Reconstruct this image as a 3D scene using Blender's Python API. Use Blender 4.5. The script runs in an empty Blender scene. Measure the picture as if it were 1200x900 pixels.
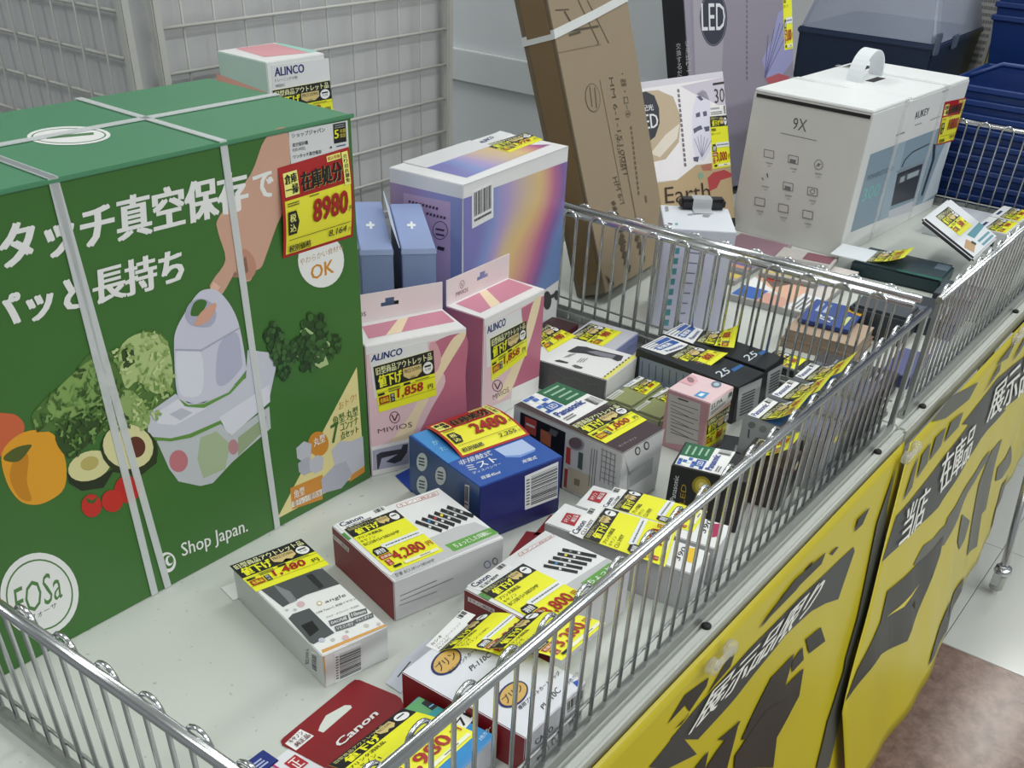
import bpy, bmesh, math, random
from mathutils import Matrix, Vector
random.seed(7)
S = bpy.context.scene
C = S.collection

# ------------------------------------------------------------------ camera
cam_d = bpy.data.cameras.new('camera'); cam = bpy.data.objects.new('camera', cam_d); C.objects.link(cam)
def cam_axes(yaw, pitch, roll):
    cy, sy, cp, sp = math.cos(yaw), math.sin(yaw), math.cos(pitch), math.sin(pitch)
    f = Vector((cp*cy, cp*sy, -sp)); r = Vector((sy, -cy, 0)); d = f.cross(r)
    cr, sr = math.cos(roll), math.sin(roll)
    return r*cr + d*sr, r*-sr + d*cr, f
r_, d_, f_ = cam_axes(.6199, .6902, -.0497)
cam.matrix_world = Matrix.Translation((-1.37696, -.32384, .66256)) @ Matrix((r_, -d_, -f_)).transposed().to_4x4()
cam_d.sensor_width = 36; cam_d.lens = 36*1158.55/1200
cam_d.shift_x = .0073; cam_d.shift_y = .2409
cam_d.clip_start = .02
S.camera = cam
S.view_settings.view_transform = 'Standard'; S.view_settings.look = 'None'
S.view_settings.gamma = 1; S.view_settings.use_curve_mapping = False
S.view_settings.exposure = -0.66

# ------------------------------------------------------------------ world: dim even bounce of a large shop hall
w = bpy.data.worlds.new('world'); S.world = w; w.use_nodes = True
w.node_tree.nodes['Background'].inputs[0].default_value = (.80, .84, .86, 1)
w.node_tree.nodes['Background'].inputs[1].default_value = .55
CEIL = 2.0
LAMPS = [(-1.5, -1.2, 17), (.2, -1.2, 17), (1.9, -1.2, 14), (-1.5, -2.6, 36), (.2, -2.6, 40), (1.9, -2.6, 36), (-1.5, .35, 11), (.2, .4, 14), (1.9, .5, 12), (.55, 2.1, 30), (-2.3, 1.9, 26), (2.6, 2.1, 20), (3.6, -.25, 15)]  # aisle and rear lamps are added to brighten banners, box fronts and walls

# ------------------------------------------------------------------ materials
def lin(h, gain=1.0):
    h = h.lstrip('#')
    if len(h) == 3: h = ''.join(a+a for a in h)
    o = []
    for i in (0, 2, 4):
        v = int(h[i:i+2], 16)/255
        v = v/12.92 if v <= .04045 else ((v+.055)/1.055)**2.4
        o.append(min(v*gain, .86))
    return (*o, 1)
MATS = {}
def mat(name, hexc='#ffffff', rough=.5, metal=0., gain=1.0, alpha=1., noise=0., nscale=40., emit=0., trans=0., coat=0.):
    if name in MATS: return MATS[name]
    m = bpy.data.materials.new(name); m.use_nodes = True; nt = m.node_tree
    b = nt.nodes['Principled BSDF']; col = lin(hexc, gain)
    b.inputs['Base Color'].default_value = col; b.inputs['Roughness'].default_value = rough
    b.inputs['Metallic'].default_value = metal; b.inputs['Alpha'].default_value = alpha
    b.inputs['Transmission Weight'].default_value = trans; b.inputs['Coat Weight'].default_value = coat
    if noise:
        tc = nt.nodes.new('ShaderNodeTexCoord'); n = nt.nodes.new('ShaderNodeTexNoise'); n.inputs['Scale'].default_value = nscale; n.inputs['Detail'].default_value = 6
        mx = nt.nodes.new('ShaderNodeMix'); mx.data_type = 'RGBA'
        mx.inputs['A'].default_value = tuple(c*(1-noise) for c in col[:3])+(1,); mx.inputs['B'].default_value = tuple(min(c*(1+noise), .9) for c in col[:3])+(1,)
        nt.links.new(tc.outputs['Object'], n.inputs['Vector']); nt.links.new(n.outputs['Fac'], mx.inputs['Factor']); nt.links.new(mx.outputs['Result'], b.inputs['Base Color'])
    if emit:
        b.inputs['Emission Color'].default_value = col; b.inputs['Emission Strength'].default_value = emit
    MATS[name] = m
    return m
PG = 1.12
def pm(hexc):
    """printed colour"""
    if hexc.startswith('IRID'): return irid(hexc)
    return mat('print_'+hexc.lstrip('#'), hexc, .42, gain=PG, coat=.05)
def bm_(hexc, rough=.42, noise=.03):
    return mat('board_'+hexc.lstrip('#')+'_%d' % int(rough*100), hexc, rough, gain=PG, noise=noise, nscale=25, coat=.06)
def irid(k):
    if k in MATS: return MATS[k]
    m = bpy.data.materials.new('iridescent_print'); m.use_nodes = True; nt = m.node_tree; b = nt.nodes['Principled BSDF']
    tc = nt.nodes.new('ShaderNodeTexCoord'); sx = nt.nodes.new('ShaderNodeSeparateXYZ'); n = nt.nodes.new('ShaderNodeTexNoise'); cr = nt.nodes.new('ShaderNodeValToRGB')
    n.inputs['Scale'].default_value = 7; n.inputs['Detail'].default_value = 0
    def mth(op, a, b):
        q = nt.nodes.new('ShaderNodeMath'); q.operation = op
        for i, v in enumerate((a, b)):
            if isinstance(v, (int, float)): q.inputs[i].default_value = v
            else: nt.links.new(v, q.inputs[i])
        return q.outputs[0]
    nt.links.new(tc.outputs['Object'], sx.inputs[0]); nt.links.new(tc.outputs['Object'], n.inputs['Vector'])
    if k == 'IRID': f = mth('ADD', mth('ADD', mth('MULTIPLY', sx.outputs[0], 3.9), mth('MULTIPLY', mth('SUBTRACT', sx.outputs[2], .14), -1.1)), mth('MULTIPLY', mth('SUBTRACT', n.outputs['Fac'], .5), .55))
    else: f = mth('ADD', mth('MULTIPLY', sx.outputs[1], 5.5), mth('MULTIPLY', mth('SUBTRACT', sx.outputs[2], .1), .6))
    st = [(.0, '#7a78b4'), (.16, '#7d8fc4'), (.30, '#a795c4'), (.42, '#c9b193'), (.50, '#d3b47c'), (.58, '#cc9588'), (.68, '#b0648f'), (.80, '#7f5f9c'), (.95, '#6b86bb')] if k == 'IRID' else [(.0, '#7f8fc0'), (.3, '#8a8cc0'), (.6, '#9a84b4'), (.8, '#a890b0'), (.95, '#c9a47c')]
    el = cr.color_ramp.elements
    while len(el) > 1: el.remove(el[0])
    el[0].position = st[0][0]; el[0].color = lin(st[0][1], PG)
    for p, c in st[1:]:
        e = el.new(p); e.color = lin(c, PG)
    nt.links.new(f, cr.inputs['Fac']); nt.links.new(cr.outputs['Color'], b.inputs['Base Color'])
    b.inputs['Roughness'].default_value = .35
    MATS[k] = m
    return m
CHROME = mat('chrome_wire', '#cfd1d3', .22, 1.0, noise=.12, nscale=60)
DULL = mat('galvanised_bar', '#a5a8a6', .38, .7, noise=.15, nscale=50)
PAPER_BACK = mat('paper_back', '#dcdcd8', .7)

# ------------------------------------------------------------------ object helpers
def link(name, me, parent=None, mats=()):
    for m in mats: me.materials.append(m)
    o = bpy.data.objects.new(name, me); C.objects.link(o)
    if parent: o.parent = parent
    return o
def thing(name, label, cat, loc=(0, 0, 0), rot=None, group=None):
    o = bpy.data.objects.new(name, None); C.objects.link(o); o.empty_display_size = .03
    o.location = loc
    if rot is not None:
        if isinstance(rot, Matrix): o.rotation_euler = rot.to_euler()
        else: o.rotation_euler = (0, 0, rot)
    o['label'] = label; o['category'] = cat
    if group: o['group'] = group
    return o
def tag(o, label, cat, group=None):
    o['label'] = label; o['category'] = cat
    if group: o['group'] = group
    return o
def struct(o):
    o['kind'] = 'structure'; return o
def bm_box(bm, x0, y0, z0, x1, y1, z1, mi=0):
    vs = [bm.verts.new(p) for p in ((x0,y0,z0),(x1,y0,z0),(x1,y1,z0),(x0,y1,z0),(x0,y0,z1),(x1,y0,z1),(x1,y1,z1),(x0,y1,z1))]
    fs = []
    for f in ((0,3,2,1),(4,5,6,7),(0,1,5,4),(1,2,6,5),(2,3,7,6),(3,0,4,7)):
        fc = bm.faces.new([vs[i] for i in f]); fc.material_index = mi; fs.append(fc)
    return fs
def mesh_of(bm, name, smooth=False):
    me = bpy.data.meshes.new(name); bm.normal_update(); bm.to_mesh(me); bm.free()
    if smooth:
        for p in me.polygons: p.use_smooth = True
    return me
def box(name, x0, y0, z0, x1, y1, z1, m, parent=None, bevel=0.):
    bm = bmesh.new(); bm_box(bm, x0, y0, z0, x1, y1, z1)
    if bevel: bmesh.ops.bevel(bm, geom=bm.edges[:], offset=bevel, segments=2, affect='EDGES', clamp_overlap=True)
    return link(name, mesh_of(bm, name), parent, (m,))
def bm_tube(bm, pts, r, n=8, cap=True):
    pts = [Vector(p) for p in pts]; rings = []
    up = None
    for i, p in enumerate(pts):
        t = (pts[min(i+1, len(pts)-1)] - pts[max(i-1, 0)]).normalized()
        if up is None: up = Vector((0, 0, 1)) if abs(t.z) < .9 else Vector((1, 0, 0))
        a = t.cross(up).normalized(); b = a.cross(t).normalized(); up = b
        rings.append([bm.verts.new(p + (a*math.cos(2*math.pi*k/n) + b*math.sin(2*math.pi*k/n))*r) for k in range(n)])
    for i in range(len(rings)-1):
        for k in range(n):
            f = bm.faces.new((rings[i][k], rings[i][(k+1) % n], rings[i+1][(k+1) % n], rings[i+1][k])); f.smooth = True
    if cap:
        bm.faces.new(rings[0][::-1]); bm.faces.new(rings[-1])
def tube(name, pts, r, m, parent=None, n=8):
    bm = bmesh.new(); bm_tube(bm, pts, r, n); bmesh.ops.recalc_face_normals(bm, faces=bm.faces[:])
    return link(name, mesh_of(bm, name), parent, (m,))
def lathe(name, prof, m, parent=None, n=20, loc=(0, 0, 0)):
    bm = bmesh.new(); rings = []
    for r, z in prof: rings.append([bm.verts.new((r*math.cos(2*math.pi*k/n), r*math.sin(2*math.pi*k/n), z)) for k in range(n)])
    for i in range(len(rings)-1):
        for k in range(n): bm.faces.new((rings[i][k], rings[i][(k+1) % n], rings[i+1][(k+1) % n], rings[i+1][k])).smooth = True
    bm.faces.new(rings[0][::-1]); bm.faces.new(rings[-1])
    bmesh.ops.recalc_face_normals(bm, faces=bm.faces[:])
    o = link(name, mesh_of(bm, name), parent, (m,)); o.location = loc
    return o

# ------------------------------------------------------------------ flat print: lettering and drawings in a unit square
TXT = {}
def text_mesh(s):
    if s in TXT: return TXT[s]
    c = bpy.data.curves.new('t', 'FONT'); c.body = s; c.size = 1; c.resolution_u = 2
    o = bpy.data.objects.new('t', c); me = o.to_mesh()
    v = [(p.co.x, p.co.y) for p in me.vertices]; f = [tuple(p.vertices) for p in me.polygons]
    o.to_mesh_clear(); bpy.data.objects.remove(o); bpy.data.curves.remove(c)
    if v:
        x0, x1 = min(p[0] for p in v), max(p[0] for p in v); y0, y1 = min(p[1] for p in v), max(p[1] for p in v)
        v = [((p[0]-x0)/max(x1-x0, 1e-6), (p[1]-y0)/max(y1-y0, 1e-6)) for p in v]
    TXT[s] = (v, f)
    return TXT[s]
def rounded(pts, k=4):
    """closed Catmull-Rom curve through the points"""
    out = []; n = len(pts)
    for i in range(n):
        a, b, c, d = (Vector(pts[(i+j) % n][:2]) for j in (-1, 0, 1, 2))
        for q in range(k):
            t = q/k; out.append(tuple(.5*((2*b)+(c-a)*t+(2*a-5*b+4*c-d)*t*t+(3*b-a-3*c+d)*t**3)))
    return out
class Canvas:
    def __init__(s): s.el = []                      # (colour, verts2d, faces)
    def poly(s, c, pts):
        if c[0] == '~': c = c[1:]; pts = rounded(pts)
        s.el.append((c, [tuple(p[:2]) for p in pts], [tuple(range(len(pts)))]))
    def rect(s, c, x0, y0, x1, y1): s.poly(c, ((x0,y0),(x1,y0),(x1,y1),(x0,y1)))
    def ell(s, c, cx, cy, rx, ry, n=22): s.poly(c, [(cx+rx*math.cos(2*math.pi*k/n), cy+ry*math.sin(2*math.pi*k/n)) for k in range(n)])
    def text(s, c, t, x0, y0, x1, y1, bold=0, skew=0.):
        v, f = text_mesh(t)
        if not v: return
        n = max(len(t), 1); dx = .05*(1/n)
        offs = [(0, 0)] if not bold else ([(-.5, 0), (.5, 0)] if bold == 1 else [(-1, -.5), (1, -.5), (0, 0), (-1, .5), (1, .5)])
        for ox, oy in offs:
            vv = []
            for a, b in v:
                a2 = a*(1-2*dx)+dx+ox*dx + skew*(b-.5)
                vv.append((x0+(x1-x0)*a2, y0+(y1-y0)*(b+oy*.03)))
            s.el.append((c, vv, f))
    def bars(s, c, x0, y0, x1, y1, n=26, horiz=False):
        vv = []; ff = []; t = 0.
        rnd = random.Random(n+int(x0*1000))
        ws = [rnd.choice((1, 1, 2, 3)) for _ in range(2*n)]; tot = sum(ws)
        for i, wd in enumerate(ws):
            if i % 2 == 0:
                a, b = t/tot, (t+wd)/tot; k = len(vv)
                q = ((x0, y0+(y1-y0)*a), (x1, y0+(y1-y0)*a), (x1, y0+(y1-y0)*b), (x0, y0+(y1-y0)*b)) if horiz else ((x0+(x1-x0)*a, y0), (x0+(x1-x0)*b, y0), (x0+(x1-x0)*b, y1), (x0+(x1-x0)*a, y1))
                vv += q; ff.append((k, k+1, k+2, k+3))
            t += wd
        s.el.append((c, vv, ff))
    def dashes(s, c, x0, y0, x1, y1, rows=3, seed=1):
        """rows of unreadable fine print"""
        rnd = random.Random(seed); vv = []; ff = []; h = (y1-y0)/rows
        for r in range(rows):
            x = x0; yy = y1-h*(r+.75)
            while x < x1-.005:
                wd = min(rnd.uniform(.02, .06)*(x1-x0)/.6, x1-x); k = len(vv)
                vv += ((x, yy), (x+wd*.8, yy), (x+wd*.8, yy+h*.5), (x, yy+h*.5)); ff.append((k, k+1, k+2, k+3)); x += wd
        s.el.append((c, vv, ff))
STEP = .00003
def emit_canvas(name, cv, fmap, parent, base=.0002, cuts=0, thick=0.):
    """fmap(x, y, lift) -> 3-D point in the parent's space"""
    bm = bmesh.new(); mats = []; lay = bm.verts.layers.float.new('l')
    for i, (c, vv, ff) in enumerate(cv.el):
        if c not in mats: mats.append(c)
        vs = []
        for x, y in vv:
            b = bm.verts.new((x, y, 0)); b[lay] = base+STEP*i; vs.append(b)
        for q in ff:
            try: f = bm.faces.new([vs[k] for k in q]); f.material_index = mats.index(c)
            except ValueError: pass
    bmesh.ops.triangulate(bm, faces=[f for f in bm.faces if len(f.verts) > 4])
    for k in range(1, cuts):
        bmesh.ops.bisect_plane(bm, geom=bm.verts[:]+bm.edges[:]+bm.faces[:], dist=1e-6, plane_co=(0, k/cuts, 0), plane_no=(0, 1, 0))
    for v in bm.verts: v.co = fmap(v.co.x, v.co.y, v[lay])
    if thick:
        bm.normal_update(); bmesh.ops.solidify(bm, geom=bm.faces[:], thickness=thick)
        for f in bm.faces: f.smooth = False
    me = mesh_of(bm, name)
    return link(name, me, parent, [pm(c) for c in mats])
YEL = '#f0e22c'; RED = '#a01c1c'; BLK = '#16171a'; WHT = '#e8e8e8'; GOLD = '#cdb77a'
def d_text(cv, s='', c='#fff', bold=0, sp=0): cv.text(c, s, 0, 0, 1, 1, bold)
def d_white(cv): pass
def d_pill(cv, s=''):
    cv.rect('#5d6064', 0, 0, 1, 1); cv.text('#e6e6e6', s, .08, .2, .92, .82, 1)
def shield(cv, x0, y0, x1, y1):
    h = y1-y0
    cv.poly(GOLD, ((x0, y0+h*.35), (x0+(x1-x0)*.28, y0), (x0+(x1-x0)*.5, y0+h*.25), (x0+(x1-x0)*.72, y0), (x1, y0+h*.35), (x1, y1), (x0, y1)))
    cv.text(BLK, 'PRICE DOWN', x0+.02, y0+h*.55, x1-.02, y1-h*.12, 1)
def d_tagA(cv, price=''):
    cv.rect(BLK, 0, .5, 1, 1)
    cv.text('#efe9b0', '旧型商品アウトレット品', .03, .81, .97, .97, 1)
    cv.text(YEL, '値下げ', .05, .53, .45, .79, 2)
    shield(cv, .47, .54, .78, .79)
    cv.ell(WHT, .885, .66, .085, .13); cv.rect(BLK, .83, .68, .94, .72); cv.text('#3a3a3c', '早い者勝', .835, .6, .935, .66)
    cv.rect('#5a5a20', 0, .425, 1, .432); cv.rect('#5a5a20', 0, .15, 1, .157)
    cv.rect(BLK, .02, .36, .13, .41); cv.rect(BLK, .46, .43, .57, .48); cv.dashes('#6a6a2a', .2, .37, .4, .48, 2, 3); cv.dashes('#6a6a2a', .66, .44, .9, .48, 1, 4)
    cv.rect(RED, .03, .17, .2, .33); cv.text(YEL, '在庫品', .045, .2, .185, .3, 1)
    cv.rect(BLK, .22, .16, .29, .34); cv.text(WHT, '込', .23, .18, .28, .25); cv.text(WHT, '税', .23, .26, .28, .33)
    wd = .1*len(price.replace(',', ''))+.04*price.count(',')
    cv.text(RED, price, .78-wd, .18, .78, .40, 2, skew=.04)
    cv.text(BLK, '円', .86, .19, .95, .30, 1)
def d_tagB(cv, price='', sub=''):
    cv.rect('#e9dd38', .035, .035, .965, .64)
    cv.rect('#efe27a', .05, .68, .24, .93); cv.text(BLK, '倉庫', .06, .81, .23, .91, 2); cv.text(BLK, '一掃', .06, .70, .23, .80, 2)
    cv.text('#c2b25a', '在庫処分', .275, .685, .865, .885, 2); cv.text(BLK, '在庫処分', .27, .69, .86, .89, 2)
    cv.rect('#efe27a', .66, .915, .86, .975); cv.text(RED, '税込特価', .67, .925, .85, .965, 1)
    cv.rect('#efe27a', .875, .62, .965, .97)
    for k, ch in enumerate('売り切れ御免'): cv.text(BLK, ch, .89, .90-.05*k, .95, .945-.05*k, 1)
    cv.dashes('#3a3a20', .06, .57, .22, .62, 2, 5); cv.dashes('#222', .36, .61, .5, .635, 1, 6)
    cv.poly(BLK, ((.06, .26), (.17, .26), (.205, .39), (.17, .52), (.06, .52))); cv.text('#efe27a', '税', .075, .4, .165, .49, 1); cv.text('#efe27a', '込', .075, .29, .165, .38, 1)
    cv.text('#7a1010', price, .405, .32, .905, .565, 2, skew=.03); cv.text(RED, price, .40, .33, .90, .575, 2, skew=.03)
    cv.text(BLK, '円', .915, .33, .96, .39, 1); cv.rect('#2a2a1c', .06, .2, .94, .207)
    cv.text(BLK, sub, .62, .09, .88, .175, 1, skew=.05); cv.text(BLK, '円', .905, .09, .945, .14)
    cv.text(BLK, '税別価格', .06, .055, .37, .14, 1)
def d_tagC(cv, price='', lines=()):
    cv.rect(BLK, 0, .80, 1, 1)
    cv.text('#cfc98a', '旧型商品アウトレット品', .04, .935, .7, .985, 0)
    cv.text(YEL, '値下げ', .1, .815, .55, .925, 2)
    shield(cv, .57, .83, .77, .96); cv.ell(WHT, .88, .89, .08, .075); cv.rect('#44464a', .83, .895, .93, .92)
    y = .77
    for i, l in enumerate(lines):
        if not l: y -= .07; continue
        wd = min(.062*len(l)+.03 if any(ord(a) > 300 for a in l) else .042*len(l)+.05, .85)
        cv.text('#35351a', l, .03, y-.052, .03+wd, y, 1 if i == 0 else 0); y -= .072
    cv.rect('#dcdfe2', .24, .40, .99, .495); cv.dashes('#5a5c60', .3, .425, .95, .47, 1, 9)
    cv.poly(BLK, ((.03,.33),(.27,.33),(.27,.42),(.22,.47),(.08,.47),(.03,.42))); cv.text(WHT, '週替', .06, .345, .24, .435, 1)
    cv.rect(RED, .04, .235, .26, .315); cv.text('#f0e0c0', '在庫品', .055, .25, .245, .30, 1)
    cv.rect(RED, .06, .1, .16, .215); cv.text('#f0e0c0', '税', .08, .16, .14, .205); cv.text('#f0e0c0', '込', .08, .108, .14, .153)
    wd = .135*len(price.replace(',', ''))+.05*price.count(',')
    cv.text(RED, price, max(.82-wd, .22), .11, .82, .31, 2)
    cv.text(RED, '円', .87, .16, .97, .25, 1)
    cv.rect(BLK, .1, .035, .24, .075); cv.rect('#e8e6c8', .3, .03, .95, .08); cv.dashes('#2a2a2c', .6, .04, .8, .07, 1, 3)
def d_shop(cv):
    cv.text('#1c1c20', 'ショップジャパン', .04, .80, .6, .93, 1); cv.text('#2a2a2c', '真空保存機', .04, .55, .3, .66, 1); cv.text('#2a2a2c', 'FOS-WS02', .04, .42, .25, .51)
    cv.text('#2a2a2c', 'ワンタッチ真空保存', .04, .22, .52, .33, 1)
    cv.rect(BLK, .74, .42, .96, .97); cv.text(YEL, '5', .75, .56, .83, .8, 2); cv.text('#c9b84a', '年間', .845, .69, .95, .8, 1); cv.text('#c9b84a', '保証', .845, .56, .95, .67, 1); cv.dashes('#9a9a9a', .76, .83, .94, .95, 2, 3)
    cv.ell(BLK, .68, .34, .016, .03); cv.dashes('#2a4a7a', .78, .3, .94, .37, 1, 4)
def d_alincotext(cv): cv.text('#1d2a6a', 'ALINCO', 0, 0, 1, 1, 2, skew=.03)
def d_alinco(cv, full=False):
    cv.text('#1d2a6a', 'ALINCO', .04, .55, .55, .9, 2)
    if full: cv.text('#3a3a3c', 'トレーニング小物', .04, .32, .42, .46)
    if full: cv.text('#3a3a3c', 'WES301C', .04, .1, .2, .22)
def d_barcode(cv, side=False):
    if side: cv.bars(BLK, .18, .08, .98, .94, 24, True); cv.dashes('#3a3a3c', .04, .1, .14, .9, 9, 2)
    else: cv.bars(BLK, .08, .3, .92, .95, 22); cv.dashes('#3a3a3c', .1, .12, .9, .26, 1, 2)
def d_canonlabel(cv, s=''):
    cv.text('#1c2552', 'Canon', .04, .48, .5, .92, 2); cv.text('#3a3a3e', s, .1, .08, .62, .36, 1); cv.bars(BLK, .76, .5, .97, .92, 9)
def d_outlined(cv, s='', c='#a33'):
    cv.rect(c, 0, 0, 1, 1); cv.rect(WHT, .012, .1, .988, .9); cv.text(c, s, .05, .2, .95, .8, 1)
def d_ribbon(cv, s=''):
    cv.poly('#5f9a44', ((.03, .5), (0, 1), (1, 1), (1, 0), (.06, 0), (.03, .1))); cv.text('#eef2e8', s, .12, .25, .9, .8, 1)
def d_plate(cv, s=''):
    cv.rect('#d9cfcf', 0, 0, 1, 1); cv.text('#5a2024', s, .05, .15, .95, .85, 1)
def d_redplate(cv, a='', b=''):
    cv.rect('#a31f2c', 0, 0, 1, 1); cv.text('#f0e4e4', a, .12, .54, .8, .88, 1); cv.text('#f0e4e4', b, .3, .12, .92, .46, 1)
def d_pana(cv):
    cv.rect('#1f6040', .42, .40, 1, 1)
    for k in range(4): cv.dashes('#a9c8b0', .5+.03*k, .86-.13*k, .9, .94-.13*k, 1, k+1)
    for k in range(6):
        for j in range(3):
            if (k*3+j) % 5 != 4: cv.rect(['#2f57a0', '#e4e6ea', '#3f6ab4'][(k+j) % 3], .02+.13*j, .42+.095*k, .13+.13*j, .50+.095*k)
    cv.rect('#2f57a0', .1, .42, .38, .62); cv.text(WHT, 'LED', .14, .46, .34, .58, 1)
    cv.text('#1f3f90', 'Panasonic', .06, .22, .72, .37, 2); cv.dashes('#4a4a50', .06, .06, .3, .17, 2, 4); cv.bars(BLK, .78, .05, .96, .3, 8)
def d_pana2(cv):
    for k in range(5): cv.dashes('#4a5a78', .03+.02*k, .88-.12*k, .95, .97-.12*k, 1, k+11)
    cv.rect('#2f57a0', .15, .34, .92, .62); cv.text(WHT, '乾電池', .2, .4, .7, .57, 2); cv.rect('#2f57a0', .45, .68, .95, .86); cv.text('#2a4a8a', 'Panasonic', .2, .08, .85, .24, 1)
def d_panastrip(cv): cv.text('#1f2f78', 'Panasonic', .04, .3, .72, .8, 2); cv.bars(BLK, .78, .4, .97, .9, 8)
def d_lpa(cv): cv.text('#3a5a90', 'ELPA', .08, .3, .5, .85, 1); cv.bars(BLK, .7, .55, .95, .92, 9)
def d_elpa(cv): cv.text('#2a2a2c', 'ELPA', .06, .55, .55, .88, 1); cv.dashes('#4a4a4c', .1, .15, .7, .42, 2, 3); cv.bars(BLK, .8, .45, .97, .92, 8)
def d_casiolabel(cv): cv.text('#2a2a2c', 'カシオ', .05, .62, .32, .84, 1); cv.text('#55565a', 'プリントカートリッジ', .05, .3, .72, .48); cv.text('#55565a', 'PI-110C', .05, .08, .35, .24); cv.bars(BLK, .8, .55, .98, .92, 8)
def d_seventyone(cv): cv.rect(WHT, 0, 0, 1, 1); cv.text(BLK, '71', .18, .2, .85, .82, 2)
def d_whitelines(cv): cv.dashes('#9a9a9e', .05, .55, .6, .9, 1, 2); cv.dashes('#3a3a3c', .05, .1, .75, .45, 2, 4); cv.bars(BLK, .86, .1, .97, .9, 8)
SHEETS = {'tagA': (d_tagA, YEL), 'tagB': (d_tagB, RED), 'tagC': (d_tagC, YEL), 'shoplabel': (d_shop, '#d3d5d8'), 'alinco': (d_alinco, '#d6d6d8'), 'white': (d_white, '#d6d6d8'), 'barcode': (d_barcode, '#dcdddf'),
          'canonlabel': (d_canonlabel, WHT), 'pana': (d_pana, WHT), 'pana2': (d_pana2, WHT), 'panastrip': (d_panastrip, WHT), 'lpa': (d_lpa, WHT), 'elpa': (d_elpa, '#dcdcdc'), 'casiolabel': (d_casiolabel, WHT), 'whitelines': (d_whitelines, WHT)}
PRINTS = {'text': d_text, 'pill': d_pill, 'alincotext': d_alincotext, 'outlined': d_outlined, 'ribbon': d_ribbon, 'plate': d_plate, 'redplate': d_redplate, 'seventyone': d_seventyone}

def rotm(yaw, lean=0., side=0.):
    c, s = math.cos(yaw), math.sin(yaw); ex = Vector((c, s, 0)); ey = Vector((-s, c, 0)); ez = Vector((0, 0, 1))
    ez2 = ez*math.cos(lean)+ey*math.sin(lean); ey2 = ey*math.cos(lean)-ez*math.sin(lean)
    ez3 = ez2*math.cos(side)+ex*math.sin(side); ex3 = ex*math.cos(side)-ez2*math.sin(side)
    return Matrix((ex3, ey2, ez3)).transposed()
def face_map(face, w, d, h):
    if face == 'T': o, a, b, n = (0,0,h), (1,0,0), (0,1,0), (0,0,1)
    elif face == 'F': o, a, b, n = (0,0,0), (1,0,0), (0,0,1), (0,-1,0)
    elif face == 'L': o, a, b, n = (0,d,0), (0,-1,0), (0,0,1), (-1,0,0)
    else: o, a, b, n = (0,0,.0006), (1,0,0), (0,1,0), (0,0,1)
    o, a, b, n = map(Vector, (o, a, b, n))
    return lambda x, y, z=0.: o + a*x + b*y + n*z
def carton_body(name, w, d, h, cols, parent, bevel=.0009, rough=.42):
    """a folded board box; cols = colours of top, front, left side, rest"""
    bm = bmesh.new(); bm_box(bm, 0, 0, 0, w, d, h)
    bmesh.ops.bevel(bm, geom=bm.edges[:], offset=bevel, segments=2, affect='EDGES', clamp_overlap=True)
    names = []
    for c in cols:
        if c not in names: names.append(c)
    bm.normal_update()
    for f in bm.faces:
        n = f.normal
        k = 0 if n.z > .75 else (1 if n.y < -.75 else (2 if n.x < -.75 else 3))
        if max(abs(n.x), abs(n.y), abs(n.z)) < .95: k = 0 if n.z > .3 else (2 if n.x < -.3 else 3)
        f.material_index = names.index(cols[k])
    return link(name, mesh_of(bm, name), parent, [irid(c) if c.startswith('IRID') else bm_(c, rough) for c in names])

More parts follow.
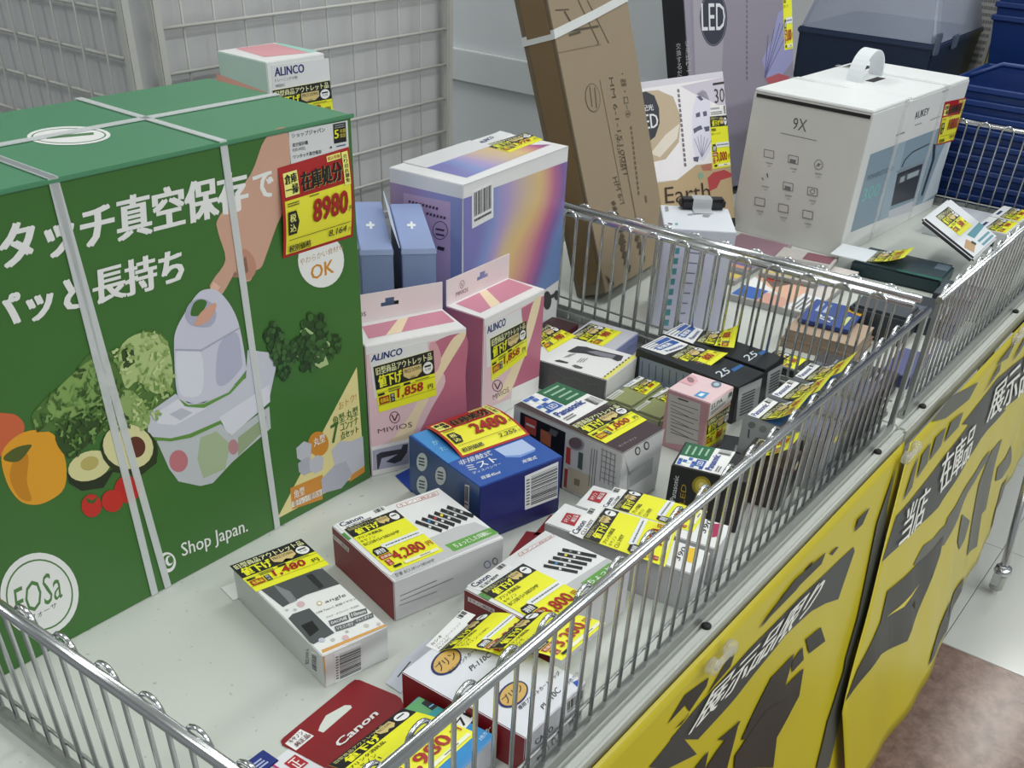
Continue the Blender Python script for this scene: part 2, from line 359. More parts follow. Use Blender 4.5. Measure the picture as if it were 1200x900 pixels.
# ------------------------------------------------------------------ measured data: box placement (x, y, z, yaw, lean, side, width, depth, height) and what is printed or stuck on each face, in metres
BX = {
    'angle': (-.906,.2226,0,-.2298,0,0,.0742,.1786,.0418),
    'canonA': (-.7867,.24,0,-.2632,0,0,.1427,.1254,.0527),
    'mist': (-.6163,.2628,0,-.2554,0,0,.123,.1443,.0774),
    'mivL': (-.5864,.4615,0,-.4095,0,0,.1341,.0675,.1754),
    'irid': (-.2974,.55,0,.0577,0,0,.2711,.1265,.2804),
    'sensor': (-.457,.1735,0,-.0737,0,0,.0869,.172,.0864),
    'elpa': (-.2662,.1593,0,-.008,0,0,.0659,.0638,.0833),
    'led': (-.397,.0397,0,.2506,0,0,.0654,.0906,.0711),
    'canonB': (-.7536,.0638,0,-.0059,0,0,.1408,.1108,.0563),
    'aukey': (.641,.3413,0,-.0518,0,0,.49,.2473,.2618),
    'wbox': (.0756,.4395,0,-.9826,0,0,.114,.1237,.1646),
    'dgreen': (.5787,.1188,0,.0716,0,0,.1066,.1694,.0267),
    'periR': (-.4617,.5131,0,-.7507,0,0,.0423,.1823,.245),
    'mint': (-.467,.721,0,-.0337,0,0,.0945,.093,.42),
    'periL': (-.4996,.5471,0,-.75,0,0,.04,.1943,.245),
    'mivR': (-.389,.439,0,.0175,0,0,.14,.064,.156),
    'gray': (-.228,.339,0,.089,0,0,.1,.133,.045),
    'bat1': (-.146,.174,0,-.0873,0,0,.071,.178,.057),
    'bat2': (-.066,.172,0,-.0524,0,0,.06,.178,.057),
    'olive1': (-.242,.284,0,.0087,0,0,.094,.046,.026),
    'olive2': (-.247,.235,0,.0087,0,0,.094,.046,.026),
    'pana0': (-.242,.01,0,.0175,0,0,.068,.11,.071),
    'pana1': (-.1695,.01,0,.0175,0,0,.068,.11,.071),
    'pana2': (-.097,.01,0,.0175,0,0,.068,.11,.071),
    'C1': (-.5712,.01,0,.1225,0,0,.0494,.1793,.0505),
    'C2': (-.5124,.013,0,.1648,0,0,.0525,.1715,.0505),
    'casio2': (-.874,.007,0,0,0,0,.095,.068,.046),
    'casio1': (-.878,.079,0,.0087,0,0,.095,.068,.046),
    'bc71': (-.9818,.0297,0,.0592,0,0,.103,.0858,.035),
    'green': (-1.108,.4735,0,-.0244,0,0,.519,.224,.4225),
    'carton': (.107,.554,.021,.07,.346,0,.255,.06,.62),
    'led30': (.404,.632,.011,-.25,.353,0,.245,.03,.291),
    'ledP': (.75,.725,.019,-.2,.3,0,.372,.06,.6),
}
PR = [
    ('green','headline_lettering','F',((.1323,.3984,0),(.3806,.3955,0),(.3781,.3605,0),(.1241,.3644,0)),'text',dict(s='タッチ真空保存',c='#e9e9ea',bold=2)),
    ('green','headline_lettering','F',((.3858,.3892,0),(.4109,.3885,0),(.4109,.3658,0),(.3853,.3661,0)),'text',dict(s='で',c='#e9e9ea',bold=2)),
    ('green','headline_lettering','F',((.1027,.3467,0),(.2971,.344,0),(.2927,.3127,0),(.0973,.3199,0)),'text',dict(s='パッと長持ち',c='#e9e9ea',bold=2)),
    ('green','printed_hand','F',None,'polys',dict(p=(('~#c79d8a',((.4346,.4203),(.4068,.4179),(.3838,.3896),(.3424,.361),(.338,.3479),(.3422,.3205),(.3252,.3059),(.3199,.299),(.3303,.2886),(.3449,.2999),(.3523,.3064),(.3581,.2965),(.3683,.293),(.375,.3007),(.384,.3026),(.3923,.3133),(.4104,.3392),(.4279,.3616))),('~#b98673',((.3639,.3251),(.3752,.3158),(.3773,.3018),(.3685,.2946),(.3592,.297),(.3536,.3078))),('#8a6254',((.3611,.315),(.3669,.3178),(.3676,.3025),(.362,.3006))),('#dcb3a0',((.3248,.3035),(.3317,.2967),(.3245,.2911),(.3197,.2982))),))),
    ('green','printed_vacuum_sealer','F',None,'polys',dict(p=(('#b7bcc2',((.23,.1697),(.2455,.1634),(.3058,.1611),(.3123,.1513),(.3169,.1421),(.3726,.1543),(.3711,.1283),(.3134,.1095),(.2857,.0963),(.2698,.0996),(.2452,.1163),(.2374,.1345))),('#9fb08f',((.2802,.1531),(.3002,.1524),(.3151,.1316),(.3042,.1057),(.2753,.1068),(.2719,.1308))),('#b9707a',((.2606,.1338),(.2593,.1303),(.257,.1276),(.2541,.1259),(.2507,.1255),(.2473,.1264),(.2441,.1284),(.2415,.1314),(.2397,.135),(.2389,.139),(.2392,.1428),(.2405,.1462),(.2427,.1489),(.2455,.1505),(.2488,.1509),(.2522,.1502),(.2554,.1482),(.258,.1453),(.2599,.1417),(.2608,.1377))),('#8fa07f',((.3262,.1347),(.3669,.1452),(.3647,.1308),(.3226,.1133))),('#b08088',((.3249,.1238),(.3241,.1212),(.3228,.1192),(.321,.1178),(.319,.1173),(.3169,.1178),(.315,.119),(.3134,.121),(.3123,.1235),(.3118,.1263),(.312,.1291),(.3128,.1317),(.3141,.1337),(.3158,.135),(.3178,.1355),(.3199,.1351),(.3218,.1339),(.3234,.1319),(.3245,.1294),(.3251,.1266))),('#c2c3d2',((.2279,.2012),(.2607,.2092),(.2728,.1946),(.2909,.188),(.3469,.1961),(.3537,.225),(.3813,.2134),(.3893,.203),(.3871,.1931),(.3739,.1631),(.3204,.15),(.3141,.1615),(.2659,.1606),(.2458,.1651),(.2207,.1769))),('#5a8a3c',((.2209,.1782),(.246,.166),(.2682,.1622),(.3122,.1623),(.3127,.1584),(.2692,.1575),(.2453,.1628),(.2202,.175))),('#d5d6e2',((.2363,.198),(.2632,.2032),(.2718,.1898),(.2936,.1818),(.2541,.1775),(.2339,.1871))),('#b6b7c8',((.2495,.1913),(.2648,.1925),(.2762,.183),(.2604,.1803))),('#d2d3e0',((.3067,.1662),(.3762,.1787),(.3743,.1592),(.3187,.1406),(.3124,.1476))),('#5d8f3f',((.2632,.2032),(.2725,.193),(.2907,.1874),(.323,.1886),(.3481,.2034),(.3462,.197),(.3246,.1863),(.2899,.1831),(.2686,.1928))),('~#c6c6d8',((.2679,.2523),(.2733,.2695),(.2872,.2839),(.3044,.2974),(.3176,.2984),(.3296,.2921),(.3416,.2731),(.3477,.2502),(.3493,.2109),(.3459,.2027),(.3191,.19),(.2873,.19),(.2731,.1962),(.2625,.2086))),('~#d3d4e2',((.2697,.2486),(.2831,.2459),(.2971,.2404),(.2964,.2168),(.2891,.199),(.2741,.201),(.2655,.2108))),('~#adaec6',((.3205,.2421),(.3431,.2467),(.345,.2175),(.3419,.2082),(.3206,.1982),(.3099,.2054))),('~#a9a9c0',((.2869,.2825),(.2941,.2911),(.3071,.2921),(.3186,.2842),(.3219,.2708),(.3127,.2624),(.2949,.2677),(.2881,.2744))),('~#3d6a2b',((.2927,.2808),(.2985,.2899),(.3069,.2912),(.3134,.2863),(.3042,.2774),(.2968,.2774))),('#a3a3ba',((.2692,.2532),(.2977,.2435),(.3479,.2515),(.348,.2498),(.298,.2414),(.2688,.2514))),('~#cf9c88',((.2953,.2697),(.3045,.2789),(.3204,.2837),(.3235,.2798),(.3141,.2699),(.3022,.2671))),))),
    ('green','printed_vegetables','F',None,'polys',dict(p=(('~#c8613c',((.0813,.2519),(.0976,.2493),(.1045,.2431),(.1068,.2332),(.0984,.2228),(.0787,.2155),(.0711,.2187))),('~#dc9a26',((.0808,.2177),(.1,.2282),(.12,.2249),(.1319,.2124),(.1341,.1857),(.1262,.1625),(.11,.1564),(.0948,.1584),(.0826,.1691),(.0771,.1911))),('~#c07f1b',((.096,.2145),(.1023,.2056),(.0944,.1834),(.0934,.1641),(.0834,.172),(.0814,.1955))),('~#4f5a24',((.0818,.2142),(.094,.2178),(.1076,.2153),(.1045,.211),(.0931,.2047),(.0826,.2092))),('~#4d6f33',((.1155,.2404),(.1337,.2517),(.1613,.2629),(.1837,.2763),(.2114,.2704),(.2372,.2804),(.262,.2667),(.2616,.2221),(.2539,.2116),(.2261,.185),(.1775,.2008),(.1444,.1879),(.1352,.2015),(.1363,.217),(.1169,.2246))),('~#7f9f57',((.1322,.2463),(.1685,.2664),(.1948,.2697),(.1983,.2441),(.1744,.2276),(.1423,.2272))),('~#a9bd7e',((.2114,.2704),(.2369,.279),(.2614,.2638),(.2599,.2227),(.2403,.2165),(.2234,.2354),(.2093,.234))),('#2f4a20',((.2129,.2699),(.2264,.2702),(.2243,.2539),(.2116,.2504))),('~#8aa563',((.1849,.2301),(.215,.2288),(.2282,.1944),(.2122,.1871),(.1945,.2007))),('~#2f4a1f',((.1335,.2181),(.1811,.2283),(.1866,.2103),(.1481,.1897),(.1357,.1916))),('#1f2a16',((.1323,.1766),(.1499,.1587),(.1919,.1611),(.2027,.146),(.2272,.1568),(.225,.147),(.2053,.1413),(.1769,.1572),(.1636,.1456),(.1415,.1521),(.1318,.1651))),('#d2cd97',((.1777,.1721),(.1771,.1673),(.1743,.1632),(.1697,.16),(.1636,.1582),(.1568,.1579),(.1499,.1591),(.1436,.1617),(.1386,.1654),(.1352,.1698),(.1338,.1745),(.1345,.1791),(.1372,.1831),(.1417,.1861),(.1475,.188),(.1541,.1884),(.1609,.1874),(.1672,.1849),(.1725,.1813),(.1761,.1769))),('#b5a763',((.1654,.1752),(.1651,.173),(.164,.1711),(.1621,.1696),(.1595,.1687),(.1567,.1685),(.1538,.169),(.1511,.1702),(.1489,.1719),(.1475,.174),(.1468,.1762),(.1471,.1784),(.1482,.1803),(.1501,.1818),(.1526,.1826),(.1554,.1828),(.1583,.1824),(.161,.1812),(.1632,.1795),(.1647,.1775))),('#26321a',((.2277,.1543),(.2229,.1481),(.2156,.1445),(.2068,.1436),(.1973,.1457),(.188,.1504),(.1801,.1572),(.174,.1653),(.1705,.1741),(.1698,.1825),(.1718,.19),(.1764,.1958),(.1831,.1993),(.1914,.2004),(.2005,.1988),(.2096,.1946),(.2179,.1882),(.2244,.1802),(.2284,.1712),(.2296,.1623))),('#d4cf9c',((.2223,.1581),(.2174,.1531),(.2106,.1506),(.2027,.1506),(.1944,.1531),(.1866,.1579),(.1801,.1645),(.1754,.172),(.1731,.1799),(.1732,.1873),(.1757,.1936),(.1803,.1983),(.1867,.2009),(.1942,.2011),(.2023,.1989),(.2101,.1945),(.2168,.1883),(.2219,.1807),(.2246,.1726),(.2248,.1648))),('#5c2c22',((.2163,.1683),(.215,.1652),(.2129,.1627),(.21,.1613),(.2068,.161),(.2035,.1618),(.2004,.1636),(.198,.1663),(.1963,.1696),(.1956,.1732),(.1959,.1767),(.1971,.1797),(.1993,.1821),(.202,.1835),(.2052,.1839),(.2085,.1832),(.2115,.1814),(.214,.1787),(.2158,.1754),(.2166,.1718))),('#b8231f',((.2005,.1271),(.1988,.123),(.1959,.1199),(.1922,.118),(.188,.1177),(.1837,.119),(.1797,.1216),(.1765,.1253),(.1744,.1298),(.1735,.1346),(.1739,.1392),(.1756,.1432),(.1784,.1462),(.182,.148),(.1862,.1484),(.1904,.1473),(.1943,.1448),(.1976,.1412),(.1999,.1367),(.2009,.1319))),('#bd2a22',((.1571,.1284),(.1557,.125),(.1534,.1224),(.1505,.1208),(.1473,.1205),(.144,.1214),(.1411,.1235),(.1388,.1265),(.1373,.1301),(.1367,.134),(.1372,.1378),(.1386,.1411),(.1408,.1437),(.1437,.1452),(.1468,.1456),(.15,.1447),(.153,.1427),(.1554,.1398),(.1569,.1362),(.1575,.1323))),('#bd2a22',((.1797,.1233),(.1783,.1199),(.1759,.1174),(.1729,.116),(.1694,.1158),(.1659,.1168),(.1627,.119),(.1601,.122),(.1584,.1257),(.1577,.1296),(.1581,.1333),(.1595,.1366),(.1618,.139),(.1647,.1404),(.1681,.1407),(.1716,.1397),(.1748,.1376),(.1774,.1346),(.1792,.131),(.18,.1271))),('#3d5a22',((.1429,.1446),(.1487,.1384),(.157,.1398),(.1498,.1343),(.1444,.1375))),('#24421f',((.4024,.2252),(.4012,.222),(.3989,.2196),(.3955,.2181),(.3915,.2178),(.3872,.2185),(.3832,.2204),(.3797,.2231),(.3771,.2264),(.3756,.23),(.3755,.2334),(.3766,.2365),(.379,.2389),(.3822,.2404),(.3861,.2408),(.3903,.2401),(.3944,.2383),(.3979,.2357),(.4006,.2324),(.4021,.2288))),('#24421f',((.4002,.2101),(.3994,.2077),(.3976,.2059),(.395,.2048),(.392,.2045),(.3888,.2051),(.3857,.2066),(.383,.2087),(.3811,.2112),(.38,.2139),(.3798,.2166),(.3807,.219),(.3825,.2208),(.385,.2219),(.3879,.2222),(.3911,.2216),(.3942,.2202),(.3969,.2181),(.3989,.2156),(.4001,.2128))),('#24421f',((.417,.1994),(.4158,.1958),(.4132,.1931),(.4094,.1915),(.4049,.1912),(.4002,.1921),(.3956,.1943),(.3917,.1974),(.3888,.2011),(.3872,.2052),(.387,.2091),(.3882,.2125),(.3908,.2152),(.3944,.2168),(.3988,.2172),(.4034,.2163),(.408,.2143),(.412,.2112),(.415,.2075),(.4168,.2034))),('#24421f',((.4661,.2111),(.4646,.2066),(.4614,.2032),(.4566,.2012),(.4508,.2007),(.4446,.2019),(.4387,.2045),(.4336,.2084),(.4297,.213),(.4275,.218),(.4271,.2229),(.4286,.2272),(.4318,.2305),(.4364,.2325),(.442,.233),(.448,.232),(.454,.2295),(.4592,.2258),(.4632,.2212),(.4656,.2161))),('#24421f',((.4369,.2057),(.4359,.2029),(.4339,.2008),(.431,.1996),(.4275,.1993),(.4237,.2),(.4201,.2016),(.417,.204),(.4146,.2069),(.4133,.2101),(.4131,.2131),(.414,.2158),(.416,.2179),(.4189,.2191),(.4223,.2194),(.426,.2187),(.4296,.2172),(.4328,.2148),(.4352,.2119),(.4366,.2088))),('#24421f',((.4836,.188),(.4828,.1854),(.4809,.1835),(.4781,.1823),(.4747,.1821),(.4711,.1828),(.4676,.1844),(.4645,.1867),(.4622,.1894),(.4609,.1924),(.4606,.1953),(.4614,.1978),(.4633,.1997),(.466,.2009),(.4693,.2011),(.4729,.2005),(.4764,.1989),(.4795,.1967),(.4818,.1939),(.4833,.1909))),('#24421f',((.4558,.1831),(.4545,.1791),(.4516,.1761),(.4474,.1744),(.4423,.174),(.4369,.1752),(.4317,.1776),(.4272,.1811),(.4238,.1854),(.4219,.1899),(.4215,.1943),(.4229,.1981),(.4257,.2011),(.4298,.2028),(.4347,.2032),(.44,.2022),(.4452,.1999),(.4498,.1964),(.4534,.1922),(.4554,.1876))),('#24421f',((.4709,.1913),(.4697,.1879),(.4672,.1853),(.4636,.1838),(.4592,.1835),(.4545,.1844),(.4499,.1865),(.4459,.1895),(.4429,.1931),(.4412,.197),(.4409,.2008),(.442,.2041),(.4445,.2066),(.448,.2081),(.4523,.2085),(.457,.2076),(.4615,.2056),(.4655,.2027),(.4686,.1991),(.4705,.1952))),('#24421f',((.4066,.1836),(.4058,.1814),(.4042,.1797),(.4019,.1787),(.3991,.1786),(.3962,.1792),(.3934,.1805),(.3909,.1825),(.3891,.1849),(.3881,.1874),(.388,.1899),(.3888,.192),(.3904,.1937),(.3926,.1947),(.3953,.1949),(.3983,.1943),(.4011,.193),(.4035,.191),(.4054,.1887),(.4064,.1861))),('#a7bd86',((.4244,.2237),(.4336,.2252),(.4439,.216),(.4363,.2101))),('#a7bd86',((.444,.1962),(.4555,.1943),(.462,.1736),(.4485,.1732),(.4399,.1809))),('#a7bd86',((.4167,.1984),(.4254,.1956),(.4203,.1911))),('#a7bd86',((.461,.201),(.468,.2003),(.4649,.1932))),))),
    ('green','sealer_company_logo','F',None,'polys',dict(p=(('#e9e9ea',((.1104,.0461),(.1077,.0385),(.1039,.0317),(.0992,.0261),(.0936,.0217),(.0874,.0189),(.0808,.0175),(.0741,.0177),(.0674,.0195),(.0609,.0227),(.055,.0273),(.0497,.033),(.0452,.0397),(.0416,.0471),(.039,.055),(.0375,.0631),(.0371,.0713),(.0377,.0793),(.0395,.0868),(.0421,.0937),(.0457,.0998),(.0502,.105),(.0552,.109),(.0609,.1118),(.0669,.1134),(.0732,.1135),(.0795,.1124),(.0858,.1098),(.0917,.106),(.0972,.1009),(.1021,.0947),(.1061,.0876),(.1093,.0798),(.1113,.0714),(.1122,.0628),(.1119,.0543))),('#4d7a3f',((.1049,.0487),(.1026,.0422),(.0994,.0365),(.0953,.0317),(.0906,.028),(.0853,.0255),(.0797,.0244),(.0739,.0245),(.0682,.026),(.0626,.0287),(.0575,.0326),(.053,.0375),(.0491,.0432),(.046,.0495),(.0437,.0563),(.0424,.0633),(.042,.0703),(.0426,.0772),(.044,.0837),(.0463,.0897),(.0494,.0949),(.0532,.0994),(.0576,.1028),(.0625,.1053),(.0677,.1066),(.0731,.1067),(.0786,.1056),(.084,.1034),(.0891,.1),(.0938,.0956),(.0979,.0903),(.1014,.0842),(.104,.0775),(.1057,.0703),(.1065,.063),(.1062,.0557))),('#e9e9ea',((.1033,.0496),(.1011,.0434),(.0981,.038),(.0942,.0334),(.0897,.0299),(.0847,.0275),(.0794,.0264),(.0739,.0266),(.0684,.028),(.0632,.0306),(.0583,.0343),(.0539,.0389),(.0502,.0443),(.0473,.0503),(.0451,.0568),(.0439,.0634),(.0435,.0702),(.044,.0767),(.0454,.0829),(.0476,.0886),(.0505,.0936),(.0542,.0979),(.0584,.1012),(.063,.1035),(.068,.1047),(.0731,.1048),(.0784,.1038),(.0835,.1017),(.0883,.0985),(.0928,.0943),(.0968,.0892),(.1,.0834),(.1025,.077),(.1042,.0702),(.1049,.0632),(.1046,.0562))),))),
    ('green','sealer_company_logo','F',((.0517,.0853,0),(.1005,.0855,0),(.095,.0522,0),(.0453,.0522,0)),'text',dict(s='FOSa',c='#4d7a3f')),
    ('green','sealer_company_logo','F',((.0579,.0498,0),(.0871,.0505,0),(.0864,.0445,0),(.0576,.0426,0)),'text',dict(s='フォーサ',c='#4a5a4a')),
    ('green','shop_logo','F',None,'polys',dict(p=(('#e9e9ea',((.2229,.025),(.2219,.0221),(.2202,.0197),(.218,.018),(.2155,.0172),(.2127,.0174),(.2099,.0184),(.2073,.0203),(.2051,.0229),(.2034,.026),(.2024,.0293),(.202,.0328),(.2023,.0361),(.2033,.039),(.205,.0413),(.2071,.0429),(.2096,.0437),(.2124,.0436),(.2151,.0426),(.2177,.0408),(.2199,.0383),(.2217,.0353),(.2228,.0319),(.2232,.0284))),('#3d6b2d',((.2206,.0274),(.2197,.0249),(.2182,.023),(.2163,.0219),(.2141,.0218),(.2119,.0225),(.2098,.0241),(.2082,.0263),(.2071,.029),(.2066,.0319),(.2069,.0347),(.2078,.0372),(.2093,.039),(.2112,.0401),(.2133,.0403),(.2155,.0396),(.2176,.0381),(.2192,.0359),(.2204,.0332),(.2209,.0302))),('#e9e9ea',((.2199,.0289),(.2192,.0272),(.2183,.0258),(.217,.025),(.2156,.0248),(.2141,.0252),(.2128,.0263),(.2118,.0278),(.2111,.0297),(.2108,.0317),(.211,.0337),(.2116,.0354),(.2126,.0367),(.2139,.0376),(.2153,.0378),(.2167,.0373),(.218,.0363),(.2191,.0348),(.2198,.033),(.22,.0309))),('#3d6b2d',((.2201,.0299),(.2196,.0287),(.219,.0277),(.2181,.0272),(.2172,.027),(.2162,.0273),(.2153,.028),(.2146,.029),(.2142,.0303),(.214,.0317),(.2141,.0331),(.2146,.0343),(.2152,.0353),(.2161,.0359),(.217,.036),(.218,.0358),(.2189,.0351),(.2196,.034),(.22,.0327),(.2202,.0313))),))),
    ('green','shop_logo','F',((.2325,.0447,0),(.3218,.0341,0),(.3207,.0113,0),(.2314,.0228,0)),'text',dict(s='Shop Japan.',c='#e9e9ea',bold=1)),
    ('green','printed_badge','F',None,'polys',dict(p=(('#ececec',((.4966,.2818),(.4954,.276),(.4927,.2707),(.4886,.2664),(.4835,.2631),(.4775,.261),(.4709,.2602),(.464,.2607),(.4572,.2625),(.4507,.2655),(.4449,.2696),(.44,.2744),(.4361,.2799),(.4335,.2858),(.4322,.2917),(.4322,.2976),(.4336,.3031),(.4362,.308),(.4401,.3121),(.4449,.3153),(.4505,.3174),(.4567,.3183),(.4633,.318),(.47,.3165),(.4764,.3139),(.4824,.3101),(.4876,.3054),(.4918,.3),(.4948,.2941),(.4964,.2879))),))),
    ('green','printed_badge','F',((.4347,.2987,0),(.497,.2999,0),(.4964,.2937,0),(.4337,.291,0)),'text',dict(s='やわらかい食材も',c='#b08a5a')),
    ('green','printed_badge','F',((.4476,.2876,0),(.482,.2872,0),(.4818,.2726,0),(.4471,.2724,0)),'text',dict(s='OK',c='#c8862a',bold=1)),
    ('green','printed_container_panel','F',None,'polys',dict(p=(('#dcd092',((.506,.1553),(.5083,.013),(.3637,.0126))),('#c9862f',((.3883,.0434),(.4394,.0395),(.4358,.0062),(.3872,.0145))),('#efe9dd',((.3885,.0246),(.436,.0207),(.4351,.0126),(.3875,.0167))),('#c9862f',((.4529,.0756),(.4516,.071),(.4489,.0675),(.445,.0654),(.4403,.065),(.4354,.0662),(.4306,.069),(.4266,.0731),(.4236,.078),(.4219,.0832),(.4217,.0883),(.423,.0928),(.4257,.0962),(.4295,.0982),(.434,.0987),(.4388,.0976),(.4435,.0949),(.4477,.091),(.4508,.0861),(.4526,.0808))),('#b9bac4',((.4035,.0902),(.4158,.094),(.4268,.0862),(.4234,.0684),(.4114,.0689),(.4032,.0769))),('#a9aab6',((.4036,.07),(.4185,.0727),(.4256,.064),(.4227,.0503),(.4106,.0509),(.4035,.0586))),('#b9bac4',((.4205,.0662),(.4343,.0684),(.4431,.0613),(.4401,.0462),(.4276,.0458),(.4203,.0536))),('#b9bac4',((.456,.0652),(.4707,.0719),(.4886,.0646),(.509,.0635),(.509,.0226),(.4863,.0189),(.478,.0419),(.4595,.0438))),('#aaaab8',((.436,.0338),(.4595,.0438),(.478,.0419),(.4877,.0183),(.4676,.0076),(.4367,.0143))),('#c9862f',((.4863,.0189),(.5089,.0214),(.5083,.013),(.4811,.0102))),))),
    ('green','printed_container_panel','F',((.4726,.1217,0),(.5021,.1241,0),(.5028,.115,0),(.473,.1116,0)),'text',dict(s='おトク!',c='#b98a3a')),
    ('green','printed_container_panel','F',((.4616,.1071,0),(.5036,.1069,0),(.5041,.0943,0),(.4617,.0948,0)),'text',dict(s='角型·丸型',c='#3d6b2d',bold=1)),
    ('green','printed_container_panel','F',((.4578,.0974,0),(.4704,.0981,0),(.4695,.0746,0),(.4569,.074,0)),'text',dict(s='7',c='#3d6b2d',bold=2)),
    ('green','printed_container_panel','F',((.4729,.0949,0),(.5026,.0938,0),(.5032,.0832,0),(.4732,.0835,0)),'text',dict(s='コンテナ',c='#3d6b2d',bold=1)),
    ('green','printed_container_panel','F',((.4717,.0829,0),(.503,.081,0),(.5023,.072,0),(.4722,.0724,0)),'text',dict(s='点セット',c='#3d6b2d',bold=1)),
    ('green','printed_container_panel','F',((.4288,.0921,0),(.4478,.0924,0),(.4479,.0811,0),(.4289,.0809,0)),'text',dict(s='丸型',c='#efe9dd',bold=1)),
    ('green','printed_container_panel','F',((.3916,.0384,0),(.4089,.0376,0),(.4089,.0258,0),(.3915,.0268,0)),'text',dict(s='角型',c='#efe9dd',bold=1)),
    ('green','printed_container_panel','F',((.3899,.0251,0),(.4346,.0213,0),(.4338,.0132,0),(.3901,.0167,0)),'text',dict(s='電子レンジ使用OK',c='#a96a2a')),
    ('green','shop_label','F',((.4356,.4194,0),(.5136,.4177,0),(.5132,.385,0),(.4346,.3874,0)),'shoplabel',dict()),
    ('green','price_label','F',((.4175,.3897,0),(.5127,.3932,0),(.5114,.3038,0),(.4123,.3042,0)),'tagB',dict(price='8980',sub='8,164',bulge=.004)),
    ('green','top_logo','T',None,'polys',dict(p=(('#e9e9ea',((.2986,.0853),(.2941,.08),(.2885,.0759),(.2822,.0732),(.2754,.0719),(.2685,.0722),(.2617,.074),(.2553,.0772),(.2496,.0816),(.2447,.0871),(.2409,.0934),(.2383,.1003),(.2371,.1076),(.2373,.1148),(.2388,.1218),(.2418,.1283),(.246,.1338),(.2513,.1383),(.2575,.1414),(.2643,.143),(.2715,.1431),(.2786,.1415),(.2854,.1384),(.2915,.1338),(.2967,.128),(.3007,.1213),(.3033,.114),(.3044,.1063),(.3039,.0988),(.302,.0917))),('#4d7a4f',((.2957,.0875),(.2919,.0832),(.2872,.0799),(.2818,.0779),(.276,.0771),(.2699,.0776),(.2639,.0793),(.2582,.0823),(.253,.0863),(.2485,.0911),(.245,.0966),(.2425,.1026),(.2412,.1088),(.2411,.115),(.2423,.1208),(.2446,.1261),(.2481,.1306),(.2526,.1341),(.2579,.1365),(.2638,.1375),(.27,.1373),(.2763,.1356),(.2823,.1327),(.2878,.1286),(.2925,.1236),(.2961,.1178),(.2987,.1115),(.2999,.105),(.2998,.0987),(.2983,.0928))),('#e9e9ea',((.2945,.0884),(.291,.0845),(.2867,.0816),(.2817,.0798),(.2762,.0791),(.2704,.0797),(.2647,.0815),(.2593,.0843),(.2543,.0882),(.25,.0927),(.2466,.098),(.2442,.1036),(.2428,.1093),(.2426,.115),(.2436,.1204),(.2458,.1252),(.249,.1293),(.2532,.1325),(.2581,.1345),(.2636,.1354),(.2695,.135),(.2754,.1333),(.281,.1305),(.2863,.1266),(.2908,.1218),(.2943,.1164),(.2968,.1105),(.2981,.1045),(.2981,.0987),(.2969,.0932))),('#4d7a4f',((.2496,.1091),(.2878,.0951),(.2928,.1029),(.2543,.117))),))),
    ('mint','brand_label','F',((.0078,.4156,0),(.1013,.4139,0),(.1016,.3878,0),(.0066,.3889,0)),'alinco',dict(full=True)),
    ('mint','price_label','F',((.0053,.389,0),(.1002,.3889,0),(.1036,.3465,0),(.0034,.3471,0)),'tagA',dict(price='1,858')),
    ('mint','printed_panel','T',None,'polys',dict(p=(('#d99aa2',((.0269,.0901),(.0871,.0888),(.0808,.0132),(.0195,.0257))),('#9fd0c2',((.0888,.0875),(.0958,.0822),(.0969,.0151),(.0808,.0132))),))),
    ('mint','printed_panel','L',None,'polys',dict(p=(('#e2a898',((-.0062,.394),(.0878,.387),(.0832,.3605),(-.0118,.3698))),))),
    ('periR','printed_cross','T',None,'polys',dict(p=(('#e9ecf4',((.0146,.0865),(.0256,.086),(.0265,.0949),(.0154,.0954))),('#e9ecf4',((.0203,.1045),(.0234,.1044),(.0217,.0753),(.0184,.0754))),))),
    ('periL','printed_cross','T',None,'polys',dict(p=(('#e9ecf4',((.0129,.0899),(.0238,.0894),(.0244,.0983),(.0134,.0988))),('#e9ecf4',((.018,.1079),(.0211,.1078),(.0203,.0788),(.017,.0789))),))),
    ('irid','printed_panel','T',None,'polys',dict(p=(('IRID',((.0313,.111),(.1688,.1099),(.2585,.0249),(.0302,.0165))),))),
    ('irid','printed_panel','F',None,'polys',dict(p=(('IRID',((.0006,.263),(.2704,.2591),(.2705,.0779),(.0047,.0555))),))),
    ('irid','printed_panel','L',None,'polys',dict(p=(('IRID2',((.0006,.2613),(.1255,.2629),(.1259,.0576),(.0006,.0686))),('#b79fc4',((.0248,.2515),(.1056,.2547),(.1063,.0971),(.0213,.1013))),))),
